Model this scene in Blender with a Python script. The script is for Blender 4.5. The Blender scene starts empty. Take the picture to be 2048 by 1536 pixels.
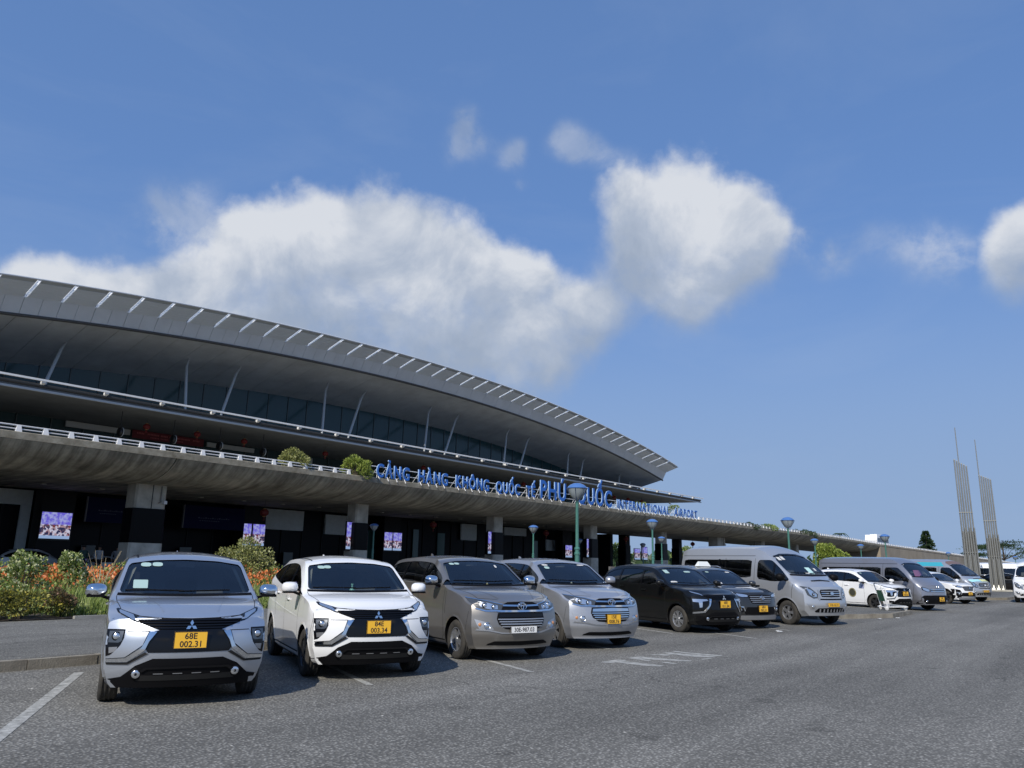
import bpy, bmesh, math, random
import numpy as np
from mathutils import Vector, Matrix
from mathutils.bvhtree import BVHTree
from mathutils.geometry import tessellate_polygon

sc = bpy.context.scene
COL = sc.collection
rnd = random.Random(7)
# world axes: X runs along the parked row and the terminal front, Y points at the terminal, Z up (metres)
# ---------------------------------------------------------------- camera
def camera():
    p, r, th = math.radians(13.17), math.radians(1.1), math.radians(38.42690546)
    F = Vector((0, math.cos(p), math.sin(p))); U0 = Vector((0, -math.sin(p), math.cos(p))); R0 = Vector((1, 0, 0))
    R = R0 * math.cos(r) + U0 * math.sin(r); U = -R0 * math.sin(r) + U0 * math.cos(r)
    A = Vector((math.sin(th), math.cos(th), 0)); B = Vector((-math.cos(th), math.sin(th), 0)); Z = Vector((0, 0, 1))
    w = lambda v: Vector((v.dot(A), v.dot(B), v.dot(Z)))
    m = Matrix((w(R), w(U), w(-F))).transposed().to_4x4()
    m.translation = (0, 0, 1.65)
    cd = bpy.data.cameras.new('camera'); cam = bpy.data.objects.new('camera', cd)
    cd.sensor_width = 36; cd.lens = 1538 / 2048 * 36; cd.clip_start = .05; cd.clip_end = 9000
    COL.objects.link(cam); cam.matrix_world = m; sc.camera = cam
camera()
# ---------------------------------------------------------------- sun, sky, exposure
SUN_EL = math.radians(38)
LD = Vector((.96, .28, 0)).normalized()            # horizontal way the light travels
SD = Vector((-LD.x * math.cos(SUN_EL), -LD.y * math.cos(SUN_EL), math.sin(SUN_EL)))
sl = bpy.data.lights.new('sun', 'SUN'); sl.energy = 4.3; sl.angle = math.radians(.55); sl.color = (1, .94, .84)
so = bpy.data.objects.new('sun', sl); COL.objects.link(so); so.rotation_euler = SD.to_track_quat('Z', 'Y').to_euler(); so.location = (-40, -20, 60)
sc.view_settings.view_transform = 'Standard'; sc.view_settings.look = 'None'
sc.view_settings.exposure = 0; sc.view_settings.gamma = 1
sc.render.engine = 'CYCLES'
sc.cycles.use_denoising = True
sc.cycles.max_bounces = 7; sc.cycles.transparent_max_bounces = 12; sc.cycles.glossy_bounces = 4; sc.cycles.transmission_bounces = 4
sc.cycles.sample_clamp_indirect = 4
sc.cycles.caustics_reflective = False; sc.cycles.caustics_refractive = False

# clouds of the real sky: direction, angular radius, weight (the same kind of cloud goes on all round)
FX = 1538.
def pxdir(x, y):
    m = sc.camera.matrix_world.to_3x3()
    return (m @ Vector(((x - 1024) / FX, -(y - 768) / FX, -1))).normalized()
CL = [(690,520,118,1.1),(575,515,92,1.05),(850,550,112,1.1),(950,570,88,1.05),(600,610,135,1),(760,640,150,1),(950,665,130,1),(1100,640,92,1),(1070,530,40,.75),
      (1185,620,52,.9),(450,600,108,.85),(300,610,84,.72),(160,600,66,.62),(60,575,54,.85),(1080,740,85,.8),(500,475,44,.45),(200,680,120,1),(1190,695,36,.4),
      (1265,420,86,1.1),(1370,440,98,1.1),(1440,500,100,1.1),(1385,565,88,1.0),(1270,500,60,.7),(1515,490,62,.8),(1350,615,60,.7),(1250,570,60,.5),(1480,400,40,.4),
      (2060,455,52,1.0),(2032,540,52,.95),(2095,510,80,1.0)]
CW = [(935,240,28,1),(925,275,34,.9),(905,310,26,.9),(960,290,24,.6),(1015,318,26,1),(1040,300,16,.7),(1135,292,28,1.3),(1165,300,30,1.0),(1200,320,24,.6),(1036,376,14,.8),(1590,470,26,.7),(1600,500,40,.9),(1668,520,30,1),(385,430,55,.9),(1260,350,40,.9),
      (1905,515,40,1.2),(1830,495,40,.8),(330,460,50,.7),(1215,560,60,.8),(1180,460,40,.5),(240,520,60,.6),(1740,480,40,.5)]
def cloud_list(C=CL, far=True):
    L = []
    for x, y, r, w in C:
        d = pxdir(x, y); L.append((tuple(d), r / FX, w))
    if not far: return L
    q = random.Random(5)
    c0 = pxdir(1024, 700)
    az0 = math.atan2(c0.y, c0.x)
    for k in range(7):
        az = az0 + math.radians(52 + 36 * k + q.uniform(-8, 8)); el = math.radians(q.uniform(13, 26))
        for j in range(3):
            a2 = az + math.radians(q.uniform(-9, 9)); e2 = el + math.radians(q.uniform(-3, 3))
            L.append(((math.cos(a2) * math.cos(e2), math.sin(a2) * math.cos(e2), math.sin(e2)), math.radians(q.uniform(3.5, 6.5)), 1))
    return L
SKY_STRENGTH = .14
def world():
    w = bpy.data.worlds.new('World'); sc.world = w; w.use_nodes = True
    nt = w.node_tree; N = nt.nodes; Lk = nt.links.new
    for n in list(N): N.remove(n)
    out = N.new('ShaderNodeOutputWorld')
    sky = N.new('ShaderNodeTexSky'); sky.sky_type = 'NISHITA'; sky.sun_disc = False
    sky.sun_elevation = SUN_EL; sky.sun_rotation = math.atan2(SD.x, SD.y)
    sky.altitude = 0; sky.dust_density = .25; sky.ozone_density = 2.6; sky.air_density = .85
    bg = N.new('ShaderNodeBackground'); bg.inputs[1].default_value = SKY_STRENGTH
    hs = N.new('ShaderNodeHueSaturation'); hs.inputs['Saturation'].default_value = 1.0
    # the phone's tone curve holds the sky's range together: soften the gradient evenly all round, haze low down
    gm = N.new('ShaderNodeGamma'); gm.inputs[1].default_value = .33; Lk(sky.outputs[0], gm.inputs[0])
    gs = N.new('ShaderNodeVectorMath'); gs.operation = 'MULTIPLY'; Lk(gm.outputs[0], gs.inputs[0]); gs.inputs[1].default_value = (.93, 1.52, 2.66)
    tc = N.new('ShaderNodeTexCoord'); nrm = N.new('ShaderNodeVectorMath'); nrm.operation = 'NORMALIZE'
    Lk(tc.outputs['Generated'], nrm.inputs[0])
    sz = N.new('ShaderNodeSeparateXYZ'); Lk(nrm.outputs[0], sz.inputs[0])
    hz = N.new('ShaderNodeMapRange'); hz.interpolation_type = 'SMOOTHERSTEP'; Lk(sz.outputs[2], hz.inputs[0]); hz.inputs[1].default_value = .46; hz.inputs[2].default_value = -.02; hz.inputs[3].default_value = 0; hz.inputs[4].default_value = .92
    hm = N.new('ShaderNodeMix'); hm.data_type = 'RGBA'; hm.clamp_result = False; Lk(hz.outputs[0], hm.inputs[0]); Lk(gs.outputs[0], hm.inputs[6]); hm.inputs[7].default_value = (.285 / SKY_STRENGTH, .40 / SKY_STRENGTH, .60 / SKY_STRENGTH, 1)
    Lk(hm.outputs[2], hs.inputs['Color']); Lk(hs.outputs[0], bg.inputs[0])
    def math_(op, a, b=None, c=None, clamp=False):
        n = N.new('ShaderNodeMath'); n.operation = op; n.use_clamp = clamp
        for i, v in enumerate((a, b, c)):
            if v is None: continue
            if isinstance(v, (int, float)): n.inputs[i].default_value = v
            else: Lk(v, n.inputs[i])
        return n.outputs[0]
    blobs = cloud_list()
    def noise(vec, scale, det, rough, dist=0):
        n = N.new('ShaderNodeTexNoise'); n.inputs['Scale'].default_value = scale; n.inputs['Detail'].default_value = det
        n.inputs['Roughness'].default_value = rough; n.inputs['Distortion'].default_value = dist; Lk(vec, n.inputs['Vector']); return n
    # warp
    wn = noise(nrm.outputs[0], 9, 3, .55)
    sub = N.new('ShaderNodeVectorMath'); sub.operation = 'SUBTRACT'; Lk(wn.outputs['Color'], sub.inputs[0]); sub.inputs[1].default_value = (.5, .5, .5)
    sca = N.new('ShaderNodeVectorMath'); sca.operation = 'SCALE'; Lk(sub.outputs[0], sca.inputs[0]); sca.inputs['Scale'].default_value = .045
    wv = N.new('ShaderNodeVectorMath'); wv.operation = 'ADD'; Lk(nrm.outputs[0], wv.inputs[0]); Lk(sca.outputs[0], wv.inputs[1])
    def field(vec, blobs=blobs):
        q = N.new('ShaderNodeVectorMath'); q.operation = 'NORMALIZE'; Lk(vec, q.inputs[0]); vec = q.outputs[0]; acc = None
        for d, r, wt in blobs:
            dn = N.new('ShaderNodeVectorMath'); dn.operation = 'DOT_PRODUCT'; Lk(vec, dn.inputs[0]); dn.inputs[1].default_value = d
            k = 2.0 / (r * r) * .8
            e = math_('EXPONENT', math_('MULTIPLY_ADD', dn.outputs['Value'], k, -k))
            acc = math_('MULTIPLY', e, wt) if acc is None else math_('MULTIPLY_ADD', e, wt, acc)
        return acc
    G = field(wv.outputs[0])
    up = N.new('ShaderNodeVectorMath'); up.operation = 'ADD'; Lk(wv.outputs[0], up.inputs[0]); up.inputs[1].default_value = tuple(Vector((0, 0, .035)) + SD * .010)
    G2 = field(up.outputs[0])
    f1 = noise(nrm.outputs[0], 13, 9, .62, .2).outputs['Fac']
    f2 = noise(nrm.outputs[0], 60, 5, .6, .1).outputs['Fac']
    f = math_('ADD', math_('MULTIPLY', math_('SUBTRACT', f1, .5), 1.5), math_('MULTIPLY', math_('SUBTRACT', f2, .5), .45))
    Gc = math_('MINIMUM', G, 1.5)
    def billow(sc):
        v = N.new('ShaderNodeTexVoronoi'); v.inputs['Scale'].default_value = sc; Lk(wv.outputs[0], v.inputs['Vector']); return math_('SUBTRACT', .42, v.outputs['Distance'])
    bl = math_('ADD', math_('MULTIPLY', billow(17), 1.1), math_('MULTIPLY', billow(41), .55))
    dens = math_('ADD', math_('ADD', Gc, math_('MULTIPLY', f, .78)), math_('MULTIPLY', bl, .26))
    rel = math_('DIVIDE', math_('SUBTRACT', G, G2), math_('ADD', G, .35))
    crisp = math_('MULTIPLY_ADD', math_('MULTIPLY', rel, 2.2, clamp=True), -.55, 1.72)
    mr = N.new('ShaderNodeMapRange'); mr.interpolation_type = 'SMOOTHSTEP'; Lk(dens, mr.inputs[0]); mr.inputs[1].default_value = .40; Lk(crisp, mr.inputs[2])
    wn2 = field(wv.outputs[0], cloud_list(CW, False))
    wd = math_('MULTIPLY', wn2, math_('ADD', math_('MULTIPLY', math_('SUBTRACT', f1, .5), 3.2), .55))
    wr = N.new('ShaderNodeMapRange'); wr.interpolation_type = 'SMOOTHSTEP'; Lk(wd, wr.inputs[0]); wr.inputs[1].default_value = .05; wr.inputs[2].default_value = 1.0; wr.inputs[4].default_value = .44
    alpha = math_('MAXIMUM', math_('MULTIPLY', mr.outputs[0], .93), wr.outputs[0])
    lit = math_('ADD', math_('MULTIPLY', rel, .85), math_('MULTIPLY', bl, .20))
    f3 = noise(nrm.outputs[0], 7, 8, .60, .3).outputs['Fac']
    lit = math_('ADD', math_('ADD', lit, .44), math_('MULTIPLY', math_('SUBTRACT', f3, .5), 2.6), clamp=True)
    thick = N.new('ShaderNodeMapRange'); Lk(G, thick.inputs[0]); thick.inputs[1].default_value = .8; thick.inputs[2].default_value = 3.2; thick.inputs[3].default_value = 0; thick.inputs[4].default_value = .16
    lit = math_('SUBTRACT', lit, thick.outputs[0], clamp=True)
    cr = N.new('ShaderNodeValToRGB'); Lk(lit, cr.inputs[0])
    el = cr.color_ramp.elements; el[0].position = .0; el[0].color = (.41, .485, .61, 1); el[1].position = .90; el[1].color = (.84, .87, .92, 1)
    e = el.new(.4); e.color = (.52, .59, .71, 1)
    cb = N.new('ShaderNodeBackground'); Lk(cr.outputs[0], cb.inputs[0]); cb.inputs[1].default_value = .86
    # thin high veil
    vm = N.new('ShaderNodeMapping'); Lk(nrm.outputs[0], vm.inputs[0]); vm.inputs['Scale'].default_value = (1.2, 1.2, 4)
    vn = noise(vm.outputs[0], 2.2, 6, .6, .6).outputs['Fac']
    vr = N.new('ShaderNodeMapRange'); Lk(vn, vr.inputs[0]); vr.inputs[1].default_value = .48; vr.inputs[2].default_value = .80; vr.inputs[3].default_value = 0; vr.inputs[4].default_value = .10
    vb = N.new('ShaderNodeBackground'); vb.inputs[0].default_value = (.50, .58, .70, 1)
    m0 = N.new('ShaderNodeMixShader'); Lk(vr.outputs[0], m0.inputs[0]); Lk(bg.outputs[0], m0.inputs[1]); Lk(vb.outputs[0], m0.inputs[2])
    mx = N.new('ShaderNodeMixShader'); Lk(alpha, mx.inputs[0]); Lk(m0.outputs[0], mx.inputs[1]); Lk(cb.outputs[0], mx.inputs[2])
    Lk(mx.outputs[0], out.inputs[0])
world()

# ---------------------------------------------------------------- materials
MT = {}
def M(name, col, rough=.6, metal=0., coat=0., var=0., vs=4., bump=0., bs=30., emit=0., vec='Object', stretch=(1, 1, 1), spec=.5, col2=None, rv=0.):
    """principled material; var: how far the colour wanders (towards col2), bump: fine relief"""
    if name in MT: return MT[name]
    m = bpy.data.materials.new(name); m.use_nodes = True; nt = m.node_tree; b = nt.nodes['Principled BSDF']
    b.inputs['Base Color'].default_value = (*col, 1); b.inputs['Roughness'].default_value = rough; b.inputs['Metallic'].default_value = metal
    b.inputs['Coat Weight'].default_value = coat; b.inputs['Coat Roughness'].default_value = .04; b.inputs['Specular IOR Level'].default_value = spec
    if emit:
        b.inputs['Emission Color'].default_value = (*col, 1); b.inputs['Emission Strength'].default_value = emit
    if var or bump or rv:
        tc = nt.nodes.new('ShaderNodeTexCoord'); mp = nt.nodes.new('ShaderNodeMapping'); mp.inputs['Scale'].default_value = stretch
        nt.links.new(tc.outputs[vec], mp.inputs[0])
    if var or rv:
        n = nt.nodes.new('ShaderNodeTexNoise'); n.inputs['Scale'].default_value = vs; n.inputs['Detail'].default_value = 6; n.inputs['Roughness'].default_value = .62
        nt.links.new(mp.outputs[0], n.inputs['Vector'])
        if var:
            mr = nt.nodes.new('ShaderNodeMapRange'); mr.inputs[1].default_value = .32; mr.inputs[2].default_value = .70
            nt.links.new(n.outputs['Fac'], mr.inputs[0])
            mx = nt.nodes.new('ShaderNodeMix'); mx.data_type = 'RGBA'
            c2 = col2 or tuple(c * (1 - var) for c in col)
            mx.inputs[6].default_value = (*col, 1); mx.inputs[7].default_value = (*c2, 1)
            nt.links.new(mr.outputs[0], mx.inputs[0]); nt.links.new(mx.outputs[2], b.inputs['Base Color'])
        if rv:
            r2 = nt.nodes.new('ShaderNodeMapRange'); r2.inputs[3].default_value = rough - rv; r2.inputs[4].default_value = rough + rv
            nt.links.new(n.outputs['Fac'], r2.inputs[0]); nt.links.new(r2.outputs[0], b.inputs['Roughness'])
    if bump:
        n = nt.nodes.new('ShaderNodeTexNoise'); n.inputs['Scale'].default_value = bs; n.inputs['Detail'].default_value = 5
        nt.links.new(mp.outputs[0], n.inputs['Vector'])
        bp = nt.nodes.new('ShaderNodeBump'); bp.inputs['Strength'].default_value = bump; bp.inputs['Distance'].default_value = .02
        nt.links.new(n.outputs['Fac'], bp.inputs['Height']); nt.links.new(bp.outputs[0], b.inputs['Normal'])
    MT[name] = m; return m
def glass(name, tint=(.30, .33, .34), refl=1.0, rough=.02):
    """tinted pane: lets tinted light through and mirrors the sky by fresnel"""
    if name in MT: return MT[name]
    m = bpy.data.materials.new(name); m.use_nodes = True; nt = m.node_tree; N = nt.nodes; L = nt.links.new
    N.remove(N['Principled BSDF']); out = N['Material Output']
    tr = N.new('ShaderNodeBsdfTransparent'); tr.inputs[0].default_value = (*tint, 1)
    gl = N.new('ShaderNodeBsdfGlossy'); gl.inputs['Roughness'].default_value = rough; gl.inputs[0].default_value = (refl, refl, refl, 1)
    fr = N.new('ShaderNodeFresnel'); fr.inputs[0].default_value = 1.55
    ad = N.new('ShaderNodeMath'); ad.operation = 'ADD'; ad.inputs[1].default_value = .045; L(fr.outputs[0], ad.inputs[0])
    mx = N.new('ShaderNodeMixShader'); L(ad.outputs[0], mx.inputs[0]); L(tr.outputs[0], mx.inputs[1]); L(gl.outputs[0], mx.inputs[2]); L(mx.outputs[0], out.inputs[0])
    MT[name] = m; return m

# ---------------------------------------------------------------- mesh helpers
def tag(o, label=None, cat=None, group=None, kind=None):
    if label: o['label'] = label
    if cat: o['category'] = cat
    if group: o['group'] = group
    if kind: o['kind'] = kind
    return o
def empty(name, loc=(0, 0, 0), rz=0., label=None, cat=None, group=None, parent=None):
    o = bpy.data.objects.new(name, None); COL.objects.link(o); o.location = loc; o.rotation_euler = (0, 0, rz); o.empty_display_size = .2
    if parent: o.parent = parent
    return tag(o, label, cat, group)
def mkobj(name, me, parent=None, loc=None, rot=None):
    o = bpy.data.objects.new(name, me); COL.objects.link(o)
    if parent: o.parent = parent
    if loc is not None: o.location = loc
    if rot is not None: o.rotation_euler = rot
    return o
def set_smooth(me, ang=35):
    if len(me.polygons):
        me.polygons.foreach_set('use_smooth', [True] * len(me.polygons)); me.set_sharp_from_angle(angle=math.radians(ang))
class MB:
    def __init__(s): s.v = []; s.f = []; s.mi = []; s.cur = 0
    def add(s, vs, fs):
        o = len(s.v); s.v += [tuple(v) for v in vs]; s.f += [tuple(o + i for i in f) for f in fs]; s.mi += [s.cur] * len(fs); return s
    def box(s, x0, x1, y0, y1, z0, z1):
        return s.add([(x, y, z) for z in (z0, z1) for y in (y0, y1) for x in (x0, x1)],
                     [(0, 2, 3, 1), (4, 5, 7, 6), (0, 1, 5, 4), (2, 6, 7, 3), (0, 4, 6, 2), (1, 3, 7, 5)])
    def hexa(s, lo, hi):
        """lo, hi: 4 points each, counter-clockwise seen from above"""
        return s.add(list(lo) + list(hi), [(3, 2, 1, 0), (4, 5, 6, 7), (0, 1, 5, 4), (1, 2, 6, 5), (2, 3, 7, 6), (3, 0, 4, 7)])
    def prism(s, poly, h0, h1, ax='z'):
        n = len(poly)
        def P(u, v, h): return (u, v, h) if ax == 'z' else ((u, h, v) if ax == 'y' else (h, u, v))
        vs = [P(u, v, h0) for u, v in poly] + [P(u, v, h1) for u, v in poly]
        return s.add(vs, [tuple(range(n))[::-1], tuple(range(n, 2 * n))] + [(i, (i + 1) % n, n + (i + 1) % n, n + i) for i in range(n)])
    def tube(s, pts, r, seg=8, caps=True):
        pts = [Vector(p) for p in pts]; n = len(pts); rs = r if isinstance(r, (list, tuple)) else [r] * n
        vs = []; up = None
        for i, p in enumerate(pts):
            d = (pts[min(i + 1, n - 1)] - pts[max(i - 1, 0)]).normalized()
            if up is None:
                up = Vector((0, 0, 1)) if abs(d.z) < .9 else Vector((1, 0, 0))
            a = d.cross(up).normalized(); up = a.cross(d).normalized()
            for k in range(seg):
                t = 2 * math.pi * k / seg; vs.append(p + (a * math.cos(t) + up * math.sin(t)) * rs[i])
        fs = [(i * seg + k, i * seg + (k + 1) % seg, (i + 1) * seg + (k + 1) % seg, (i + 1) * seg + k) for i in range(n - 1) for k in range(seg)]
        if caps: fs += [tuple(range(seg))[::-1], tuple((n - 1) * seg + k for k in range(seg))]
        return s.add(vs, fs)
    def lathe(s, prof, seg=24, ax='z', c=(0, 0, 0), closed=False):
        vs = []
        for r, h in prof:
            for k in range(seg):
                t = 2 * math.pi * k / seg; a, b = r * math.cos(t), r * math.sin(t)
                vs.append((c[0] + a, c[1] + b, c[2] + h) if ax == 'z' else ((c[0] + a, c[1] + h, c[2] + b) if ax == 'y' else (c[0] + h, c[1] + a, c[2] + b)))
        n = len(prof); fs = []
        for i in range(n if closed else n - 1):
            j = (i + 1) % n
            for k in range(seg):
                fs.append((i * seg + k, i * seg + (k + 1) % seg, j * seg + (k + 1) % seg, j * seg + k))
        return s.add(vs, fs)
    def sph(s, c, r, seg=12, rings=8):
        rx, ry, rz = r if isinstance(r, (tuple, list)) else (r, r, r)
        vs = []; 
        for i in range(rings + 1):
            ph = math.pi * i / rings
            for k in range(seg):
                t = 2 * math.pi * k / seg; vs.append((c[0] + rx * math.sin(ph) * math.cos(t), c[1] + ry * math.sin(ph) * math.sin(t), c[2] - rz * math.cos(ph)))
        return s.add(vs, [(i * seg + k, i * seg + (k + 1) % seg, (i + 1) * seg + (k + 1) % seg, (i + 1) * seg + k) for i in range(rings) for k in range(seg)])
    def mesh(s, name, mats, smooth=None):
        me = bpy.data.meshes.new(name); me.from_pydata(s.v, [], s.f)
        for m in (mats if isinstance(mats, (list, tuple)) else [mats]): me.materials.append(m)
        if len(set(s.mi)) > 1: me.polygons.foreach_set('material_index', s.mi)
        bm = bmesh.new(); bm.from_mesh(me); bmesh.ops.remove_doubles(bm, verts=bm.verts, dist=1e-5); bmesh.ops.recalc_face_normals(bm, faces=bm.faces); bm.to_mesh(me); bm.free()
        if smooth is not None: set_smooth(me, smooth)
        return me
    def build(s, name, mats, parent=None, smooth=None, loc=None, rot=None):
        return mkobj(name, s.mesh(name, mats, smooth), parent, loc, rot)
def raw_mesh(name, V, F, mats):
    me = bpy.data.meshes.new(name); V = np.asarray(V, np.float32); F = np.asarray(F, np.int32); k = F.shape[1]
    me.vertices.add(len(V)); me.vertices.foreach_set('co', V.ravel())
    me.loops.add(F.size); me.loops.foreach_set('vertex_index', F.ravel())
    me.polygons.add(len(F)); me.polygons.foreach_set('loop_start', np.arange(0, F.size, k, dtype=np.int32)); me.polygons.foreach_set('loop_total', np.full(len(F), k, np.int32))
    for m in (mats if isinstance(mats, (list, tuple)) else [mats]): me.materials.append(m)
    me.update(calc_edges=True); me.validate(); return me
def text_mesh(s, size=1., ext=.01, mats=None, align='LEFT', bold=0., res=3, sx=1., bevel=0.):
    c = bpy.data.curves.new('lettering', 'FONT'); c.body = s; c.size = size; c.extrude = ext; c.align_x = align; c.offset = bold; c.resolution_u = res; c.bevel_depth = bevel
    o = bpy.data.objects.new('lettering', c); COL.objects.link(o); o.scale = (1, 1, 1)
    dg = bpy.context.evaluated_depsgraph_get(); me = bpy.data.meshes.new_from_object(o.evaluated_get(dg))
    bpy.data.objects.remove(o); bpy.data.curves.remove(c)
    me.materials.clear()
    for m in (mats if isinstance(mats, (list, tuple)) else [mats]): me.materials.append(m)
    if sx != 1:
        me.transform(Matrix.Diagonal((sx, 1, 1, 1)))
    return me
def copy_tree(o, parent=None):
    c = o.copy(); COL.objects.link(c)
    if parent is not None: c.parent = parent
    for ch in KIDS(o): copy_tree(ch, c)
    return c
def KIDS(o): return [x for x in o.children]
def lerp(a, b, t): return a + (b - a) * t
# ================================================================ setting
def asphalt(name, base, dark, grain=1.):
    m = bpy.data.materials.new(name); m.use_nodes = True; nt = m.node_tree; N = nt.nodes; L = nt.links.new; b = N['Principled BSDF']
    b.inputs['Roughness'].default_value = .88; b.inputs['Specular IOR Level'].default_value = .25
    tc = N.new('ShaderNodeTexCoord')
    def no(s, d, r=.6, st=None):
        n = N.new('ShaderNodeTexNoise'); n.inputs['Scale'].default_value = s; n.inputs['Detail'].default_value = d; n.inputs['Roughness'].default_value = r
        if st:
            mp = N.new('ShaderNodeMapping'); mp.inputs['Scale'].default_value = st; L(tc.outputs['Object'], mp.inputs[0]); L(mp.outputs[0], n.inputs['Vector'])
        else: L(tc.outputs['Object'], n.inputs['Vector'])
        return n.outputs['Fac']
    def mr(x, a, b_, c, d):
        n = N.new('ShaderNodeMapRange'); L(x, n.inputs[0])
        for i, v in zip((1, 2, 3, 4), (a, b_, c, d)): n.inputs[i].default_value = v
        return n.outputs[0]
    def mul(x, y):
        n = N.new('ShaderNodeMath'); n.operation = 'MULTIPLY'; L(x, n.inputs[0]); L(y, n.inputs[1]); return n.outputs[0]
    g = no(40 * grain, 3, .72); g2 = no(18, 4, .6); p1 = no(.35, 5, .55); p2 = no(.12, 3, .5, (1, 2.6, 1)); tr = no(.5, 4, .6, (.12, 1.6, 1))
    vo = N.new('ShaderNodeTexVoronoi'); vo.inputs['Scale'].default_value = 30 * grain; L(tc.outputs['Object'], vo.inputs['Vector'])
    sp = mr(vo.outputs['Distance'], .05, .5, 1.75, .62)
    k = mul(mr(g, .3, .7, .60, 1.42), sp); k = mul(k, mr(g2, .3, .7, .80, 1.18)); k = mul(k, mr(p1, .3, .7, .90, 1.08)); k = mul(k, mr(p2, .35, .65, .90, 1.08)); k = mul(k, mr(tr, .35, .6, .76, 1.06))
    # small pale chips and dark oil stains
    ch = no(9, 2, .5); k2 = mul(k, mr(ch, .72, .76, 1, 2.4)); oil = no(1.6, 3, .5); k3 = mul(k2, mr(oil, .64, .72, 1, .72))
    # hairline cracks in places
    wv = N.new('ShaderNodeTexNoise'); wv.inputs['Scale'].default_value = 1.1; wv.inputs['Detail'].default_value = 5; L(tc.outputs['Object'], wv.inputs['Vector'])
    av = N.new('ShaderNodeVectorMath'); av.operation = 'ADD'; L(tc.outputs['Object'], av.inputs[0]); L(wv.outputs['Color'], av.inputs[1])
    cv = N.new('ShaderNodeTexVoronoi'); cv.feature = 'DISTANCE_TO_EDGE'; cv.inputs['Scale'].default_value = .42; L(av.outputs[0], cv.inputs['Vector'])
    ln = mr(cv.outputs['Distance'], .003, .010, 1, 0); ms = mr(no(.22, 2, .5), .52, .60, 0, .55); ck = mul(ln, ms); inv = mr(ck, 0, 1, 1, .35); k3 = mul(k3, inv)
    c = N.new('ShaderNodeMix'); c.data_type = 'RGBA'; c.clamp_factor = False; c.inputs[6].default_value = (0, 0, 0, 1); c.inputs[7].default_value = (*base, 1); L(k3, c.inputs[0]); L(c.outputs[2], b.inputs['Base Color'])
    bp = N.new('ShaderNodeBump'); bp.inputs['Strength'].default_value = .55; bp.inputs['Distance'].default_value = .012; L(vo.outputs['Distance'], bp.inputs['Height']); bp.invert = True
    L(bp.outputs[0], b.inputs['Normal']); MT[name] = m; return m
mAsph = asphalt('asphalt', (.238, .232, .212), .5)
mAsph2 = asphalt('smooth_asphalt', (.215, .212, .195), .5, 1.4)
mKerb = M('kerb_concrete', (.30, .275, .225), .9, var=.55, vs=2.5, bump=.5, bs=40, col2=(.16, .14, .11))
mPaint = M('road_paint', (.52, .52, .49), .8, var=.7, vs=9, col2=(.17, .17, .155), bump=.3, bs=60)
mSoil = M('soil', (.085, .065, .045), .95, var=.4, vs=3, bump=.6, bs=12)
mConc = M('concrete', (.58, .56, .49), .85, var=.45, vs=1.1, bump=.35, bs=14, col2=(.30, .285, .24))
mWhite = M('white_paint', (.78, .79, .80), .45, var=.10, vs=3)
mBlack = M('black_plastic', (.012, .012, .013), .45, var=.3, vs=6)

g = MB(); g.add([(-900, -900, 0), (2600, -900, 0), (2600, 1800, 0), (-900, 1800, 0)], [(0, 1, 2, 3)])
tag(g.build('parking_lot', mAsph), 'dark grey asphalt of the parking lot', kind='structure')
W0, W1 = 12.95, 20.45
g = MB(); g.box(-40, 150, W0 + .15, W1, -.1, .148); tag(g.build('sidewalk', mAsph2), kind='structure')
kb = tag(empty('kerb'), kind='structure')
me = MB(); me.box(-.494, .494, 0, .15, -.05, .15); km = me.mesh('kerb_stone', mKerb); 
for i in range(-6, 72):
    o = mkobj('kerb_stone', km, kb, (i + .5, W0 + rnd.uniform(-.006, .006), rnd.uniform(-.006, .004))); o.rotation_euler = (0, 0, rnd.uniform(-.004, .004))
me = MB(); me.box(-.494, .494, 0, .12, 0, .21); km2 = me.mesh('bed_kerb_stone', M('pale_kerb', (.36, .35, .32), .9, var=.4, vs=3, bump=.3))
kb2 = tag(empty('bed_kerb'), kind='structure')
for i in range(9, 60): mkobj('kerb_stone', km2, kb2, (i + .3, W1 + .002, rnd.uniform(-.006, .004)))
g = MB(); g.add([(-40, W1 + .13, .16), (150, W1 + .13, .16), (150, 33.5, .46), (-40, 33.5, .46), (-40, 33.6, -.1), (150, 33.6, -.1)], [(0, 1, 2, 3), (3, 2, 5, 4)])
tag(g.build('flower_bed_soil', mSoil), kind='structure')
g = MB(); g.box(-60, 150, 33.65, 62, -.1, .5); tag(g.build('terminal_road', mAsph2), kind='structure')
# islands
def island(name, poly, h=.15):
    e = tag(empty(name), kind='structure')
    cx = sum(p[0] for p in poly) / len(poly); cy = sum(p[1] for p in poly) / len(poly)
    inner = [(cx + (x - cx) * .97, cy + (y - cy) * .97) for x, y in poly]
    g = MB(); g.prism(inner, -.05, h - .004); g.build('paving', mAsph2, e)
    for i in range(len(poly)):
        a, b = Vector((*poly[i], 0)), Vector((*poly[(i + 1) % len(poly)], 0)); L = (b - a).length; n = max(1, round(L)); d = (b - a).normalized(); q = Vector((-d.y, d.x, 0))
        for k in range(n):
            s0 = a + d * (L * k / n + .006); s1 = a + d * (L * (k + 1) / n - .006); w = q * .16; z = rnd.uniform(-.005, .004)
            m = MB(); m.hexa([s0 + Vector((0, 0, -.05)), s1 + Vector((0, 0, -.05)), s1 + w + Vector((0, 0, -.05)), s0 + w + Vector((0, 0, -.05))],
                             [s0 + Vector((0, 0, h + z)), s1 + Vector((0, 0, h + z)), s1 + w + Vector((0, 0, h + z)), s0 + w + Vector((0, 0, h + z))]); m.build('kerb_stone', mKerb, e)
island('parking_island', [(28.0, 8.7), (31.5, 7.1), (35.0, 7.15), (37.4, 12.7), (29.8, 12.7)])
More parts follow.
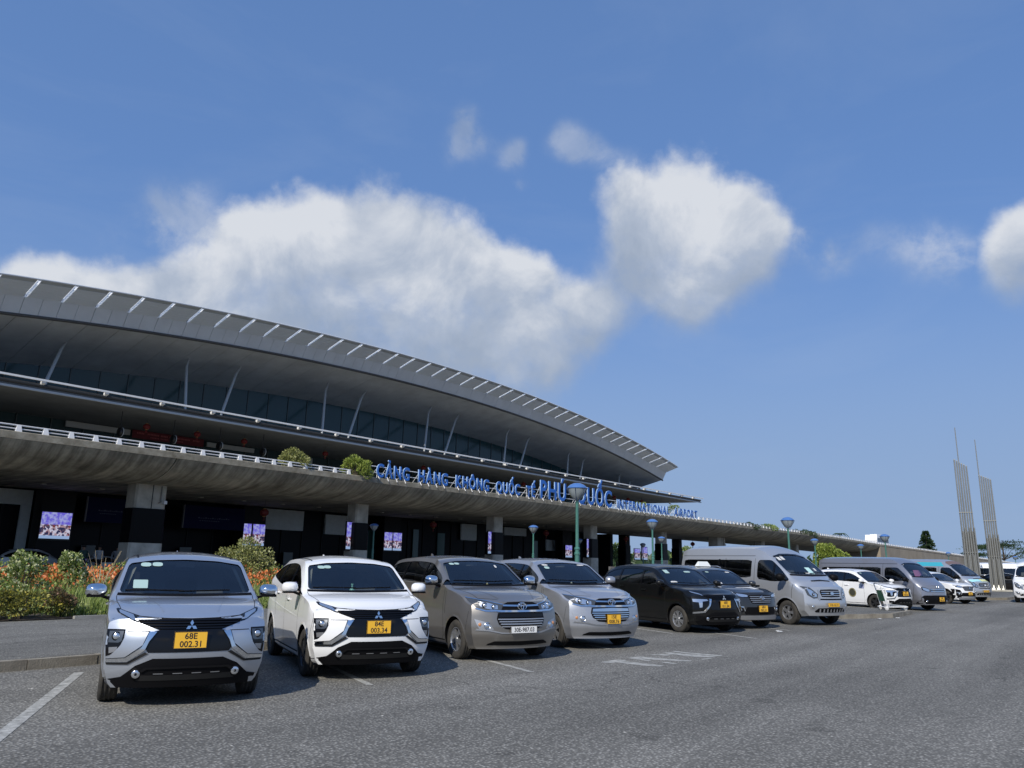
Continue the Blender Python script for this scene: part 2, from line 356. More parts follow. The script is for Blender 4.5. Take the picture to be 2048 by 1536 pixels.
island('tower_island', [(56.5, 8.0), (59.5, 6.6), (90, 5.2), (100, 12.8), (60, 12.8)])
# painted markings
def strip(p, q, w, z=.004):
    p, q = Vector((*p, z)), Vector((*q, z)); d = (q - p).normalized(); n = Vector((-d.y, d.x, 0)) * w / 2; return [p - n, q - n, q + n, p + n]
def marking(name, polys):
    e = tag(empty(name), kind='structure')
    for P in polys:
        P = [Vector((p[0], p[1], .004)) for p in P]
        o = raw_mesh('painted_line', P, [list(t) for t in tessellate_polygon([P])], mPaint)
        if o.polygons[0].normal.z < 0: o.flip_normals()
        mkobj('painted_line', o, e)
sd = Vector((.43, .90))
lines = [strip((2.6, 7.62), (5.42, 12.2), .13), strip((10.28, 7.65), (12.3, 12.2), .10), strip((18.69, 9.45), (20.1, 12.5), .10), strip((19.05, 7.4), (20.9, 11.2), .10),
         strip((7.6, 8.4), (9.4, 12.4), .10), strip((22.3, 7.7), (24.5, 12.5), .10), strip((42.5, 7.5), (45, 12.5), .1), strip((14.2, 8.6), (16, 12.5), .1), strip((-.3, 7.6), (2.2, 12.2), .13)]
marking('stall_line', lines)
marking('road_lettering', [[(12.16, 7.56), (12.74, 7.55), (12.79, 7.39), (12.61, 7.33), (12.59, 6.54), (12.42, 6.53), (12.31, 6.76), (12.34, 7.35), (12.18, 7.39)],
 [(13.08, 7.56), (13.45, 7.52), (13.62, 6.51), (13.48, 6.48), (13.33, 6.76), (13.14, 7.31), (13.13, 7.07), (12.95, 7.05)], [(13.89, 7.52), (14.21, 7.41), (14.23, 7.22), (14.02, 7.2)],
 [(14.4, 7.51), (14.56, 7.45), (14.6, 6.47), (14.4, 6.48), (14.22, 6.76), (14.29, 7.3)], [(14.76, 7.52), (14.9, 7.49), (14.83, 7.18), (14.87, 6.46), (14.67, 6.47), (14.64, 6.95)],
 [(12.96, 6.81), (13.1, 6.73), (13.0, 6.48), (12.9, 6.5)], [(13.96, 6.51), (14.27, 6.44), (14.22, 6.38), (13.91, 6.44)]])
# ================================================================ elevated road
def along(path, sec, closed=True):
    """sweep a (b-offset, z) section along [(x, y, zref)] points"""
    n = len(path); m = len(sec); V = []
    for i, p in enumerate(path):
        a = Vector(path[max(i - 1, 0)][:2]); b = Vector(path[min(i + 1, n - 1)][:2]); d = (b - a).normalized(); q = Vector((-d.y, d.x))
        for u, z in sec: V.append((p[0] + q.x * u, p[1] + q.y * u, p[2] + z))
    F = []
    for i in range(n - 1):
        for k in range(m if closed else m - 1):
            l = (k + 1) % m; F.append((i * m + k, (i + 1) * m + k, (i + 1) * m + l, i * m + l))
    if closed: F += [tuple(range(m)), tuple((n - 1) * m + k for k in range(m))[::-1]]
    return V, F
# reference height = top of the concrete upstand; the guard rail stands on it
PATH = [(x, 37.5, 6.88) for x in range(-30, 136, 5)] + [(141, 37.45, 6.80), (150, 37.35, 6.70), (159.4, 37.1, 6.60), (172, 36.2, 6.4), (184.7, 34.9, 6.2), (210, 33.6, 5.9), (238, 32.5, 5.55), (270, 30.6, 5.1), (307, 28.2, 4.65), (360, 24, 4.0), (430, 17, 3.1)]
mDeck = M('weathered_concrete', (.60, .57, .47), .9, var=.75, vs=2.0, stretch=(1.5, .16, .16), bump=.3, bs=10, col2=(.19, .175, .14))
def streaky(m):
    nt = m.node_tree; N = nt.nodes; L = nt.links.new; b = N['Principled BSDF']; src = b.inputs['Base Color'].links[0].from_socket
    tc = N.new('ShaderNodeTexCoord'); n = N.new('ShaderNodeTexNoise'); n.inputs['Scale'].default_value = .5; n.inputs['Detail'].default_value = 7; n.inputs['Roughness'].default_value = .7; L(tc.outputs['Object'], n.inputs['Vector'])
    r = N.new('ShaderNodeMapRange'); r.inputs[1].default_value = .35; r.inputs[2].default_value = .65; r.inputs[3].default_value = .55; r.inputs[4].default_value = 1.15; L(n.outputs['Fac'], r.inputs[0])
    mx = N.new('ShaderNodeMix'); mx.data_type = 'RGBA'; mx.clamp_factor = False; mx.inputs[6].default_value = (0, 0, 0, 1); L(r.outputs[0], mx.inputs[0]); L(src, mx.inputs[7]); L(mx.outputs[2], b.inputs['Base Color'])
streaky(mDeck)
mBand = M('edge_concrete', (.36, .335, .27), .9, var=.6, vs=1.6, bump=.35, bs=14, col2=(.15, .13, .09))
via = empty('viaduct', (0, 0, 0), 0, 'long weathered concrete elevated road on square piers in front of the terminal', 'elevated road')
SEC = [(.02, -.30), (.0, -.34), (.25, -.60), (.75, -.93), (1.5, -1.2), (2.4, -1.37), (3.4, -1.43), (13.0, -1.43), (13.0, -.35), (.6, -.35), (.6, -.30)]
i0 = 0
def beam(i, j):
    V, F = along(PATH[i:j + 1], SEC); m = MB(); m.add(V, F); return m
# girder spans, a joint at each pair of piers
spans = [(0, 10), (10, 25), (25, 33), (33, 39)]
for a, b in spans:
    P = [list(p) for p in PATH[a:b + 1]]; P[0][0] += .03; P[-1][0] -= .03
    V, F = along([tuple(p) for p in P], SEC); m = MB(); m.add(V, F); m.build('girder', mDeck, via, smooth=30)
V, F = along(PATH[:39], [(-.03, -.33), (-.03, -.03), (0, 0), (.30, 0), (.30, -.29)]); m = MB(); m.add(V, F); m.build('edge_band', mBand, via, smooth=30)
# retaining wall of the ramp
mRamp = M('ramp_concrete', (.33, .29, .23), .9, var=.5, vs=.35, bump=.3, bs=6, col2=(.24, .20, .15))
P = PATH[36:]
V, F = along(P, [(0, -6.8), (0, -.3), (.3, -.28), (10, -.28), (10, -6.8)]); m = MB(); m.add(V, F); m.build('ramp_wall', mRamp, via)
V, F = along(P, [(-.05, -.30), (-.05, 0), (.3, 0), (.3, -.28)]); m = MB(); m.add(V, F); m.build('ramp_coping', mRamp, via)
def pier(x0, x1, y0, y1, split=False, second=False):
    p = empty('pier', (0, 0, 0), parent=via); c = .10
    def ring(e, z0, z1): return [(x0 - e + c, y0 - e), (x1 + e - c, y0 - e), (x1 + e, y0 - e + c), (x1 + e, y1 + e), (x0 - e, y1 + e), (x0 - e, y0 - e + c)]
    m = MB(); m.prism(ring(0, 0, 0), 4.18, 5.449)
    m.build('pier_head', mConc if not second else M('dark_cladding', (.012, .012, .013), .45, spec=.2), p)
    m = MB(); m.prism(ring(.05, 0, 0), 2.37, 4.176); m.build('cladding', M('black_glossy_cladding', (.004, .004, .005), .3, spec=.10), p)
    m = MB(); m.prism(ring(.06, 0, 0), .2, 2.366); m.build('pier_base', mConc if not second else M('dark_cladding', (.012, .012, .013), .45, spec=.2), p)
    if split:
        m = MB(); xm = lerp(x0, x1, .53); m.box(xm - .025, xm + .025, y0 - .004, y0 + .02, 4.18, 5.44); m.build('joint', mBlack, p)
        m = MB(); m.tube([(xm + .45, y0 - .05, 5.4), (xm + .45, y0 - .05, 4.55), (xm + .35, y0 - .05, 4.5)], .03, 6); m.build('drain_pipe', M('pipe_grey', (.18, .18, .17), .5), p)
        m = MB(); m.box(xm + .55, xm + .72, y0 - .25, y0 - .01, 4.45, 4.62); m.build('camera_housing', mWhite, p)
    return p
pier(19.85, 21.56, 41, 42.0, True)
for x in (35.5, 50.3, 65.1, 79.8): pier(x - .55, x + .6, 41, 41.9)
pier(94.3, 96.6, 41, 42.3, True)
for x in (110, 124.5): pier(x - .6, x + .6, 41, 42)
for x in (85.9, 100.4, 115, 129): pier(x - .6, x + .6, 49.2, 50.2, second=True)
# guard rail: trapezoid posts and two bars
post = MB(); post.hexa([(-.13, -.10, 0), (.13, -.10, 0), (.13, .10, 0), (-.13, .10, 0)], [(-.075, -.05, .30), (.075, -.05, .30), (.075, .05, .30), (-.075, .05, .30)])
pm = post.mesh('post', mWhite)
def guard(name, pts, label, step=1.09):
    t = empty(name, (0, 0, 0), 0, label, 'guard rail')
    P = [Vector(p) for p in pts]
    acc = 0; nxt = 0.
    for i in range(len(P) - 1):
        d = P[i + 1] - P[i]; L = d.length
        while nxt <= acc + L:
            q = P[i] + d * ((nxt - acc) / L); o = mkobj('post', pm, t, q); o.rotation_euler = (0, 0, math.atan2(d.y, d.x)); nxt += step
        acc += L
    for z in (.285, .13):
        m = MB(); m.tube([p + Vector((0, 0, z)) for p in P], .035 if z > .2 else .028, 6); m.build('rail_bar', mWhite, t, smooth=60)
guard('guard_rail', [(-8, 37.62, 6.875), (31.4, 37.62, 6.875)], 'white two-bar guard rail on the viaduct left of the round bush')
guard('guard_rail', [(81.6, 37.62, 6.875)] + [(p[0], p[1] + .12, p[2] - .005) for p in PATH[23:] if p[0] > 82], 'white guard rail running right of the blue lettering down the ramp')
# ================================================================ terminal
def zT(a):
    s = (a - 43) / 43; return ((((-.377 * s + .05) * s - 3.591) * s + .2) * s + 17.178)
mFas = M('roof_panel', (.70, .74, .79), .5, metal=.0, var=.12, vs=.8)
mFin = M('translucent_fin', (.88, .88, .87), .5)
def _tl():
    nt = mFin.node_tree; N = nt.nodes; t = N.new('ShaderNodeBsdfTranslucent'); t.inputs[0].default_value = (.92, .92, .90, 1); x = N.new('ShaderNodeMixShader'); x.inputs[0].default_value = .92
    nt.links.new(N['Principled BSDF'].outputs[0], x.inputs[1]); nt.links.new(t.outputs[0], x.inputs[2]); nt.links.new(x.outputs[0], N['Material Output'].inputs[0])
_tl()  # translucency added so sun from above turns the strips bright white
mLou = M('translucent_louvre', (.66, .70, .74), .5, var=.06, vs=.8)
def _lv():
    nt = mLou.node_tree; N = nt.nodes; t = N.new('ShaderNodeBsdfTranslucent'); t.inputs[0].default_value = (.11, .12, .13, 1); x = N.new('ShaderNodeAddShader')
    nt.links.new(N['Principled BSDF'].outputs[0], x.inputs[0]); nt.links.new(t.outputs[0], x.inputs[1]); nt.links.new(x.outputs[0], N['Material Output'].inputs[0])
_lv()  # translucent share added so daylight from above makes the panels glow
mSof = M('soffit_panel', (.68, .72, .74), .7, var=.25, vs=.6)
mGl = M('teal_glazing', (.018, .060, .070), .12, spec=.35)
mDkM = M('dark_metal', (.03, .032, .035), .4)
mTube = M('pale_tube', (.42, .44, .44), .45)
ter = empty('terminal_building', (43, 50, 0), 0, 'airport terminal with sweeping curved grey roof and finned eaves above the viaduct', 'airport terminal'); ter['kind'] = 'thing'
TO = Vector((-43, -50, 0))
def tb(m, name, mats, smooth=None, par=None): return m.build(name, mats, par or ter, smooth, TO if par is None else None)
PIT = 1.78; A_END = 85.95
aF = [83.475 - PIT * k for k in range(52)]      # fin positions, right to left
edges = [A_END] + aF
KB, BB = 43.75, 44.22
def T_(a): return Vector((a, 42.0, zT(a)))
def K_(a): return Vector((a, KB, zT(a) - .56))
def B_(a): return Vector((a, BB, zT(a) - .56 - .85))
def S_(a, b): return Vector((a, b, B_(a).z - .247 * (b - BB)))
def quadslab(m, p0, p1, p2, p3, off):
    """p0..p3 face outline, thickened along off"""
    o = Vector(off); m.hexa([p0, p1, p2, p3], [p0 + o, p1 + o, p2 + o, p3 + o])
gp = .012
for k in range(len(edges) - 1):
    a1, a0 = edges[k] - gp, edges[k + 1] + gp
    halves = [(a0, (a0 + a1) / 2 - .008), ((a0 + a1) / 2 + .008, a1)] if k > 24 else [(a0, a1)]
    for u0, u1 in halves:
        m = MB(); quadslab(m, B_(u0), B_(u1), K_(u1), K_(u0), (0, .12, .05)); tb(m, 'fascia_panel', mFas)
    # louvred upper panel, stops short of the rim
    m = MB(); f = .80; a0k, a1k = a0, a1; a0 += .085; a1 -= .085
    Kt0, Kt1 = K_(a0).lerp(T_(a0), f), K_(a1).lerp(T_(a1), f)
    quadslab(m, K_(a0), K_(a1), Kt1, Kt0, (0, .06, .14))
    for j in range(5):
        t0 = .12 + j * .14
        p0, p1 = K_(a0).lerp(T_(a0), t0), K_(a1).lerp(T_(a1), t0); q = Vector((0, -.006, -.010)); r = (T_(a0) - K_(a0)).normalized() * .03
        m.hexa([p0, p1, p1 + r, p0 + r], [p0 + q, p1 + q, p1 + r + q, p0 + r + q])
    tb(m, 'louvre_panel', mLou)
    m = MB(); quadslab(m, Kt0 + Vector((0, 0, .02)), Kt1 + Vector((0, 0, .02)), T_(a1), T_(a0), (0, .02, .03)); tb(m, 'rim_glass', M('rim_glass', (.55, .60, .66), .1, coat=.5))
    a0, a1 = a0k, a1k
    # soffit panel down to the glazing or to the canopy roof
    bE = lambda a: min(51.2, BB + (B_(a).z - 10.42) / .247)
    m = MB(); g0 = .002; a0s, a1s = a0 + g0, a1 - g0
    m.hexa([S_(a0s, bE(a0s)), S_(a1s, bE(a1s)), B_(a1s) + Vector((0, .05, 0)), B_(a0s) + Vector((0, .05, 0))],
           [S_(a0s, bE(a0s)) + Vector((0, 0, .15)), S_(a1s, bE(a1s)) + Vector((0, 0, .15)), B_(a1s) + Vector((0, .05, .15)), B_(a0s) + Vector((0, .05, .15))]); tb(m, 'soffit_panel', mSof)
# roof skin behind the louvres, left open above them so sun reaches the fins
m = MB(); V = []; n = 60
for i in range(n + 1):
    a = -8 + (A_END + 8) * i / n
    V += [K_(a) + Vector((0, .12, .22)), Vector((a, 60, zT(a) + .3)), Vector((a, 76, zT(a) - 1.5)), Vector((a, 76, 8)), Vector((a, 52, S_(a, 51.5).z - .2)), Vector((a, 45, B_(a).z + .18)), K_(a) + Vector((0, .16, .1))]
F = []
for i in range(n):
    for j in range(7): F.append((i * 7 + j, (i + 1) * 7 + j, (i + 1) * 7 + (j + 1) % 7, i * 7 + (j + 1) % 7))
F += [tuple(range(7)), tuple(n * 7 + j for j in range(7))[::-1]]
m.add(V, F); tb(m, 'roof', M('roof_metal', (.27, .28, .29), .5, metal=.3))
# dark grey lip under the fascia, rim tube
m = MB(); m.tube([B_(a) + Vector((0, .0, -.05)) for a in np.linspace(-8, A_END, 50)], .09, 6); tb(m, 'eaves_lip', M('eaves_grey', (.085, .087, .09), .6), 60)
m = MB(); m.tube([T_(a) + Vector((0, 0, .02)) for a in np.linspace(-8, A_END - .6, 50)], .05, 6); tb(m, 'rim_tube', mFas, 60)
for a in aF:
    if a < -2: continue
    k, t = K_(a), T_(a); d = (t - k); nrm = Vector((0, -d.z, d.y)).normalized() * -1
    if nrm.z > 0: nrm = -nrm
    m = MB(); w = .062; nn = 9
    for j in range(nn):                     # translucent stepped strips, shaped to read as sunlit blades
        p0 = k + d * (j / nn) - d.normalized() * .02; p1 = k + d * ((j + .93) / nn); h0, h1 = nrm * .012, nrm * .03; w = .066 + .008 * (j % 2)
        m.add([p0 + h0 + Vector((-w, 0, 0)), p0 + h0 + Vector((w, 0, 0)), p1 + h1 + Vector((w, 0, 0)), p1 + h1 + Vector((-w, 0, 0))], [(0, 1, 2, 3)])
    tb(m, 'fin', mFin)
# raking struts in pairs
for i in range(-1, 7):
    a0 = 23.63 + 10.27 * i
    for base, top in ((a0, a0 + (.4, 1.47, 2.58, 3.67, 4.5, 5.1, 5.7, 6)[i + 1]), (a0 + 2.35, a0 + 2.35 + (1.86, 2.91, 4.0, 5.05, 5.72, 5.8, 5.9, 6)[i + 1])):
        b = 47.0; z = S_(top, b).z
        m = MB(); m.tube([(base, 44.0, 10.3), (base + (top - base) * .12, 44 + 3.3 * .12, lerp(10.3, z, .12)), (base + (top - base) * .85, 44 + 3.3 * .85, lerp(10.3, z, .85)), (top, b, z)], [.06, .095, .095, .04], 10); tb(m, 'strut', mTube, 60)
# clerestory glazing
mMull = M('mullion_metal', (.05, .07, .075), .4)
for k in range(len(edges) - 1):
    a1, a0 = edges[k] - .03, edges[k + 1] + .03
    if a0 < -6: continue
    z0, z1 = S_(a0, 50.4).z, S_(a1, 50.4).z
    if min(z0, z1) < 10.45: continue
    mid = 11.15
    m = MB(); m.hexa([Vector((a0, 50.45, 10.2)), Vector((a1, 50.45, 10.2)), Vector((a1, 50.50, 10.2)), Vector((a0, 50.50, 10.2))],
                     [Vector((a0, 50.45, min(z0, mid))), Vector((a1, 50.45, min(z1, mid))), Vector((a1, 50.5, min(z1, mid))), Vector((a0, 50.5, min(z0, mid)))]); tb(m, 'glass_pane', mGl)
    if min(z0, z1) > mid + .1:
        m = MB(); m.hexa([Vector((a0, 50.45, mid + .05)), Vector((a1, 50.45, mid + .05)), Vector((a1, 50.50, mid + .05)), Vector((a0, 50.50, mid + .05))],
                         [Vector((a0, 50.45, z0)), Vector((a1, 50.45, z1)), Vector((a1, 50.5, z1)), Vector((a0, 50.5, z0))]); tb(m, 'glass_pane', mGl)
        m = MB(); m.box(a0, a1, 50.42, 50.52, mid - .0, mid + .05); tb(m, 'transom', mTube)
    m = MB(); m.box(a1, a1 + .06, 50.40, 50.55, 10.2, max(z1, 10.3)); tb(m, 'mullion', mMull)
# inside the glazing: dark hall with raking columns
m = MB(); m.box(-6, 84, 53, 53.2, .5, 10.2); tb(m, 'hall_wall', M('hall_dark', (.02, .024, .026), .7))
m = MB()
for k in range(9): m.tube([(12 + k * 10.2, 50.9, 10.1), (10.4 + k * 10.2, 51.6, 13.6)], .14, 6)
tb(m, 'hall_column', mDkM)
# lower canopy: roof slab, gutter, white edge pipe, brackets
CE = 94.9
m = MB(); m.hexa([Vector((-8, 43.35, 9.93)), Vector((CE - .3, 43.35, 9.93)), Vector((CE - 6, 54, 9.62)), Vector((-8, 54, 9.62))], [Vector((-8, 43.3, 10.28)), Vector((CE - .2, 43.3, 10.28)), Vector((CE - 6, 54, 10.2)), Vector((-8, 54, 10.2))]); tb(m, 'canopy_slab', M('canopy_soffit', (.17, .18, .19), .75, var=.3, vs=.7))
m = MB(); m.box(-8, CE, 42.96, 43.06, 10.38, 10.48); tb(m, 'canopy_edge', mWhite)
m = MB(); m.box(-8, CE - .2, 43.22, 43.36, 9.86, 9.97); tb(m, 'canopy_lip', M('canopy_lip', (.42, .45, .48), .5))
m = MB(); m.tube([(-8, 43.3, 10.18), (CE - .3, 43.3, 10.18)], .10, 8); tb(m, 'gutter', mDkM, 60)
bk = MB(); bk.hexa([Vector((-.06, .35, -.24)), Vector((.06, .35, -.24)), Vector((.06, .35, .0)), Vector((-.06, .35, .0))], [Vector((-.09, 0, -.10)), Vector((.09, 0, -.10)), Vector((.09, 0, .02)), Vector((-.09, 0, .02))]); bkm = bk.mesh('bracket', mWhite)
for i in range(-6, 25): mkobj('bracket', bkm, ter, Vector((15.35 + 3.2 * i, 43.0, 10.40)) + TO)
# upper hall front behind the guard rail
for i in range(48):
    a0 = -6 + i * 1.9
    if a0 > 82: break
    m = MB(); m.box(a0 + .04, a0 + 1.86, 50.4, 50.46, 6.5, 9.05); tb(m, 'glass_pane', mGl)
    m = MB(); m.box(a0 + .04, a0 + 1.86, 50.4, 50.5, 9.1, 9.75); tb(m, 'spandrel_panel', M('spandrel', (.03, .055, .06), .5, spec=.2))
    m = MB(); m.box(a0 - .03, a0 + .03, 50.3, 50.5, 6.5, 9.75); tb(m, 'mullion', mMull)
for a0, a1, z0, z1 in ((19.45, 23.38, 9.32, 9.68), (28.8, 32.6, 9.28, 9.60), (35.3, 37.9, 8.9, 9.5)):
    m = MB(); m.box(a0, a1, 50.1, 50.25, z0, z1); tb(m, 'fascia_board', M('pale_board', (.42, .43, .42), .6))
# lower hall front under the viaduct
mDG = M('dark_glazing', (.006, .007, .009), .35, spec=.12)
for i in range(46):
    a0 = -6 + i * 1.95
    if a0 > 81.5: break
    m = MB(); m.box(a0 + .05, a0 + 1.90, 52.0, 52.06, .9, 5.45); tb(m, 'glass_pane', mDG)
    m = MB(); m.box(a0 - .04, a0 + .04, 51.92, 52.1, .5, 5.45); tb(m, 'mullion', M('dark_frame', (.018, .020, .022), .5, spec=.2))
m = MB(); m.box(83.0, 83.6, 50.0, 60, .5, 5.45); tb(m, 'end_wall', M('dark_frame', (.018, .020, .022), .5, spec=.2))
mPP = M('pale_wall', (.80, .86, .86), .7, var=.12)
for a0, a1, z0, z1 in ((16.4, 18.3, 4.55, 5.44), (18.3, 18.85, .6, 5.44), (35.1, 38.7, 3.9, 5.44), (40.9, 43.4, 3.75, 5.34), (32.9, 33.38, 3.9, 5.44), (57.6, 59.9, 3.87, 5.44), (64.4, 68.2, 4.62, 5.44), (20.3, 20.8, 4.2, 5.3), (72, 74.5, 3.2, 4.4)):
    m = MB(); m.box(a0, a1, 51.7, 51.88, z0, z1); tb(m, 'wall_panel', mPP)
for x, z0, z1, w in ((46.0, .9, 4.3, .8), (51.5, 1.2, 4.6, .7), (54.9, 1.0, 4.4, 1.0), (62.5, 1, 4, .8), (70.2, 1, 4.2, .7)):
    m = MB(); m.box(x - w / 2, x + w / 2, 51.86, 51.93, z0, z1); tb(m, 'door_glass', M('door_teal', (.05, .13, .12), .2))
for k in range(26):
    x = 8 + k * 3.1; m = MB(); m.box(x - .12, x + .12, 46.2, 46.45, 5.40, 5.446); tb(m, 'ceiling_light', M('dim_fitting', (.60, .58, .50), .5))
for x, z in ((22.4, 2.3), (26.0, 2.2), (28.9, 2.35), (37.4, 2.2), (44.3, 2.3), (55.8, 2.25), (60.9, 2.3)):
    m = MB(); m.box(x - .5, x + .5, 51.5, 51.8, .5, z - .9); m.box(x - .42, x + .42, 51.55, 51.6, z - .86, z); tb(m, 'counter', M('counter_grey', (.20, .22, .22), .6))
# under-deck inner columns
for x in (19.75, 33.2, 46.9, 73.9):
    m = MB(); m.box(x - .95, x + .95, 50.15, 51.2, .5, 5.44); tb(m, 'column', M('dark_cladding', (.012, .012, .013), .45, spec=.2))
# navy advertising boards
def board(a0, a1, z0, z1, lab):
    t = empty('billboard', ((a0 + a1) / 2, 49.9, z0), 0, lab, 'billboard'); w = (a1 - a0) / 2; h = z1 - z0
    m = MB(); m.box(-w, w, 0, .12, 0, h); m.build('board', M('navy_board', (.006, .008, .050), .5, spec=.1), t)
    m = MB(); m.box(-w - .06, -w - .005, -.03, .14, 0, h); m.build('frame', M('board_frame', (.16, .16, .17), .4), t)
    m = MB()
    for j in range(14):
        x = -w * .55 + j * w * .075; m.box(x, x + w * .05, -.006, -.001, h * .45, h * .45 + .05 + .04 * (j % 3 == 0))
        if j < 9: m.box(x + .1, x + .1 + w * .05, -.006, -.001, h * .34, h * .34 + .05)
    m.build('small_print', M('board_print', (.06, .07, .12), .5), t)
board(21.3, 24.35, 3.68, 5.2, 'large navy blue advertising board under the viaduct left of the thick double pier')
board(27.6, 32.2, 3.6, 5.15, 'dark photo advertising board under the viaduct right of the thick double pier')
# ---------------------------------------------------------------- blue roof-edge lettering
mBlue = M('sign_blue', (.03, .17, .62), .45, coat=.0, var=.15, vs=2)
mSide = M('sign_return', (.28, .42, .66), .5)
sg = empty('airport_sign', (57, 37.6, 6.88), 0, 'tall blue individual letters on white props along the viaduct edge', 'lettering sign')
def letter(ch, size, x, z, sx):
    me = text_mesh(ch, size, .045, [mBlue, mSide], bold=.022 * size, res=3)
    if not len(me.vertices): return None, 0
    xs = [v.co.x for v in me.vertices]; x0, x1 = min(xs), max(xs)
    me.transform(Matrix.Diagonal((sx, 1, 1, 1)) @ Matrix.Translation((-x0, 0, 0)))
    me.polygons.foreach_set('material_index', [0 if abs(p.normal.z) > .5 else 1 for p in me.polygons])
    o = mkobj('letter', me, sg, (x - 57, 0, z - 6.88), (math.pi / 2, 0, 0)); return o, (x1 - x0) * sx
def word_run(s, x0, x1, cap, z, gap=.16, space=.62):
    size = cap / .682
    ws = []
    for ch in s:
        if ch == ' ': ws.append(space * size); continue
        c = bpy.data.curves.new('t', 'FONT'); c.body = ch; c.size = size; c.offset = .018 * size
        o = bpy.data.objects.new('t', c); COL.objects.link(o); bpy.context.view_layer.update(); ws.append(o.dimensions.x); bpy.data.objects.remove(o); bpy.data.curves.remove(c)
    tot = sum(ws) + gap * size * (len(s) - 1); k = (x1 - x0) / tot; x = x0; out = []
    for ch, w in zip(s, ws):
        if ch != ' ': letter(ch, size, x, z, k); out.append((x, w * k))
        x += (w + gap * size) * k
    return out
pos = []
pos += [(p, .85) for p in word_run('CẢNG HÀNG KHÔNG QUỐC TẾ', 33.5, 50.7, .82, 6.98)]
pos += [(p, 1.5) for p in word_run('PHÚ QUỐC', 51.4, 62.7, 1.42, 7.0)]
pos += [(p, .85) for p in word_run('INTERNATIONAL AIRPORT', 63.7, 81.1, .80, 6.98)]
for (x, w), h in pos:
    m = MB(); xx = x + w * .25 - 57
    m.tube([(xx, -.20, -.14), (xx, -.03, .12)], .026, 6)
    m.tube([(xx, .10, .0), (xx, .10, h * .8)], .02, 6); m.tube([(xx, .75, .02), (xx, .12, h * .8)], .022, 6)
    if h > 1: m.tube([(xx, .5, .02), (xx, .12, h * .45)], .03, 6)
    m.build('prop', mWhite, sg, smooth=60)
m = MB(); m.tube([(-24, .12, .35), (24.2, .12, .35)], .03, 6); m.build('rear_rail', mWhite, sg)
m = MB(); m.tube([(-24, .12, .75), (24.2, .12, .75)], .03, 6); m.build('rear_rail', mWhite, sg)
# ---------------------------------------------------------------- LED screens
def screen_mat():
    m = bpy.data.materials.new('led_picture'); m.use_nodes = True; nt = m.node_tree; N = nt.nodes; L = nt.links.new; b = N['Principled BSDF']
    tc = N.new('ShaderNodeTexCoord'); sp = N.new('ShaderNodeSeparateXYZ'); L(tc.outputs['Object'], sp.inputs[0])
    vo = N.new('ShaderNodeTexVoronoi'); vo.inputs['Scale'].default_value = 9; vo.distance = 'CHEBYCHEV'; L(tc.outputs['Object'], vo.inputs['Vector'])
    no = N.new('ShaderNodeTexNoise'); no.inputs['Scale'].default_value = 5; no.inputs['Detail'].default_value = 4; L(tc.outputs['Object'], no.inputs['Vector'])
    cr = N.new('ShaderNodeValToRGB'); cr.color_ramp.interpolation = 'CONSTANT'; sx = N.new('ShaderNodeSeparateColor'); L(vo.outputs['Color'], sx.inputs[0]); L(sx.outputs[0], cr.inputs[0])
    els = [(0, (.03, .03, .10)), (.25, (.45, .30, .35)), (.42, (.62, .60, .75)), (.6, (.10, .07, .12)), (.75, (.70, .68, .85)), (.9, (.22, .05, .06))]
    cr.color_ramp.elements[0].color = (*els[0][1], 1); cr.color_ramp.elements[1].position = els[1][0]; cr.color_ramp.elements[1].color = (*els[1][1], 1)
    for p, c in els[2:]: e = cr.color_ramp.elements.new(p); e.color = (*c, 1)
    top = N.new('ShaderNodeValToRGB'); L(no.outputs['Fac'], top.inputs[0]); top.color_ramp.elements[0].position = .42; top.color_ramp.elements[0].color = (.16, .13, .75, 1); top.color_ramp.elements[1].position = .58; top.color_ramp.elements[1].color = (.42, .45, .85, 1)
    mr = N.new('ShaderNodeMapRange'); L(sp.outputs[2], mr.inputs[0]); mr.inputs[1].default_value = .78; mr.inputs[2].default_value = .86
    mx = N.new('ShaderNodeMix'); mx.data_type = 'RGBA'; L(mr.outputs[0], mx.inputs[0]); L(cr.outputs[0], mx.inputs[6]); L(top.outputs[0], mx.inputs[7])
    bt = N.new('ShaderNodeMapRange'); L(sp.outputs[2], bt.inputs[0]); bt.inputs[1].default_value = .20; bt.inputs[2].default_value = .15
    m2 = N.new('ShaderNodeMix'); m2.data_type = 'RGBA'; L(bt.outputs[0], m2.inputs[0]); L(mx.outputs[2], m2.inputs[6]); m2.inputs[7].default_value = (.35, .50, .80, 1)
    b.inputs['Base Color'].default_value = (.02, .02, .02, 1); L(m2.outputs[2], b.inputs['Emission Color']); b.inputs['Emission Strength'].default_value = .75; return m
mLed = screen_mat()
def led(x, y, z, w, h, rz, lab, tilt=0):
    t = empty('led_screen', (x, y, z), rz, lab, 'led screen', 'led screens on the columns under the viaduct')
    m = MB(); m.box(-w / 2 - .05, w / 2 + .05, .0, .12, -.12, h + .06); m.build('screen_frame', mBlack, t)
    m = MB(); m.box(-w / 2, w / 2, -.004, 0.0, 0, h); m.build('display', mLed, t)
led(19.7, 50.0, 2.6, 1.68, 1.53, 0, 'wide led screen glowing on the leftmost dark column')
led(32.6, 50.0, 2.6, .62, 1.53, 0, 'narrow led screen, left of the pair above the big shrub'); led(33.55, 50.0, 2.6, 1.0, 1.53, 0, 'wider led screen, right of the pair above the big shrub')
led(46.35, 50.0, 2.6, .9, 1.5, 0, 'led screen, left of the pair beside the small lamp behind the white car'); led(47.42, 50.0, 2.6, 1.0, 1.5, 0, 'led screen, right of the pair beside the small lamp behind the white car')
led(34.99, 41.35, 2.42, .92, 1.78, 0, 'tall led screen on the pier behind the white car'); led(49.9, 41.3, 2.45, 1.15, 1.75, 0, 'tall led screen on the pier above the bronze car')
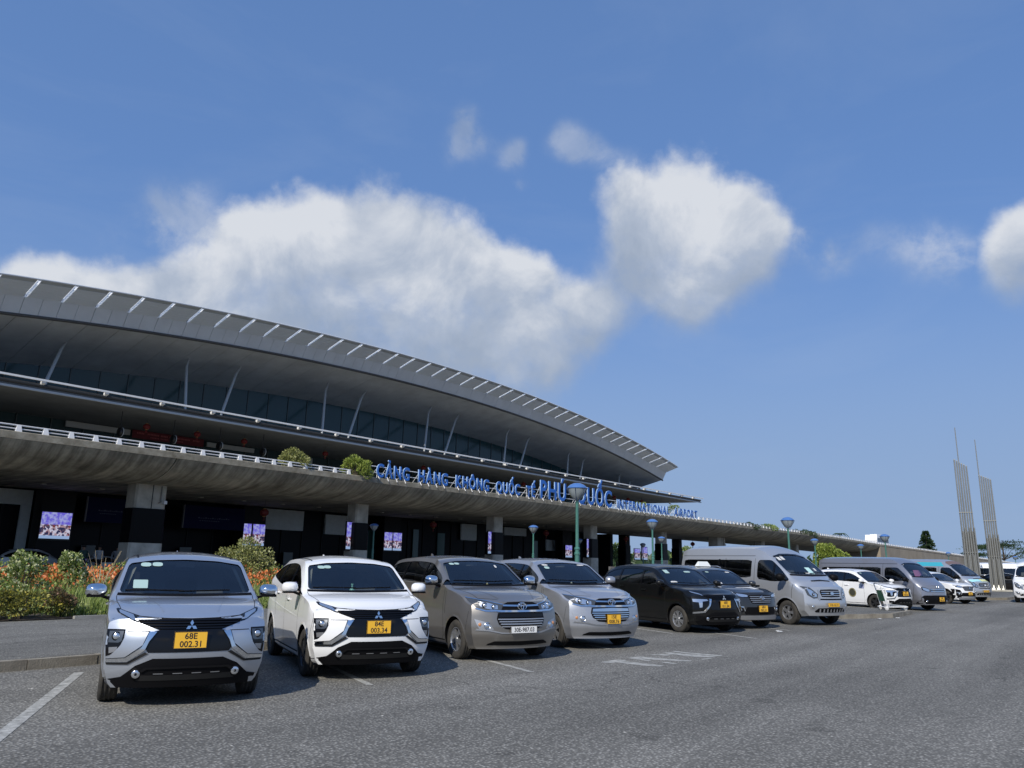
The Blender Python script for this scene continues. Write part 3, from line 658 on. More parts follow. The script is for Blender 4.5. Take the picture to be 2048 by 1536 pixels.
led(65.0, 41.3, 2.45, 1.6, 1.70, 0, 'tall led screen on the pier right of the big street lamp'); led(80.1, 41.3, 2.4, 1.6, 1.68, 0, 'tall led screen on the pier behind the black car')
led(73.95, 50, 2.5, 1.3, 1.32, 0, 'small pinkish led screen on a dark column left of the big street lamp'); led(87.7, 48.9, 2.5, 1.4, 1.3, 0, 'small pinkish led screen above the black car, left of the pair'); led(89.6, 48.9, 2.5, 1.4, 1.55, 0, 'small bluish led screen above the black car, right of the pair')
# ---------------------------------------------------------------- lanterns, lamps under the roofs, banner
mRed = M('lantern_red', (.19, .012, .010), .55, var=.3, vs=8)
mGold = M('lantern_gold', (.45, .25, .06), .4)
def lantern(x, y, z, top, lab, r=.30):
    t = empty('lantern', (x, y, z), 0, lab, 'lantern', 'red lanterns hanging at the terminal')
    m = MB()
    for k in range(12):
        a = 2 * math.pi * k / 12; m.tube([(r * .35 * math.cos(a), r * .35 * math.sin(a), r * .85), (r * .93 * math.cos(a), r * .93 * math.sin(a), r * .4), (r * math.cos(a), r * math.sin(a), 0), (r * .93 * math.cos(a), r * .93 * math.sin(a), -r * .4), (r * .35 * math.cos(a), r * .35 * math.sin(a), -r * .85)], .012, 4)
    m.lathe([(r * .38, r * .86), (r * .9, r * .42), (r * .97, 0), (r * .9, -r * .42), (r * .38, -r * .86)], 20); m.build('lantern_body', mRed, t, smooth=40)
    m = MB(); m.lathe([(.01, r * .98), (r * .4, r * .98), (r * .4, r * .84), (.01, r * .84)], 12); m.build('cap', mGold, t); m = MB(); m.lathe([(.01, -r * .84), (r * .4, -r * .84), (r * .4, -r * .98), (.01, -r * .98)], 12); m.build('cap', mGold, t)
    m = MB(); m.tube([(0, 0, r * .98), (0, 0, top - z)], .012, 4); m.build('cord', mBlack, t)
    m = MB()
    for k in range(6): m.tube([(.04 * math.cos(k), .04 * math.sin(k), -r * .98), (.05 * math.cos(k), .05 * math.sin(k), -r * 1.9)], .012, 4)
    m.build('tassel', mRed, t)
for i, (x, z) in enumerate(((22.4, 9.0), (25.7, 9.0), (29.1, 9.0), (35.9, 9.0), (46.2, 9.05), (60.1, 8.95), (70.5, 9), (77.3, 9.0), (80.5, 9.0), (83.8, 9.0))):
    lantern(x, 46, z + .35, 9.9, ['leftmost red lantern under the upper canopy, above the red banner', 'red lantern under the upper canopy, right part of the red banner', 'third red lantern from the left under the upper canopy', 'red lantern under the canopy between the two bushes', 'dim red lantern above the word beginning the blue lettering', 'dim red lantern above the last small word before the tall letters', 'dim red lantern behind the tall blue letters', 'leftmost of three dim lanterns right of the tall blue letters', 'middle of three dim lanterns right of the tall blue letters', 'rightmost of three dim lanterns right of the tall blue letters'][i], .20)
for i, (x, z) in enumerate(((29.8, 4.6), (45.6, 4.6), (61.2, 4.6), (76.4, 4.6), (93.3, 4.57))):
    lantern(x, 44, z, 5.44, 'red lantern hanging under the viaduct, ' + ['above the screens by the big shrub', 'above the bronze car', 'left of the big street lamp', 'above the black car', 'above the roof of the silver minibus'][i], .27)
for i, x in enumerate((20.4, 23.6, 26.7, 29.9)):
    t = empty('round_lamp', (x, 45, 8.65), 0, 'round black lamp with a pale rim under the canopy, number %s from the left' % ['one', 'two', 'three', 'four'][i], 'lamp', 'round black lamps under the canopy')
    m = MB(); m.lathe([(.01, -.10), (.24, -.08), (.27, .0), (.24, .08), (.01, .10)], 20, ax='x'); m.build('lamp_body', mBlack, t, smooth=40)
    m = MB(); m.lathe([(.24, .075), (.285, .075), (.285, .105), (.24, .105)], 20, ax='x', closed=True); m.build('rim', mTube, t); m = MB(); m.tube([(0, 0, .25), (0, 0, 1.2)], .02, 5); m.build('rod', mBlack, t)
bn = empty('banner', (25.95, 49.95, 9.17), 0, 'long red banner with rows of small pale lettering behind the guard rail', 'banner')
m = MB(); m.box(-2.5, 2.5, 0, .03, 0, .53); m.build('cloth', M('banner_red', (.12, .008, .014), .7), bn)
m = MB(); q = random.Random(3)
for j in range(44):
    if q.random() < .17: continue
    x = -2.2 + j * .1; m.box(x, x + .055, -.008, -.001, .30, .40)
    if 8 < j < 32: m.box(x + .02, x + .065, -.008, -.001, .12, .19)
m.build('small_lettering', M('banner_print', (.42, .10, .10), .7), bn)
# ================================================================ vehicles
# local frame: x forward, y left, z up, origin on the ground under the front axle
def pchip(xs, ys, x):
    """smooth shape-preserving interpolation; xs increasing"""
    xs = np.asarray(xs, float); ys = np.asarray(ys, float); h = np.diff(xs); d = np.diff(ys) / h; n = len(xs); m = np.zeros(n)
    for i in range(1, n - 1):
        if d[i - 1] * d[i] > 0:
            w1, w2 = 2 * h[i] + h[i - 1], h[i] + 2 * h[i - 1]; m[i] = (w1 + w2) / (w1 / d[i - 1] + w2 / d[i])
    m[0], m[-1] = d[0], d[-1]
    x = np.clip(x, xs[0], xs[-1]); i = np.clip(np.searchsorted(xs, x, side='right') - 1, 0, n - 2); t = (x - xs[i]) / h[i]
    return ys[i] * (1 + 2 * t) * (1 - t) ** 2 + m[i] * h[i] * t * (1 - t) ** 2 + ys[i + 1] * t * t * (3 - 2 * t) + m[i + 1] * h[i] * t * t * (t - 1)
def car_body(T, inset=0., front=None, rear=None, z_floor=None, xr=None, nx=84, lower_z=.45, corner=(.30, 2.5), rcorner=(.16, 3.0), nose=None, ny=14):
    """closed body skin. T rows (front to rear): x, zb, ws, wm, zs, wb, zbelt, wt, zt, zc"""
    T = np.array(sorted(T, key=lambda r: r[0]), float); X = T[:, 0]; xf, xb = X[-1], X[0]
    if xr: xs = np.linspace(xr[0], xr[1], nx)
    else:
        xs = np.unique(np.concatenate([np.linspace(xb, xf, nx), X]))
        keep = [xs[0]]
        for v in xs[1:]:
            if v - keep[-1] > .012: keep.append(v)
            else: keep[-1] = v
        xs = np.array(keep)
    c = [pchip(X, T[:, k], xs) for k in range(1, 10)]
    zb, ws, wm, zs, wb, zbt, wt, zt, zc = c
    if inset:
        ws = ws - inset; wm = wm - inset; wb = wb - inset; wt = wt - inset * 1.1; zt = zt - inset * .9; zc = zc - inset * .8
        zb = np.full_like(zb, z_floor) if z_floor is not None else zb
    segs = [3, 4, 5, 4, 6]
    side = []                      # per station list of (y, z) bottom to top
    for i in range(len(xs)):
        if z_floor is not None:
            K = [(ws[i] * .97, zb[i]), (ws[i], zb[i] + .03), (wm[i], (zb[i] + zs[i]) / 2 if zs[i] > zb[i] + .1 else zb[i] + .06), (wm[i], max(zs[i], zb[i] + .08)), (wb[i], max(zbt[i], zb[i] + .1)), (wt[i], max(zt[i], zb[i] + .12))]
        else:
            K = [(ws[i] * .95, zb[i]), (ws[i], zb[i] + .05), (wm[i] - .012, min(lower_z, zs[i] - .05)), (wm[i], zs[i]), (wb[i], zbt[i]), (wt[i], zt[i])]
        P = []
        for k in range(5):
            for j in range(segs[k]):
                t = j / segs[k]; y = lerp(K[k][0], K[k + 1][0], t); z = lerp(K[k][1], K[k + 1][1], t)
                if k == 4: y += .028 * math.sin(math.pi * t)          # curved side glass
                P.append((y, z))
        P.append(K[5]); side.append(P)
    ns = len(side[0])
    V = []; idx = {}
    def put(key, p):
        if key not in idx: idx[key] = len(V); V.append(p)
        return idx[key]
    nxs = len(xs)
    tv = [math.sin(math.pi / 2 * j / ny) if False else j / ny for j in range(ny + 1)]
    def topz(i, v): return zt[i] + (zc[i] - zt[i]) * (1 - abs(v) ** 2.3)
    F = []
    def sidev(i, s, k): return put(('s', i, s, k), (xs[i], s * side[i][k][0], side[i][k][1]))
    def topv(i, j):                # j from -ny..ny
        if abs(j) == ny: return sidev(i, 1 if j > 0 else -1, ns - 1)
        v = j / ny; return put(('t', i, j), (xs[i], v * wt[i], topz(i, v)))
    def botv(i, j):
        if abs(j) == ny: return sidev(i, 1 if j > 0 else -1, 0)
        v = j / ny; return put(('b', i, j), (xs[i], v * side[i][0][0], side[i][0][1]))
    def capv(i, j, k):
        if k == ns - 1: return topv(i, j)
        if k == 0: return botv(i, j)
        if abs(j) == ny: return sidev(i, 1 if j > 0 else -1, k)
        v = j / ny; y, z = side[i][k]; g = k / (ns - 1); z += (zc[i] - zt[i]) * (1 - abs(v) ** 2.3) * g ** 2
        return put(('c', i, j, k), (xs[i], v * y, z))
    for i in range(nxs - 1):
        for k in range(ns - 1):
            F.append((sidev(i, 1, k), sidev(i, 1, k + 1), sidev(i + 1, 1, k + 1), sidev(i + 1, 1, k)))
            F.append((sidev(i, -1, k), sidev(i + 1, -1, k), sidev(i + 1, -1, k + 1), sidev(i, -1, k + 1)))
        for j in range(-ny, ny):
            F.append((topv(i, j), topv(i + 1, j), topv(i + 1, j + 1), topv(i, j + 1))[::-1][:4])
            F.append((botv(i, j), botv(i, j + 1), botv(i + 1, j + 1), botv(i + 1, j))[::-1])
    for i in (0, nxs - 1):
        for j in range(-ny, ny):
            for k in range(ns - 1):
                q = (capv(i, j, k), capv(i, j + 1, k), capv(i, j + 1, k + 1), capv(i, j, k + 1)); F.append(q if i else q[::-1])
    V = np.array(V)
    if not inset:
        W = T[:, 3].max()
        ay = np.minimum(np.abs(V[:, 1]) / W, 1.15)
        ff = np.clip((V[:, 0] - (xf - 1.05)) / 1.05, 0, 1); ff = ff * ff * (3 - 2 * ff)
        g = np.interp(V[:, 2], *nose) if nose else 0
        fn = np.clip((V[:, 0] - (xf - .45)) / .45, 0, 1); fn = fn * fn * (3 - 2 * fn)
        V[:, 0] -= ff * corner[0] * ay ** corner[1] + fn * g
        fr = np.clip(((xb + .8) - V[:, 0]) / .8, 0, 1); fr = fr * fr * (3 - 2 * fr)
        V[:, 0] += fr * rcorner[0] * ay ** rcorner[1]
    return V, F
def body_mesh(name, V, F, mats):
    me = bpy.data.meshes.new(name); me.from_pydata([tuple(v) for v in V], [], F)
    for m in mats: me.materials.append(m)
    bm = bmesh.new(); bm.from_mesh(me); bmesh.ops.remove_doubles(bm, verts=bm.verts, dist=1e-4); bmesh.ops.recalc_face_normals(bm, faces=bm.faces); bm.to_mesh(me); bm.free(); return me
def boolean(me, cutters):
    o = bpy.data.objects.new('tmp_body', me); COL.objects.link(o); cs = []
    for cm, ss in cutters:
        c = bpy.data.objects.new('tmp_cut', cm); COL.objects.link(c); cs.append(c)
        md = o.modifiers.new('b', 'BOOLEAN'); md.operation = 'DIFFERENCE'; md.object = c; md.solver = 'EXACT'; md.use_self = ss
        try: md.material_mode = 'TRANSFER'
        except Exception: pass
    dg = bpy.context.evaluated_depsgraph_get(); out = bpy.data.meshes.new_from_object(o.evaluated_get(dg))
    for c in cs: bpy.data.objects.remove(c)
    bpy.data.objects.remove(o); return out
def chaikin(poly, n=2, k=.22):
    for _ in range(n):
        q = []
        for i in range(len(poly)):
            a, b = poly[i], poly[(i + 1) % len(poly)]
            q += [(lerp(a[0], b[0], k), lerp(a[1], b[1], k)), (lerp(a[0], b[0], 1 - k), lerp(a[1], b[1], 1 - k))]
        poly = q
    return poly
def mirror(poly): return [(-u, v) for u, v in poly][::-1]
def full(half):
    """half outline from the centre line out and back to the centre (first and last on u = 0) -> closed symmetric outline"""
    return [(u, v) for u, v in half] + [(-u, v) for u, v in half[::-1] if abs(u) > 1e-6]
class Skin:
    def __init__(s, V, F): s.t = BVHTree.FromPolygons([tuple(v) for v in V], [tuple(f) for f in F])
    def hit(s, ax, sg, u, v):
        if ax == 'f': o, d = Vector((4, u, v)), Vector((-1, 0, 0))
        elif ax == 'b': o, d = Vector((-9, u, v)), Vector((1, 0, 0))
        elif ax == 's': o, d = Vector((u, 4 * sg, v)), Vector((0, -sg, 0))
        else: o, d = Vector((u, v, 6)), Vector((0, 0, -1))
        h = s.t.ray_cast(o, d)
        if h[0] is None:
            return None
        n = h[1]
        if n.dot(d) > 0: n = -n
        return h[0], n
    def patch(s, name, poly, mat, parent, ax='f', sg=1, off=.004, thick=.012, grid=.06, smooth=30, rnd_=0, mats=None, nmix=.5):
        """cut the outline into small pieces, lay them on the body and give them an edge"""
        if rnd_: poly = chaikin(poly, rnd_)
        bm = bmesh.new(); vs = [bm.verts.new((u, v, 0)) for u, v in poly]
        try: bm.faces.new(vs)
        except Exception: bm.free(); return None
        us = [p[0] for p in poly]; vv = [p[1] for p in poly]
        for axis, lo, hi in ((0, min(us), max(us)), (1, min(vv), max(vv))):
            n = int((hi - lo) / grid)
            for k in range(1, n + 1):
                t = lo + (hi - lo) * k / (n + 1); co = (t, 0, 0) if axis == 0 else (0, t, 0); no = (1, 0, 0) if axis == 0 else (0, 1, 0)
                bmesh.ops.bisect_plane(bm, geom=bm.verts[:] + bm.edges[:] + bm.faces[:], plane_co=co, plane_no=no, dist=1e-5)
        cu, cv = sum(us) / len(us), sum(vv) / len(vv)
        view = {'f': Vector((1, 0, 0)), 'b': Vector((-1, 0, 0)), 's': Vector((0, sg, 0)), 't': Vector((0, 0, 1))}[ax]
        bad = []; 
        for v in bm.verts:
            u0, v0 = v.co.x, v.co.y; h = None
            for t in (0, .02, .05, .1, .2, .35):
                h = s.hit(ax, sg, lerp(u0, cu, t), lerp(v0, cv, t))
                if h: break
            if not h: bad.append(v); continue
            p, n = h
            if t > 0: p = Vector((p.x, u0, v0)) if ax in 'fb' else (Vector((u0, p.y, v0)) if ax == 's' else Vector((u0, v0, p.z)))
            n = (n * (1 - nmix) + view * nmix).normalized(); v.co = p + n * off
        if bad: bmesh.ops.delete(bm, geom=bad, context='VERTS')
        if not bm.faces: bm.free(); return None
        bmesh.ops.recalc_face_normals(bm, faces=bm.faces)
        if sum((f.normal.dot(view) for f in bm.faces)) < 0: bmesh.ops.reverse_faces(bm, faces=bm.faces)
        if thick:
            be = [e for e in bm.edges if e.is_boundary]; r = bmesh.ops.extrude_edge_only(bm, edges=be)
            for v in [g for g in r['geom'] if isinstance(g, bmesh.types.BMVert)]: v.co -= view * thick
            bmesh.ops.recalc_face_normals(bm, faces=bm.faces)
        me = bpy.data.meshes.new(name); bm.to_mesh(me); bm.free()
        for m in (mats or [mat]): me.materials.append(m)
        set_smooth(me, smooth); return mkobj(name, me, parent)
    def line(s, name, pts, w, mat, parent, ax='s', sg=1, off=.0015):
        """thin shut line along a polyline on the body"""
        m = MB(); P = []
        for i in range(len(pts) - 1):
            a, b = pts[i], pts[i + 1]; L = math.dist(a, b); n = max(1, int(L / .05))
            for k in range(n + (i == len(pts) - 2)): P.append((lerp(a[0], b[0], k / n), lerp(a[1], b[1], k / n)))
        Q = []
        for i, p in enumerate(P):
            a, b = P[max(i - 1, 0)], P[min(i + 1, len(P) - 1)]; d = Vector((b[0] - a[0], b[1] - a[1])).normalized(); q = (-d.y * w / 2, d.x * w / 2)
            r = []
            for sgn in (-1, 1):
                h = s.hit(ax, sg, p[0] + q[0] * sgn, p[1] + q[1] * sgn)
                if h: r.append(h[0] + h[1] * off)
            if len(r) == 2: Q.append(r)
            else: Q.append(None)
        V = []; F = []
        for i in range(len(Q) - 1):
            if Q[i] and Q[i + 1]: o = len(V); V += [Q[i][0], Q[i][1], Q[i + 1][1], Q[i + 1][0]]; F.append((o, o + 1, o + 2, o + 3))
        if V: m.add(V, F); return m.build(name, mat, parent, smooth=60)

# --- vehicle materials
def paint(name, col, metal=.0, rough=.35, dirt=.10):
    if name in MT: return MT[name]
    m = M(name, col, rough, metal=metal, coat=1.0, rv=.05, vs=3.)
    nt = m.node_tree; N = nt.nodes; L = nt.links.new; b = N['Principled BSDF']; b.inputs['Coat Roughness'].default_value = .05
    # road dust: more of it low on the body
    tc = N.new('ShaderNodeTexCoord'); sp = N.new('ShaderNodeSeparateXYZ'); L(tc.outputs['Object'], sp.inputs[0])
    r = N.new('ShaderNodeMapRange'); L(sp.outputs[2], r.inputs[0]); r.inputs[1].default_value = .75; r.inputs[2].default_value = .2; r.inputs[3].default_value = .0; r.inputs[4].default_value = dirt * 3
    n = N.new('ShaderNodeTexNoise'); n.inputs['Scale'].default_value = 5; n.inputs['Detail'].default_value = 6; L(tc.outputs['Object'], n.inputs['Vector'])
    a = N.new('ShaderNodeMath'); a.operation = 'ADD'; L(r.outputs[0], a.inputs[0]); a.inputs[1].default_value = dirt * .5
    k = N.new('ShaderNodeMath'); k.operation = 'MULTIPLY'; k.use_clamp = True; L(a.outputs[0], k.inputs[0]); L(n.outputs['Fac'], k.inputs[1])
    mx = N.new('ShaderNodeMix'); mx.data_type = 'RGBA'; L(k.outputs[0], mx.inputs[0]); mx.inputs[6].default_value = (*col, 1); mx.inputs[7].default_value = (.20, .175, .14, 1); L(mx.outputs[2], b.inputs['Base Color'])
    return m
pSilver = paint('silver_paint', (.53, .57, .63), .72, .30); pWhite = paint('white_car_paint', (.82, .83, .84), 0, .4, .03); pBronze = paint('bronze_grey_paint', (.245, .232, .215), .65, .33)
pSilver2 = paint('silver_blue_paint', (.43, .45, .49), .6, .32); pBlack = paint('black_paint', (.004, .0045, .005), 0, .30, .012); pBlack.node_tree.nodes['Principled BSDF'].inputs['Coat Weight'].default_value = .45; pBlack.node_tree.nodes['Principled BSDF'].inputs['Specular IOR Level'].default_value = .2; pGrey = paint('dark_grey_paint', (.035, .037, .039), .5, .32, .03)
pVanGrey = paint('grey_van_paint', (.30, .31, .35), .6, .34); pTurq = paint('turquoise_paint', (.05, .42, .55), 0, .35, .05); pVan = paint('silver_van_paint', (.52, .54, .57), .6, .34)
mGlassW = glass('windscreen_glass', (.70, .76, .76), 1.); mGlassS = glass('privacy_glass', (.10, .11, .12), .9); mLens = glass('lamp_lens', (.82, .85, .88), 1.)
mInt = M('interior_dark', (.075, .075, .08), .8); mIntL = M('interior_beige', (.30, .28, .24), .8); mSeat = M('seat_fabric', (.16, .155, .15), .85, var=.3, vs=12)
mTyre = M('tyre_rubber', (.022, .021, .020), .85, var=.5, vs=9, col2=(.055, .05, .042)); mRim = M('alloy', (.50, .51, .53), .3, metal=.8); mChr = M('chrome', (.80, .82, .84), .08, metal=1.); mSatin = M('satin_silver', (.45, .46, .48), .3, metal=.7)
mGloss = M('gloss_black', (.004, .004, .005), .12, spec=.4); mPla = M('trim_black', (.006, .006, .007), .5, spec=.10); mRefl = M('lamp_reflector', (.72, .75, .78), .18, metal=.9); mAmber = M('amber_lens', (.55, .25, .10), .2, coat=1.)
mDRim = M('dark_alloy', (.055, .056, .06), .35, metal=.7); mPlY = M('plate_yellow', (.82, .46, .035), .5); mPlW = M('plate_white', (.76, .77, .76), .5); mInk = M('plate_ink', (.02, .015, .02), .5); mGap = M('shut_line', (.006, .006, .006), .7)
mStick = M('sticker', (.36, .50, .48), .5); mPaper = M('paper', (.55, .56, .56), .7); mTail = M('tail_lamp_red', (.30, .01, .01), .2, coat=1.)
_wc = {}
def wheel_meshes(R, w, rr, style, rimmat):
    k = (R, w, rr, style, rimmat.name)
    if k in _wc: return _wc[k]
    h = w / 2; t = MB()
    prof = [(rr, -h * .86), (rr + .02, -h * .97), (R - .045, -h), (R - .016, -h * .90), (R - .003, -h * .72)]
    for g in (-.45, 0, .45): prof += [(R, (g - .16) * h), (R - .009, (g - .10) * h), (R - .009, (g + .10) * h), (R, (g + .16) * h)]
    prof += [(R - .003, h * .72), (R - .016, h * .90), (R - .045, h), (rr + .02, h * .97), (rr, h * .86)]
    t.lathe(prof, 40, ax='y'); tm = t.mesh('tyre', mTyre, 40)
    r = MB(); r.lathe([(rr + .002, h * .84), (rr - .012, h * .86), (rr - .022, h * .70), (rr - .03, -h * .7), (rr, -h * .84)], 36, ax='y')
    def spoke(a, w0, w1, y0, y1):
        c, s = math.cos(a), math.sin(a); q = []
        for rad, ww, yy in ((.045, w0, y0), (rr - .012, w1, y1)):
            for sg in (-1, 1): q.append((rad, sg * ww, yy))
        P = [Vector((c * x - s * z, y, s * x + c * z)) for x, z, y in [(q[0][0], q[0][1], q[0][2]), (q[2][0], q[2][1], q[2][2]), (q[3][0], q[3][1], q[3][2]), (q[1][0], q[1][1], q[1][2])]]
        r.hexa([p - Vector((0, .035, 0)) for p in P], P)
    n, tw = {'five': (5, 1), 'twin': (5, 2), 'six': (6, 2), 'many': (8, 1)}[style]
    for i in range(n):
        a = 2 * math.pi * i / n + .3
        if tw == 2:
            for d in (-.17, .17): spoke(a + d, .016, .020, h * .80, h * .74)
        else: spoke(a, .034, .050 if style == 'five' else .03, h * .80, h * .74)
    r.lathe([(.006, h * .84), (.05, h * .83), (.058, h * .74), (.058, h * .3)], 18, ax='y'); rm = r.mesh('rim', rimmat, 35)
    d = MB(); d.lathe([(.01, h * .1), (rr * .72, h * .1), (rr * .72, 0), (.01, 0)], 24, ax='y'); d.lathe([(.01, -h * .2), (rr - .03, -h * .2)], 24, ax='y'); dm = d.mesh('brake_disc', M('brake_iron', (.06, .055, .05), .5, metal=.6))
    _wc[k] = (tm, rm, dm); return _wc[k]
def wheel(parent, x, y, R, w, rr, style, rimmat, side, steer=0., a=0.):
    e = empty('wheel', (x, y, R), steer + (0 if side > 0 else math.pi), parent=parent)
    for me in wheel_meshes(R, w, rr, style, rimmat):
        o = mkobj(me.name.split('.')[0], me, e); o.rotation_euler = (0, a, 0)
def plate(parent, x, y, z, lines, w=.34, h=.18, white=False, tilt=0.):
    e = empty('license_plate', (x, y, z), parent=parent); e.rotation_euler = (0, tilt, 0)
    m = MB(); m.box(0, .008, -w / 2, w / 2, -h / 2, h / 2); m.build('plate_sheet', mPlW if white else mPlY, e)
    m = MB()
    for a in ((-w / 2, w / 2, -h / 2, -h / 2 + .006), (-w / 2, w / 2, h / 2 - .006, h / 2), (-w / 2, -w / 2 + .006, -h / 2 + .0065, h / 2 - .0065), (w / 2 - .006, w / 2, -h / 2 + .0065, h / 2 - .0065)): m.box(.008, .010, *a)
    m.build('plate_edge', mInk, e)
    n = len(lines)
    for i, s in enumerate(lines):
        sz = h * (.50 if n == 2 else .80) ; me = text_mesh(s, sz, .001, mInk, align='CENTER', bold=.012 * sz, sx=.92 if n == 1 else .98)
        xs = [v.co.x for v in me.vertices]; c = (min(xs) + max(xs)) / 2; k = min(1., (w * .92) / (max(xs) - min(xs)))
        me.transform(Matrix.Diagonal((k, 1, 1, 1)) @ Matrix.Translation((-c, 0, 0)))
        zz = (h * .07 if i == 0 else -h * .40) if n == 2 else -h * .28
        mkobj('plate_number', me, e, (.0095, 0, zz), (math.pi / 2, 0, math.pi / 2))
def disc_on(sk, name, u, v, r, mat, parent, off=.02, ax='f', sg=1, dep=.03, seg=18, mats=None):
    h = sk.hit(ax, sg, u, v)
    if not h: return
    p, n = h; view = {'f': Vector((1, 0, 0)), 's': Vector((0, sg, 0))}[ax]; n = (n * .35 + view * .65).normalized()
    m = MB(); m.lathe([(.001, .004), (r * .5, .003), (r * .92, -.002), (r, -.006), (r, -dep)], seg)
    me = m.mesh(name, mat, 50); o = mkobj(name, me, parent, p + n * off); o.rotation_euler = n.to_track_quat('Z', 'Y').to_euler(); return o
def ring_on(sk, name, u, v, r, rt, mat, parent, off=.02, ax='f', sg=1):
    h = sk.hit(ax, sg, u, v)
    if not h: return
    p, n = h; view = {'f': Vector((1, 0, 0)), 's': Vector((0, sg, 0))}[ax]; n = (n * .35 + view * .65).normalized()
    m = MB(); m.lathe([(r - rt, 0), (r, .006), (r + rt, 0), (r, -.008)], 24, closed=True); o = mkobj(name, m.mesh(name, mat, 50), parent, p + n * off); o.rotation_euler = n.to_track_quat('Z', 'Y').to_euler(); return o
def emblem(parent, kind, x, y, z, s, mat, tilt=-.25):
    e = empty('emblem', (x, y, z), parent=parent); m = MB(); e.rotation_euler = (0, tilt, 0)
    if kind == 'diamonds':
        for a in (90, 210, 330):
            c, q = math.cos(math.radians(a)), math.sin(math.radians(a)); L = s * .5; W = s * .145
            P = [(0, 0), (c * L * .5 - q * W, q * L * .5 + c * W), (c * L, q * L), (c * L * .5 + q * W, q * L * .5 - c * W)]
            m.prism(P, -.002, .010, ax='x')
    elif kind == 'ovals':
        def ring(cy, cz, ry, rz, t, x0=.0):
            n = 26; vs = []; 
            for k in range(n):
                a = 2 * math.pi * k / n
                for rr, xx in ((1 - t, 0), (1, .010), (1 + t, 0), (1, -.006)): vs.append((x0 + xx, cy + ry * rr * math.cos(a), cz + rz * rr * math.sin(a)))
            m.add(vs, [(k * 4 + j, k * 4 + (j + 1) % 4, ((k + 1) % n) * 4 + (j + 1) % 4, ((k + 1) % n) * 4 + j) for k in range(n) for j in range(4)])
        ring(0, 0, s * .5, s * .34, .10); ring(0, 0, s * .15, s * .30, .26, .002); ring(0, s * .13, s * .33, s * .13, .22, .003)
    else:
        n = 24; m.prism([(s * .5 * math.cos(2 * math.pi * k / n), s * .26 * math.sin(2 * math.pi * k / n)) for k in range(n)], -.002, .008, ax='x')
    m.build('badge', mat, e, smooth=30); return e
def car_mirror(parent, x, y, z, s, mat, size=1.):
    e = empty('mirror', (x, y, z), parent=parent)
    m = MB(); a = .085 * size; 
    V = []; prof = [(-.055, .62, .66), (-.03, .96, .95), (0, 1, 1), (.045, .86, .86), (.08, .58, .6), (.10, .25, .3)]
    for xx, ky, kz in prof:
        for k in range(16):
            t = 2 * math.pi * k / 16; cx, cz = math.cos(t), math.sin(t); q = lambda v: math.copysign(abs(v) ** .7, v)
            V.append((xx * size, s * (.115 * size + q(cx) * .125 * size * ky), q(cz) * a * kz))
    m.add(V, [(i * 16 + k, i * 16 + (k + 1) % 16, (i + 1) * 16 + (k + 1) % 16, (i + 1) * 16 + k) for i in range(5) for k in range(16)] + [tuple(range(16))[::-1], tuple(80 + k for k in range(16))])
    m.build('mirror_shell', mat, e, smooth=50)
    m = MB(); m.hexa([(-.03, s * -.06, -.13), (.03, s * -.06, -.13), (.03, s * .06, -.055), (-.03, s * .06, -.055)], [(-.03, s * -.06, -.08), (.03, s * -.06, -.08), (.04, s * .16, -.045), (-.04, s * .16, -.045)]); m.box(-.045, .075, *sorted((s * .02, s * .215)), -.082 * size, -.055 * size); m.build('mirror_foot', mPla, e)
    return e
def wiper(sk, parent, pts):
    m = MB(); P = []
    for u, v in pts:
        h = sk.hit('f', 1, u, v)
        if h: P.append(h[0] + h[1] * .022)
    if len(P) > 1: m.tube(P, .010, 5); m.build('wiper', mPla, parent)
def seats(parent, xs, zc, mat, w=.40, head=.62, x_wheel=None):
    for x, y in xs:
        e = empty('seat', (x, y, zc), parent=parent)
        m = MB(); m.hexa([(-.14, -w / 2, -.15), (.02, -w / 2, -.15), (.02, w / 2, -.15), (-.14, w / 2, -.15)], [(-.24, -w * .40, head - .14), (-.13, -w * .40, head - .14), (-.13, w * .40, head - .14), (-.24, w * .40, head - .14)]); m.build('backrest', mat, e)
        m = MB(); m.box(-.23, -.13, -.12, .12, head - .11, head + .06); m.tube([(-.18, -.06, head - .2), (-.18, -.06, head)], .01, 5); m.build('headrest', mat, e)
    if x_wheel:
        e = empty('steering_wheel', x_wheel, parent=parent); e.rotation_euler = (0, -1.15, 0); m = MB(); n = 20
        m.tube([(.18 * math.cos(2 * math.pi * k / n), .18 * math.sin(2 * math.pi * k / n), 0) for k in range(n + 1)], .015, 6, caps=False); m.box(-.16, .16, -.02, .02, -.02, .01); m.build('wheel_rim', mPla, e)

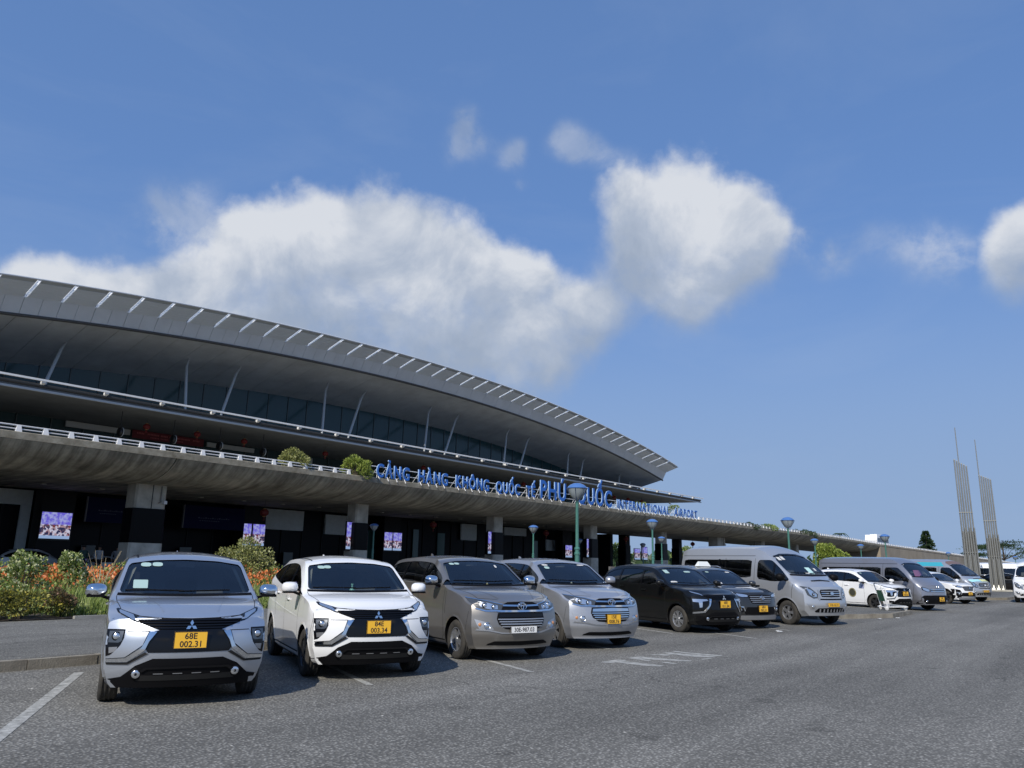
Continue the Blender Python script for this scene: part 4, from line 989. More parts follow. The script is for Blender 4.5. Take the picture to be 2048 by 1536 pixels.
def base_car(spec):
    """shared builder: returns the thing, its skin and helpers"""
    paint_, label, cat = spec['paint'], spec['label'], spec['cat']
    e = empty(spec['name'], (0, 0, 0), 0, label, cat, spec.get('group'))
    key = spec['shape']
    if key not in SHAPES:
        S = SHP[key]; V, F = car_body(S['T'], nose=S['nose'], corner=S['corner'], rcorner=S.get('rcorner', (.16, 3)), lower_z=S.get('lower_z', .45))
        sk = Skin(V, F); me = body_mesh('body', V, F, [pSilver, mPla, mInt, mIntL])
        Vi, Fi = car_body(S['T'], inset=.055, z_floor=S['floor'], xr=S['cab'], nx=30)
        cav = body_mesh('cav', Vi, Fi, [mInt])
        wl = MB()
        for ax, R in S['wells']:
            for s in (-1, 1):
                n = 40; P = [(ax + R * math.cos(2 * math.pi * k / n), S['R'] + .01 + R * math.sin(2 * math.pi * k / n)) for k in range(n)]
                wl.prism(P, *sorted((s * (S['track'] - .17), s * 1.4)), ax='y')
        wm_ = wl.mesh('wl', mPla)
        cuts = [(cav, False), (wm_, False)]
        for poly in S['glass_side']:
            ct = MB()
            for s in (-1, 1): ct.prism(poly, *sorted((s * .48, s * 1.4)), ax='y')
            cuts.append((ct.mesh('ct', mPla), False))
        for poly in S['ws_cut']: ct = MB(); ct.prism(poly, S['ws_x'], 1.5, ax='x'); cuts.append((ct.mesh('ct', mPla), False))
        out = boolean(me, cuts)
        # drop accidental tiny shells
        set_smooth(out, 32); SHAPES[key] = (out, sk)
    src, sk = SHAPES[key]; me = src.copy(); me.name = 'body'
    for i, m in enumerate(me.materials):
        if m and m.name == 'silver_paint': me.materials[i] = paint_
    mkobj('body', me, e)
    return e, sk
SHAPES = {}; SHP = {}
# ---------------------------------------------------------------- shapes
SHP['mpv'] = dict(
 T=[(.84, .22, .80, .87, .62, .86, .90, .76, .955, .975), (.62, .21, .83, .89, .66, .88, .97, .78, 1.015, 1.035), (.35, .20, .85, .90, .70, .885, 1.03, .80, 1.075, 1.10), (0, .20, .86, .90, .74, .885, 1.07, .82, 1.12, 1.145),
    (-.22, .20, .86, .90, .76, .88, 1.095, .84, 1.14, 1.165), (-.28, .20, .86, .90, .76, .88, 1.10, .84, 1.165, 1.19), (-.65, .20, .86, .90, .78, .88, 1.12, .79, 1.39, 1.43), (-1.05, .20, .86, .90, .80, .88, 1.14, .72, 1.605, 1.655),
    (-1.22, .20, .86, .90, .80, .88, 1.15, .70, 1.635, 1.695), (-1.9, .20, .86, .90, .82, .88, 1.19, .65, 1.665, 1.735), (-2.7, .22, .86, .90, .84, .88, 1.24, .64, 1.640, 1.71), (-3.15, .24, .85, .89, .86, .875, 1.29, .62, 1.58, 1.65),
    (-3.40, .27, .83, .88, .88, .86, 1.18, .64, 1.42, 1.47), (-3.60, .32, .78, .86, .86, .84, .99, .66, 1.06, 1.08)],
 nose=([.2, .4, .6, .75, .9, 1.0], [.10, .02, 0, .01, .06, .12]), corner=(.30, 2.5), floor=.80, cab=(-3.25, -.42), wells=((0, .385), (-2.775, .385)), R=.335, track=.78,
 glass_side=[chaikin([(-.40, 1.165), (-.70, 1.34), (-1.05, 1.50), (-1.35, 1.565), (-1.9, 1.60), (-2.6, 1.58), (-2.95, 1.52), (-3.14, 1.42), (-3.0, 1.345), (-2.2, 1.235), (-1.4, 1.18)], 2)],
 ws_cut=[chaikin(full([(0, 1.198), (.50, 1.204), (.79, 1.216), (.70, 1.565), (.40, 1.61), (0, 1.625)]), 2, .09)], ws_x=-1.3)
SHP['mpv2'] = dict(
 T=[(.85, .22, .80, .88, .60, .86, .92, .76, .99, 1.01), (.62, .21, .84, .905, .66, .89, 1.00, .78, 1.05, 1.075), (.35, .20, .86, .915, .72, .90, 1.07, .80, 1.12, 1.145), (0, .20, .87, .915, .78, .90, 1.12, .81, 1.17, 1.20),
    (-.28, .20, .87, .915, .82, .90, 1.16, .84, 1.20, 1.225), (-.34, .20, .87, .915, .82, .90, 1.165, .835, 1.23, 1.255), (-.75, .20, .87, .915, .84, .90, 1.19, .78, 1.48, 1.52), (-1.10, .20, .87, .915, .86, .90, 1.205, .725, 1.675, 1.715),
    (-1.28, .20, .87, .915, .86, .90, 1.21, .68, 1.71, 1.76), (-2.0, .20, .87, .915, .88, .90, 1.24, .665, 1.745, 1.80), (-2.8, .22, .87, .915, .90, .90, 1.25, .655, 1.72, 1.78), (-3.3, .25, .86, .905, .90, .89, 1.26, .64, 1.66, 1.72),
    (-3.60, .28, .84, .89, .90, .87, 1.20, .65, 1.46, 1.50), (-3.84, .33, .79, .87, .88, .85, 1.0, .67, 1.08, 1.10)],
 nose=([.25, .45, .6, .85, 1.0], [.10, 0, 0, .04, .10]), corner=(.30, 2.4), floor=.85, cab=(-3.45, -.48), wells=((0, .385), (-2.75, .385)), R=.335, track=.785,
 glass_side=[[(-.36, 1.25), (-.56, 1.25), (-.56, 1.345), (-.54, 1.35)], chaikin([(-.62, 1.255), (-.66, 1.36), (-.85, 1.47), (-1.15, 1.60), (-1.45, 1.655), (-2.1, 1.675), (-2.9, 1.65), (-3.3, 1.58), (-3.42, 1.48), (-3.30, 1.33), (-3.0, 1.30), (-1.7, 1.275)], 2)],
 ws_cut=[chaikin(full([(0, 1.262), (.50, 1.268), (.785, 1.282), (.70, 1.64), (.40, 1.685), (0, 1.70)]), 2, .09)], ws_x=-1.38)
SHP['minibus'] = dict(
 T=[(.90, .30, .84, .95, .60, .93, 1.00, .78, 1.12, 1.15), (.70, .28, .88, .985, .66, .96, 1.10, .82, 1.20, 1.24), (.45, .27, .92, 1.01, .72, .98, 1.20, .85, 1.30, 1.35), (.20, .27, .94, 1.02, .80, 1.0, 1.25, .86, 1.40, 1.44),
    (.12, .27, .94, 1.02, .80, 1.0, 1.25, .86, 1.45, 1.49), (-.35, .27, .94, 1.02, .85, 1.0, 1.27, .83, 1.80, 1.86), (-.72, .27, .94, 1.02, .9, 1.0, 1.28, .81, 2.05, 2.13), (-1.05, .27, .94, 1.02, .9, 1.0, 1.28, .79, 2.22, 2.33),
    (-1.45, .27, .94, 1.02, .9, 1.0, 1.28, .78, 2.29, 2.41), (-3.0, .27, .94, 1.02, .9, 1.0, 1.28, .78, 2.30, 2.42), (-4.6, .30, .94, 1.01, .9, .99, 1.28, .78, 2.28, 2.40), (-4.86, .34, .92, .99, .9, .97, 1.28, .77, 2.2, 2.3)],
 nose=([.3, .6, .9, 1.1, 1.3], [.08, 0, .04, .08, .14]), corner=(.30, 2.5), rcorner=(.06, 4), floor=.95, cab=(-4.7, .0), wells=((0, .43), (-3.75, .43)), R=.36, track=.86,
 glass_side=[chaikin([(.16, 1.30), (-.25, 1.66), (-.62, 1.93), (-1.16, 1.93), (-1.16, 1.33), (-.5, 1.27)], 2, .12), chaikin([(-1.42, 1.93), (-4.66, 1.93), (-4.66, 1.36), (-1.42, 1.36)], 2, .06)],
 ws_cut=[chaikin(full([(0, 1.50), (.55, 1.505), (.835, 1.52), (.775, 2.0), (.40, 2.09), (0, 2.10)]), 2)], ws_x=-.95)
SHP['van'] = dict(
 T=[(1.12, .26, .80, .90, .60, .88, .96, .76, 1.06, 1.08), (.95, .25, .85, .94, .66, .92, 1.08, .80, 1.18, 1.20), (.75, .25, .88, .95, .72, .93, 1.14, .82, 1.27, 1.30), (.60, .25, .89, .95, .80, .93, 1.18, .82, 1.36, 1.39),
    (.54, .25, .89, .95, .80, .93, 1.18, .82, 1.41, 1.44), (.15, .25, .89, .95, .85, .93, 1.2, .79, 1.76, 1.81), (-.15, .25, .89, .95, .88, .93, 1.2, .77, 2.0, 2.05), (-.55, .25, .89, .95, .88, .93, 1.2, .74, 2.18, 2.24),
    (-1.0, .25, .89, .95, .88, .93, 1.2, .73, 2.21, 2.28), (-3.0, .25, .89, .95, .88, .93, 1.2, .73, 2.22, 2.29), (-4.2, .28, .89, .94, .88, .92, 1.2, .73, 2.19, 2.26), (-4.45, .33, .87, .93, .88, .91, 1.2, .72, 2.1, 2.16)],
 nose=([.25, .5, .8, 1.05], [.07, 0, .03, .08]), corner=(.24, 2.6), rcorner=(.06, 4), floor=.9, cab=(-4.3, .42), wells=((0, .40), (-3.1, .40)), R=.345, track=.82,
 glass_side=[chaikin([(.45, 1.24), (.10, 1.60), (-.18, 1.82), (-.80, 1.82), (-.80, 1.22)], 2, .12), chaikin([(-1.0, 1.82), (-4.2, 1.80), (-4.2, 1.26), (-1.0, 1.26)], 2, .06)],
 ws_cut=[chaikin(full([(0, 1.45), (.55, 1.455), (.79, 1.47), (.73, 1.93), (.40, 1.99), (0, 2.0)]), 2)], ws_x=-.35)
SHP['suv'] = dict(
 T=[(.82, .24, .78, .86, .62, .84, .92, .74, .985, 1.0), (.60, .23, .83, .885, .68, .87, .99, .77, 1.03, 1.05), (.30, .23, .85, .89, .74, .875, 1.03, .79, 1.08, 1.10), (-.25, .23, .85, .89, .78, .87, 1.08, .80, 1.13, 1.155),
    (-.34, .23, .85, .89, .78, .87, 1.085, .79, 1.17, 1.19), (-.70, .23, .85, .89, .8, .87, 1.11, .73, 1.40, 1.43), (-1.05, .23, .85, .89, .82, .87, 1.13, .67, 1.57, 1.61), (-1.25, .23, .85, .89, .82, .87, 1.14, .65, 1.61, 1.66),
    (-1.9, .23, .85, .89, .84, .87, 1.17, .64, 1.64, 1.70), (-2.7, .25, .85, .89, .86, .87, 1.21, .63, 1.62, 1.68), (-3.1, .27, .84, .88, .88, .86, 1.24, .62, 1.56, 1.61), (-3.40, .30, .82, .87, .88, .85, 1.14, .64, 1.34, 1.38), (-3.58, .36, .78, .85, .86, .83, .98, .66, 1.04, 1.06)],
 nose=([.2, .4, .6, .75, .9, 1.0], [.08, .02, 0, .02, .05, .09]), corner=(.26, 2.5), floor=.80, cab=(-3.2, -.44), wells=((0, .40), (-2.68, .40)), R=.345, track=.77,
 glass_side=[chaikin([(-.42, 1.15), (-.72, 1.33), (-1.05, 1.48), (-1.35, 1.54), (-1.9, 1.57), (-2.6, 1.55), (-3.0, 1.47), (-3.05, 1.34), (-2.2, 1.21), (-1.4, 1.17)], 2)],
 ws_cut=[chaikin(full([(0, 1.20), (.50, 1.207), (.745, 1.22), (.64, 1.53), (.40, 1.565), (0, 1.58)]), 2)], ws_x=-1.3)
SHP['hatch'] = dict(
 T=[(.82, .20, .74, .82, .52, .81, .66, .72, .72, .74), (.55, .18, .79, .85, .56, .84, .78, .75, .83, .85), (.1, .17, .81, .86, .62, .85, .88, .77, .93, .95), (-.35, .17, .82, .86, .66, .85, .93, .77, .99, 1.01),
    (-.45, .17, .82, .86, .66, .85, .94, .76, 1.03, 1.05), (-.85, .17, .82, .86, .68, .85, .95, .68, 1.26, 1.29), (-1.25, .17, .82, .86, .7, .85, .96, .60, 1.40, 1.43), (-1.8, .17, .82, .86, .7, .85, .97, .58, 1.44, 1.48),
    (-2.4, .18, .82, .86, .72, .85, .98, .58, 1.40, 1.44), (-2.9, .2, .81, .85, .74, .84, 1.0, .62, 1.24, 1.27), (-3.2, .24, .79, .84, .76, .82, .98, .66, 1.06, 1.08), (-3.45, .3, .75, .82, .74, .80, .88, .68, .94, .96)],
 nose=([.2, .4, .6, .8], [.06, 0, .02, .08]), corner=(.28, 2.3), floor=.62, cab=(-3.0, -.55), wells=((0, .36), (-2.6, .36)), R=.315, track=.75,
 glass_side=[chaikin([(-.55, 1.0), (-.95, 1.2), (-1.35, 1.335), (-1.8, 1.375), (-2.4, 1.33), (-2.85, 1.17), (-2.9, 1.06), (-1.7, 1.01)], 2)],
 ws_cut=[chaikin(full([(0, 1.06), (.45, 1.065), (.70, 1.08), (.57, 1.34), (.3, 1.375), (0, 1.385)]), 2)], ws_x=-1.35)

def grow(poly, k):
    cx = sum(p[0] for p in poly) / len(poly); cy = sum(p[1] for p in poly) / len(poly); return [(cx + (x - cx) * k, cy + (y - cy) * k) for x, y in poly]
def clipx(poly, x0, x1):
    """part of an outline between two x values"""
    def half(P, X, keep):
        out = []
        for i in range(len(P)):
            a, b = P[i], P[(i + 1) % len(P)]; ia, ib = keep(a[0], X), keep(b[0], X)
            if ia: out.append(a)
            if ia != ib: t = (X - a[0]) / (b[0] - a[0]); out.append((X, lerp(a[1], b[1], t)))
        return out
    P = half(poly, x0, lambda v, X: v >= X); return half(P, x1, lambda v, X: v <= X)
def glazing(e, sk, shape, cuts, side_mat, ws_mat=None, chrome=False):
    S = SHP[shape]
    for poly in S['ws_cut']:
        sk.patch('windscreen_frame', grow(poly, 1.035), mGloss, e, off=-.0075, thick=0, grid=.07) if False else None
        sk.patch('windscreen', grow(poly, 1.025), ws_mat or mGlassW, e, off=-.010, thick=0, grid=.05, smooth=80, nmix=.2)
    for s in (-1, 1):
        for gi, poly in enumerate(S['glass_side']):
            cs = cuts[gi] if gi < len(cuts) else []
            xs = [min(p[0] for p in poly) - .05] + sorted(cs) + [max(p[0] for p in poly) + .05]
            big = grow(poly, 1.02)
            for k in range(len(xs) - 1):
                pp = clipx(big, xs[k], xs[k + 1])
                if len(pp) > 2: sk.patch('side_window', pp, side_mat, e, ax='s', sg=s, off=-.010, thick=0, grid=.08, smooth=80, nmix=.2)
            for c in cs:
                pp = clipx(poly, c - .035, c + .035)
                if len(pp) > 2: sk.patch('window_pillar', pp, mGloss, e, ax='s', sg=s, off=.0, thick=.02, grid=.1)
def arch_lips(e, sk, shape, mat, w=.035):
    S = SHP[shape]
    for ax, R in S['wells']:
        for s in (-1, 1):
            m = MB(); n = 26; V = []; ok = []
            for k in range(n + 1):
                a = math.radians(-22) + math.radians(224) * k / n
                for rr in (R - .004, R + w):
                    u, v = ax + rr * math.cos(a), S['R'] + .01 + rr * math.sin(a); h = sk.hit('s', s, u, max(v, .26)); ok.append(h)
                    V.append((h[0] + Vector((0, s * (.010 if rr < R else .002), 0))) if h else None)
            F = []; W = []
            for k in range(n):
                q = [2 * k, 2 * k + 1, 2 * k + 3, 2 * k + 2]
                if all(V[i] is not None for i in q) and V[q[0]].z > .262: F.append([len(W) + i for i in range(4)]); W += [V[i] for i in q]
            m.add(W, F); m.build('arch_lip', mat, e, smooth=60)
def doors(e, sk, seams, handles, hmat, w=.008):
    for s in (-1, 1):
        for pts in seams: sk.line('door_seam', pts, w, mGap, e, 's', s)
        for x, z in handles:
            h = sk.hit('s', s, x, z)
            if h: m = MB(); y = h[0].y; m.hexa([(x - .10, y + s * .002, z - .012), (x + .10, y + s * .002, z - .012), (x + .09, y + s * .032, z - .010), (x - .09, y + s * .032, z - .010)], [(x - .10, y + s * .002, z + .016), (x + .10, y + s * .002, z + .016), (x + .09, y + s * .034, z + .012), (x - .09, y + s * .034, z + .012)]); m.build('door_handle', hmat, e)
def hood_line(e, sk, pts):
    for s in (-1, 1): sk.line('bonnet_seam', [(x, s * y) for x, y in pts], .008, mGap, e, 't')
# ---------------------------------------------------------------- the cars
BL = (None,)
def both(fn):
    for s in (-1, 1): fn(s)
def mp(poly, s): return [(u * s, v) for u, v in poly] if s > 0 else [(u * s, v) for u, v in poly][::-1]
def tip_mirrors(e, x, y, z, mat, size=1.):
    for s in (-1, 1): car_mirror(e, x, s * y, z, s, mat, size)
def cabin(e, shape, x0=-1.25, zf=None, wheel_=(-.72, .36, 1.0), rows=2, beige=False):
    S = SHP[shape]; zf = zf or S['floor'] + .15
    P = [(x0, .38), (x0, -.38)] + [(x0 - .95 * k, y) for k in range(1, rows) for y in (-.42, .0, .42)]
    seats(e, P, zf, mSeat, x_wheel=wheel_)
    m = MB(); xc = S['cab'][1]; m.hexa([(xc - .42, -.72, zf - .1), (xc - .05, -.74, zf - .1), (xc - .05, .74, zf - .1), (xc - .42, .72, zf - .1)], [(xc - .36, -.72, zf + .17), (xc - .08, -.74, zf + .13), (xc - .08, .74, zf + .13), (xc - .36, .72, zf + .17)]); m.build('dashboard', mInt, e)
def rear_view(e, x, z):
    m = MB(); m.box(x - .015, x + .01, -.12, .12, z - .06, z + .0); m.build('rear_view_mirror', M('grey_plastic', (.22, .23, .24), .5), e)
def stickers(e, sk, L):
    for y, z, w, h, mat in L: sk.patch('sticker', chaikin([(y - w / 2, z - h / 2), (y + w / 2, z - h / 2), (y + w / 2, z + h / 2), (y - w / 2, z + h / 2)], 2, .22 if h < .07 else .05), mat, e, off=-.004, thick=0)
def tails(e, sk, y=.78, z0=.9, z1=1.3):
    for s in (-1, 1): sk.patch('tail_lamp', mp([(y - .16, z0), (y - .02, z0), (y - .04, z1), (y - .14, z1)], s), mTail, e, ax='b', off=.008)
def roof_strip(e, sk, x0, x1, y, mat):
    for s in (-1, 1): sk.line('roof_moulding', [(x0, s * y), (x1, s * y)], .022, mat, e, 't', off=.003)

def car_x(name, label, paint_, plate_lines, face='old', chrome_mirror=False, mir=None, rimstyle='twin', rimmat=None, group=None, fogs=True, stk=None):
    e, sk = base_car(dict(name=name, label=label, cat='car', paint=paint_, shape='mpv', group=group)); P = lambda *a, **k: sk.patch(*a, **k)
    glazing(e, sk, 'mpv', [[-1.47, -2.46]], mGlassS)
    hood_line(e, sk, [(.60, .56), (.42, .74), (.0, .80), (-.30, .81)])
    sk.line('bonnet_edge', [(-.79, .985 + .075), (-.55, .985), (-.3, .957), (0, .95), (.3, .957), (.55, .985), (.79, .985 + .075)], .007, mGap, e, 'f')
    DRL = [(-.80, 1.052), (-.78, 1.062), (-.59, .996), (-.55, .921), (-.60, .932), (-.78, 1.018)]
    for s in (1, -1):
        q = [(u * s, v) for u, v in DRL]; q = q if s > 0 else q[::-1]
        P('headlight', q, mGloss, e, off=.004, thick=.01, nmix=.2)
        P('position_lamp', grow(q, .72), mLens if False else mRefl, e, off=.009, thick=.008, nmix=.2, grid=.03)
    GR = full([(0, .835), (-.315, .835), (-.545, .917), (-.585, .988), (-.30, .972), (0, .965)])
    P('upper_grille', GR, mPla, e, off=.004, thick=.02, grid=.07)
    for z, w in ((.862, .36), (.890, .44), (.918, .52), (.946, .56)):
        P('grille_bar', [(-w, z - .007), (w, z - .007), (w, z + .007), (-w, z + .007)], mGloss, e, off=.018, thick=.016)
    CE = full([(0, .60), (-.43, .602), (-.458, .641), (-.385, .83), (-.315, .845), (0, .845)])
    P('centre_panel', CE, mGloss, e, off=.008, thick=.02, grid=.08)
    POD = [(-.862, .848), (-.680, .850), (-.695, .665), (-.73, .606), (-.85, .556), (-.868, .70)]
    SC = [(-.655, .822), (-.442, .822), (-.49, .685), (-.655, .555), (-.835, .538), (-.755, .62), (-.71, .68)]
    CH = [(-.432, .828), (-.355, .826), (-.430, .722), (-.462, .632), (-.63, .505), (-.84, .498), (-.835, .532), (-.652, .548), (-.502, .655), (-.470, .72)]
    SL = [(-.84, .490), (-.63, .496), (-.462, .606), (-.425, .592), (-.62, .474), (-.83, .470)]
    LOWB = full([(0, .535), (-.373, .538), (-.543, .462), (-.676, .342), (-.80, .315), (-.845, .275), (-.80, .222), (0, .222)])
    if face == 'old':
        for s in (1, -1):
            f = lambda q: ([(u * s, v) for u, v in q] if s > 0 else [(u * s, v) for u, v in q][::-1])
            P('headlight', f(POD), mGloss, e, off=.003, thick=.01, grid=.04, nmix=.2)
            P('lamp_reflector', f(grow([(-.845, .835), (-.685, .84), (-.70, .72), (-.735, .70), (-.85, .70)], .90)), M('smoked_reflector', (.16, .17, .18), .22, metal=.8), e, off=.006, thick=.006, grid=.04, nmix=.2)
            disc_on(sk, 'lamp_bulb', -.765 * s, .775, .05, mGloss, e, off=.014); disc_on(sk, 'lamp_projector', -.765 * s, .775, .036, mRefl, e, off=.022)
            P('indicator', f(grow([(-.84, .66), (-.73, .67), (-.745, .61), (-.83, .58)], .8)), M('clear_lamp', (.35, .36, .38), .15, metal=.6), e, off=.006, thick=.004, grid=.04)
            P('blade_outline', f(grow(SC, 1.07)), mGap, e, off=.008, thick=.01, grid=.05)  # dark outline added around the blade in place of its shaded edges
            P('bumper_blade', f(SC), paint_, e, off=.022, thick=.03, grid=.05, nmix=.5)
            P('chrome_blade', f(CH), mChr, e, off=.030, thick=.03, grid=.05, nmix=.6)
            P('bumper_slot', f(SL), mGap, e, off=.012, thick=.02, grid=.05)
    else:
        for s in (1, -1):
            f = lambda q: ([(u * s, v) for u, v in q] if s > 0 else [(u * s, v) for u, v in q][::-1])
            P('headlight', f([(-.868, .875), (-.50, .868), (-.455, .80), (-.58, .735), (-.60, .63), (-.72, .60), (-.84, .61), (-.87, .72)]), mGloss, e, off=.004, thick=.012, grid=.04, nmix=.2)
            P('lamp_reflector', f([(-.85, .862), (-.52, .856), (-.49, .822), (-.64, .80), (-.66, .66), (-.72, .65), (-.73, .78), (-.85, .79)]), mRefl, e, off=.010, thick=.006, grid=.04, nmix=.2)
            P('chrome_blade', f([(-.455, .87), (-.40, .86), (-.465, .70), (-.60, .53), (-.86, .50), (-.86, .54), (-.62, .57), (-.50, .70)]), mChr, e, off=.022, thick=.03, grid=.05, nmix=.6)
            P('fog_recess', f([(-.80, .46), (-.60, .44), (-.62, .36), (-.78, .36)]), mGloss, e, off=.006, thick=.01)
    P('lower_grille', LOWB, mPla, e, off=.007, thick=.03, grid=.08)
    P('lower_bar', full([(0, .452), (-.44, .448), (-.50, .41), (-.47, .395), (-.42, .425), (0, .43)]), mGloss, e, off=.024, thick=.03, grid=.08)
    for y in (-.30, -.10, .10, .30): P('chrome_tab', [(y - .05, .372), (y + .05, .372), (y + .05, .380), (y - .05, .380)], mSatin, e, off=.016, thick=.01)
    P('lower_slats', full([(0, .30), (-.52, .30), (-.50, .36), (0, .36)]), mGap, e, off=.012, thick=.01, grid=.1)
    if fogs:
        for s in (1, -1):
            disc_on(sk, 'fog_lamp_bezel', -.525 * s, .375, .062, mPla, e, off=.016)
            disc_on(sk, 'fog_lamp', -.525 * s, .375, .045, mLens if False else mRefl, e, off=.026)
            disc_on(sk, 'fog_lamp_bulb', -.525 * s, .375, .016, mGloss, e, off=.032)
    h = sk.hit('f', 1, 0, .735)
    plate(e, h[0].x + .03, 0, .735, plate_lines, .355, .185)
    h = sk.hit('f', 1, 0, .905); emblem(e, 'diamonds', h[0].x + .03, 0, .885, .135, mChr, -.2)
    mm = mir or paint_
    tip_mirrors(e, -.47, .93, 1.235, mm)
    for s in (-1, 1):
        sk.patch('quarter_trim', [(-.28, 1.135), (-.55, 1.155), (-.62, 1.27), (-.45, 1.19)], mGloss, e, ax='s', sg=s, off=.004, thick=.01)
    doors(e, sk, [[(-.42, 1.12), (-.47, .9), (-.46, .40), (-.52, .30)], [(-1.50, 1.155), (-1.56, .9), (-1.56, .30)], [(-2.44, 1.22), (-2.46, .95), (-2.36, .72)], [(-.5, .30), (-2.30, .30)]], [(-1.33, 1.03), (-2.28, 1.10)], paint_ if mm is paint_ else mChr)
    for s in (-1, 1): sk.line('body_crease', [(-.55, .80), (-1.6, .86), (-2.6, .93), (-3.2, .97)], .012, mGap if False else paint_, e, 's', s, off=.006); sk.patch('sill', [(-.42, .21), (-2.36, .21), (-2.36, .31), (-.42, .31)], mPla, e, ax='s', sg=s, off=.006, thick=.01, grid=.2)
    for s in (-1, 1):
        sk.line('bumper_seam', [(.385, .52), (.44, .66), (.50, .86), (.44, 1.0)], .007, mGap, e, 's', s); sk.line('bonnet_crease', [(.55, s * .30), (.1, s * .40), (-.2, s * .44)], .012, paint_, e, 't', off=.004)
    arch_lips(e, sk, 'mpv', paint_, .03)
    wiper(sk, e, [(-.72, 1.222), (-.45, 1.225), (-.05, 1.216)]); wiper(sk, e, [(-.10, 1.208), (.20, 1.218), (.52, 1.226)])
    P('cowl_panel', full([(0, 1.168), (-.55, 1.176), (-.81, 1.182), (-.80, 1.212), (-.55, 1.203), (0, 1.197)]), mPla, e, off=.004, thick=0, grid=.08)
    roof_strip(e, sk, -1.12, -3.2, .60, mPla)
    m = MB(); h = sk.hit('t', 1, -2.9, 0)[0]; m.hexa([h + Vector((.07, -.02, -.01)), h + Vector((-.07, -.02, -.01)), h + Vector((-.07, .02, -.01)), h + Vector((.07, .02, -.01))][::-1], [h + Vector((-.03, -.006, .06)), h + Vector((-.07, -.006, .065)), h + Vector((-.07, .006, .065)), h + Vector((-.03, .006, .06))][::-1]); m.build('antenna', paint_, e)
    tails(e, sk); cabin(e, 'mpv', rows=3); rear_view(e, -1.08, 1.58)
    for s in (-1, 1): m = MB(); m.hexa([(-.50, s * .76 - .02, 1.16), (-.44, s * .76 - .02, 1.16), (-.44, s * .76 + .02, 1.16), (-.50, s * .76 + .02, 1.16)], [(-1.08, s * .625 - .02, 1.53), (-1.0, s * .625 - .02, 1.53), (-1.0, s * .625 + .02, 1.53), (-1.08, s * .625 + .02, 1.53)]); m.build('pillar_trim', mIntL, e)
    stickers(e, sk, stk or [])
    S = SHP['mpv']
    for x in (0, -2.775):
        for s in (-1, 1): wheel(e, x, s * S['track'], .335, .21, .205 if rimstyle != 'five' else .21, rimstyle, rimmat or mRim, s, 0, rnd.uniform(0, 6))
    m = MB(); m.box(-3.2, .45, -.62, .62, .21, .30); m.build('underbody', mPla, e)
    return e
YAW = math.radians(-115.5)
def put(e, x, y, yaw): e.location = (x, y, 0); e.rotation_euler = (0, 0, math.radians(yaw)); return e
c1 = put(car_x('parked_car', 'silver seven-seat people carrier with yellow plate 68E 002.31, nearest the left edge', pSilver, ['68E', '002.31'], mir=mChr, rimmat=mDRim, group='people carriers parked in the row',
         stk=[(-.50, 1.555, .125, .05, mStick), (-.36, 1.56, .125, .05, mStick), (-.55, 1.315, .17, .10, mStick)]), 5.36, 9.36, -115.0)
c2 = put(car_x('parked_car', 'white people carrier with yellow plate 84E 003.34, second from the left', pWhite, ['84E', '003.34'], rimmat=mDRim, group='people carriers parked in the row',
         stk=[(-.50, 1.545, .11, .045, mStick), (-.40, 1.55, .11, .045, mStick)]), 8.26, 9.38, -115.5)
# green bottle on the dashboard of the white car
bt = empty('bottle', (0, 0, 0), 0, 'small pale green bottle on the dashboard of the white people carrier', 'bottle')
m = MB(); m.lathe([(.001, 0), (.045, 0), (.048, .10), (.03, .125), (.014, .135), (.014, .18), (.022, .185), (.022, .20), (.001, .20)], 14); m.build('bottle_body', M('bottle_green', (.30, .60, .52), .3), bt, smooth=40)
_b = Matrix.Translation((8.26, 9.38, 0)) @ Matrix.Rotation(math.radians(-115.5), 4, 'Z') @ Vector((-.66, -.02, 1.09)); bt.location = _b
c5 = put(car_x('parked_car', 'black people carrier with bright headlights, fifth in the row from the left', pBlack, ['68E', '011.84'], face='new', rimstyle='six', group='people carriers parked in the row',
         stk=[(-.50, 1.53, .14, .09, mStick), (.25, 1.53, .25, .04, mStick), (-.58, 1.26, .22, .05, mPaper)]), 20.0, 9.22, -111.5)
c8 = put(car_x('parked_car', 'white people carrier with round dark door emblem, behind the luggage trolley', pWhite, ['68E', '008.46'], face='new', rimstyle='five', rimmat=mDRim, group='people carriers parked in the row', fogs=False,
         stk=[(-.50, 1.55, .10, .04, mStick)]), 37.05, 8.5, -112)
sk8 = SHAPES['mpv'][1]
m = disc_on(sk8, 'door_roundel', -1.05, .72, .19, M('roundel_dark', (.05, .05, .035), .5), c8, off=.006, ax='s', sg=-1, dep=.004, seg=28)
ring_on(sk8, 'roundel_ring', -1.05, .72, .165, .012, M('roundel_gold', (.35, .30, .12), .5), c8, off=.010, ax='s', sg=-1)
sk8.patch('door_lettering', [(-.62, .90), (-.46, .90), (-.46, 1.06), (-.62, 1.06)], M('door_print', (.30, .33, .50), .6), c8, ax='s', sg=-1, off=.003, thick=0)

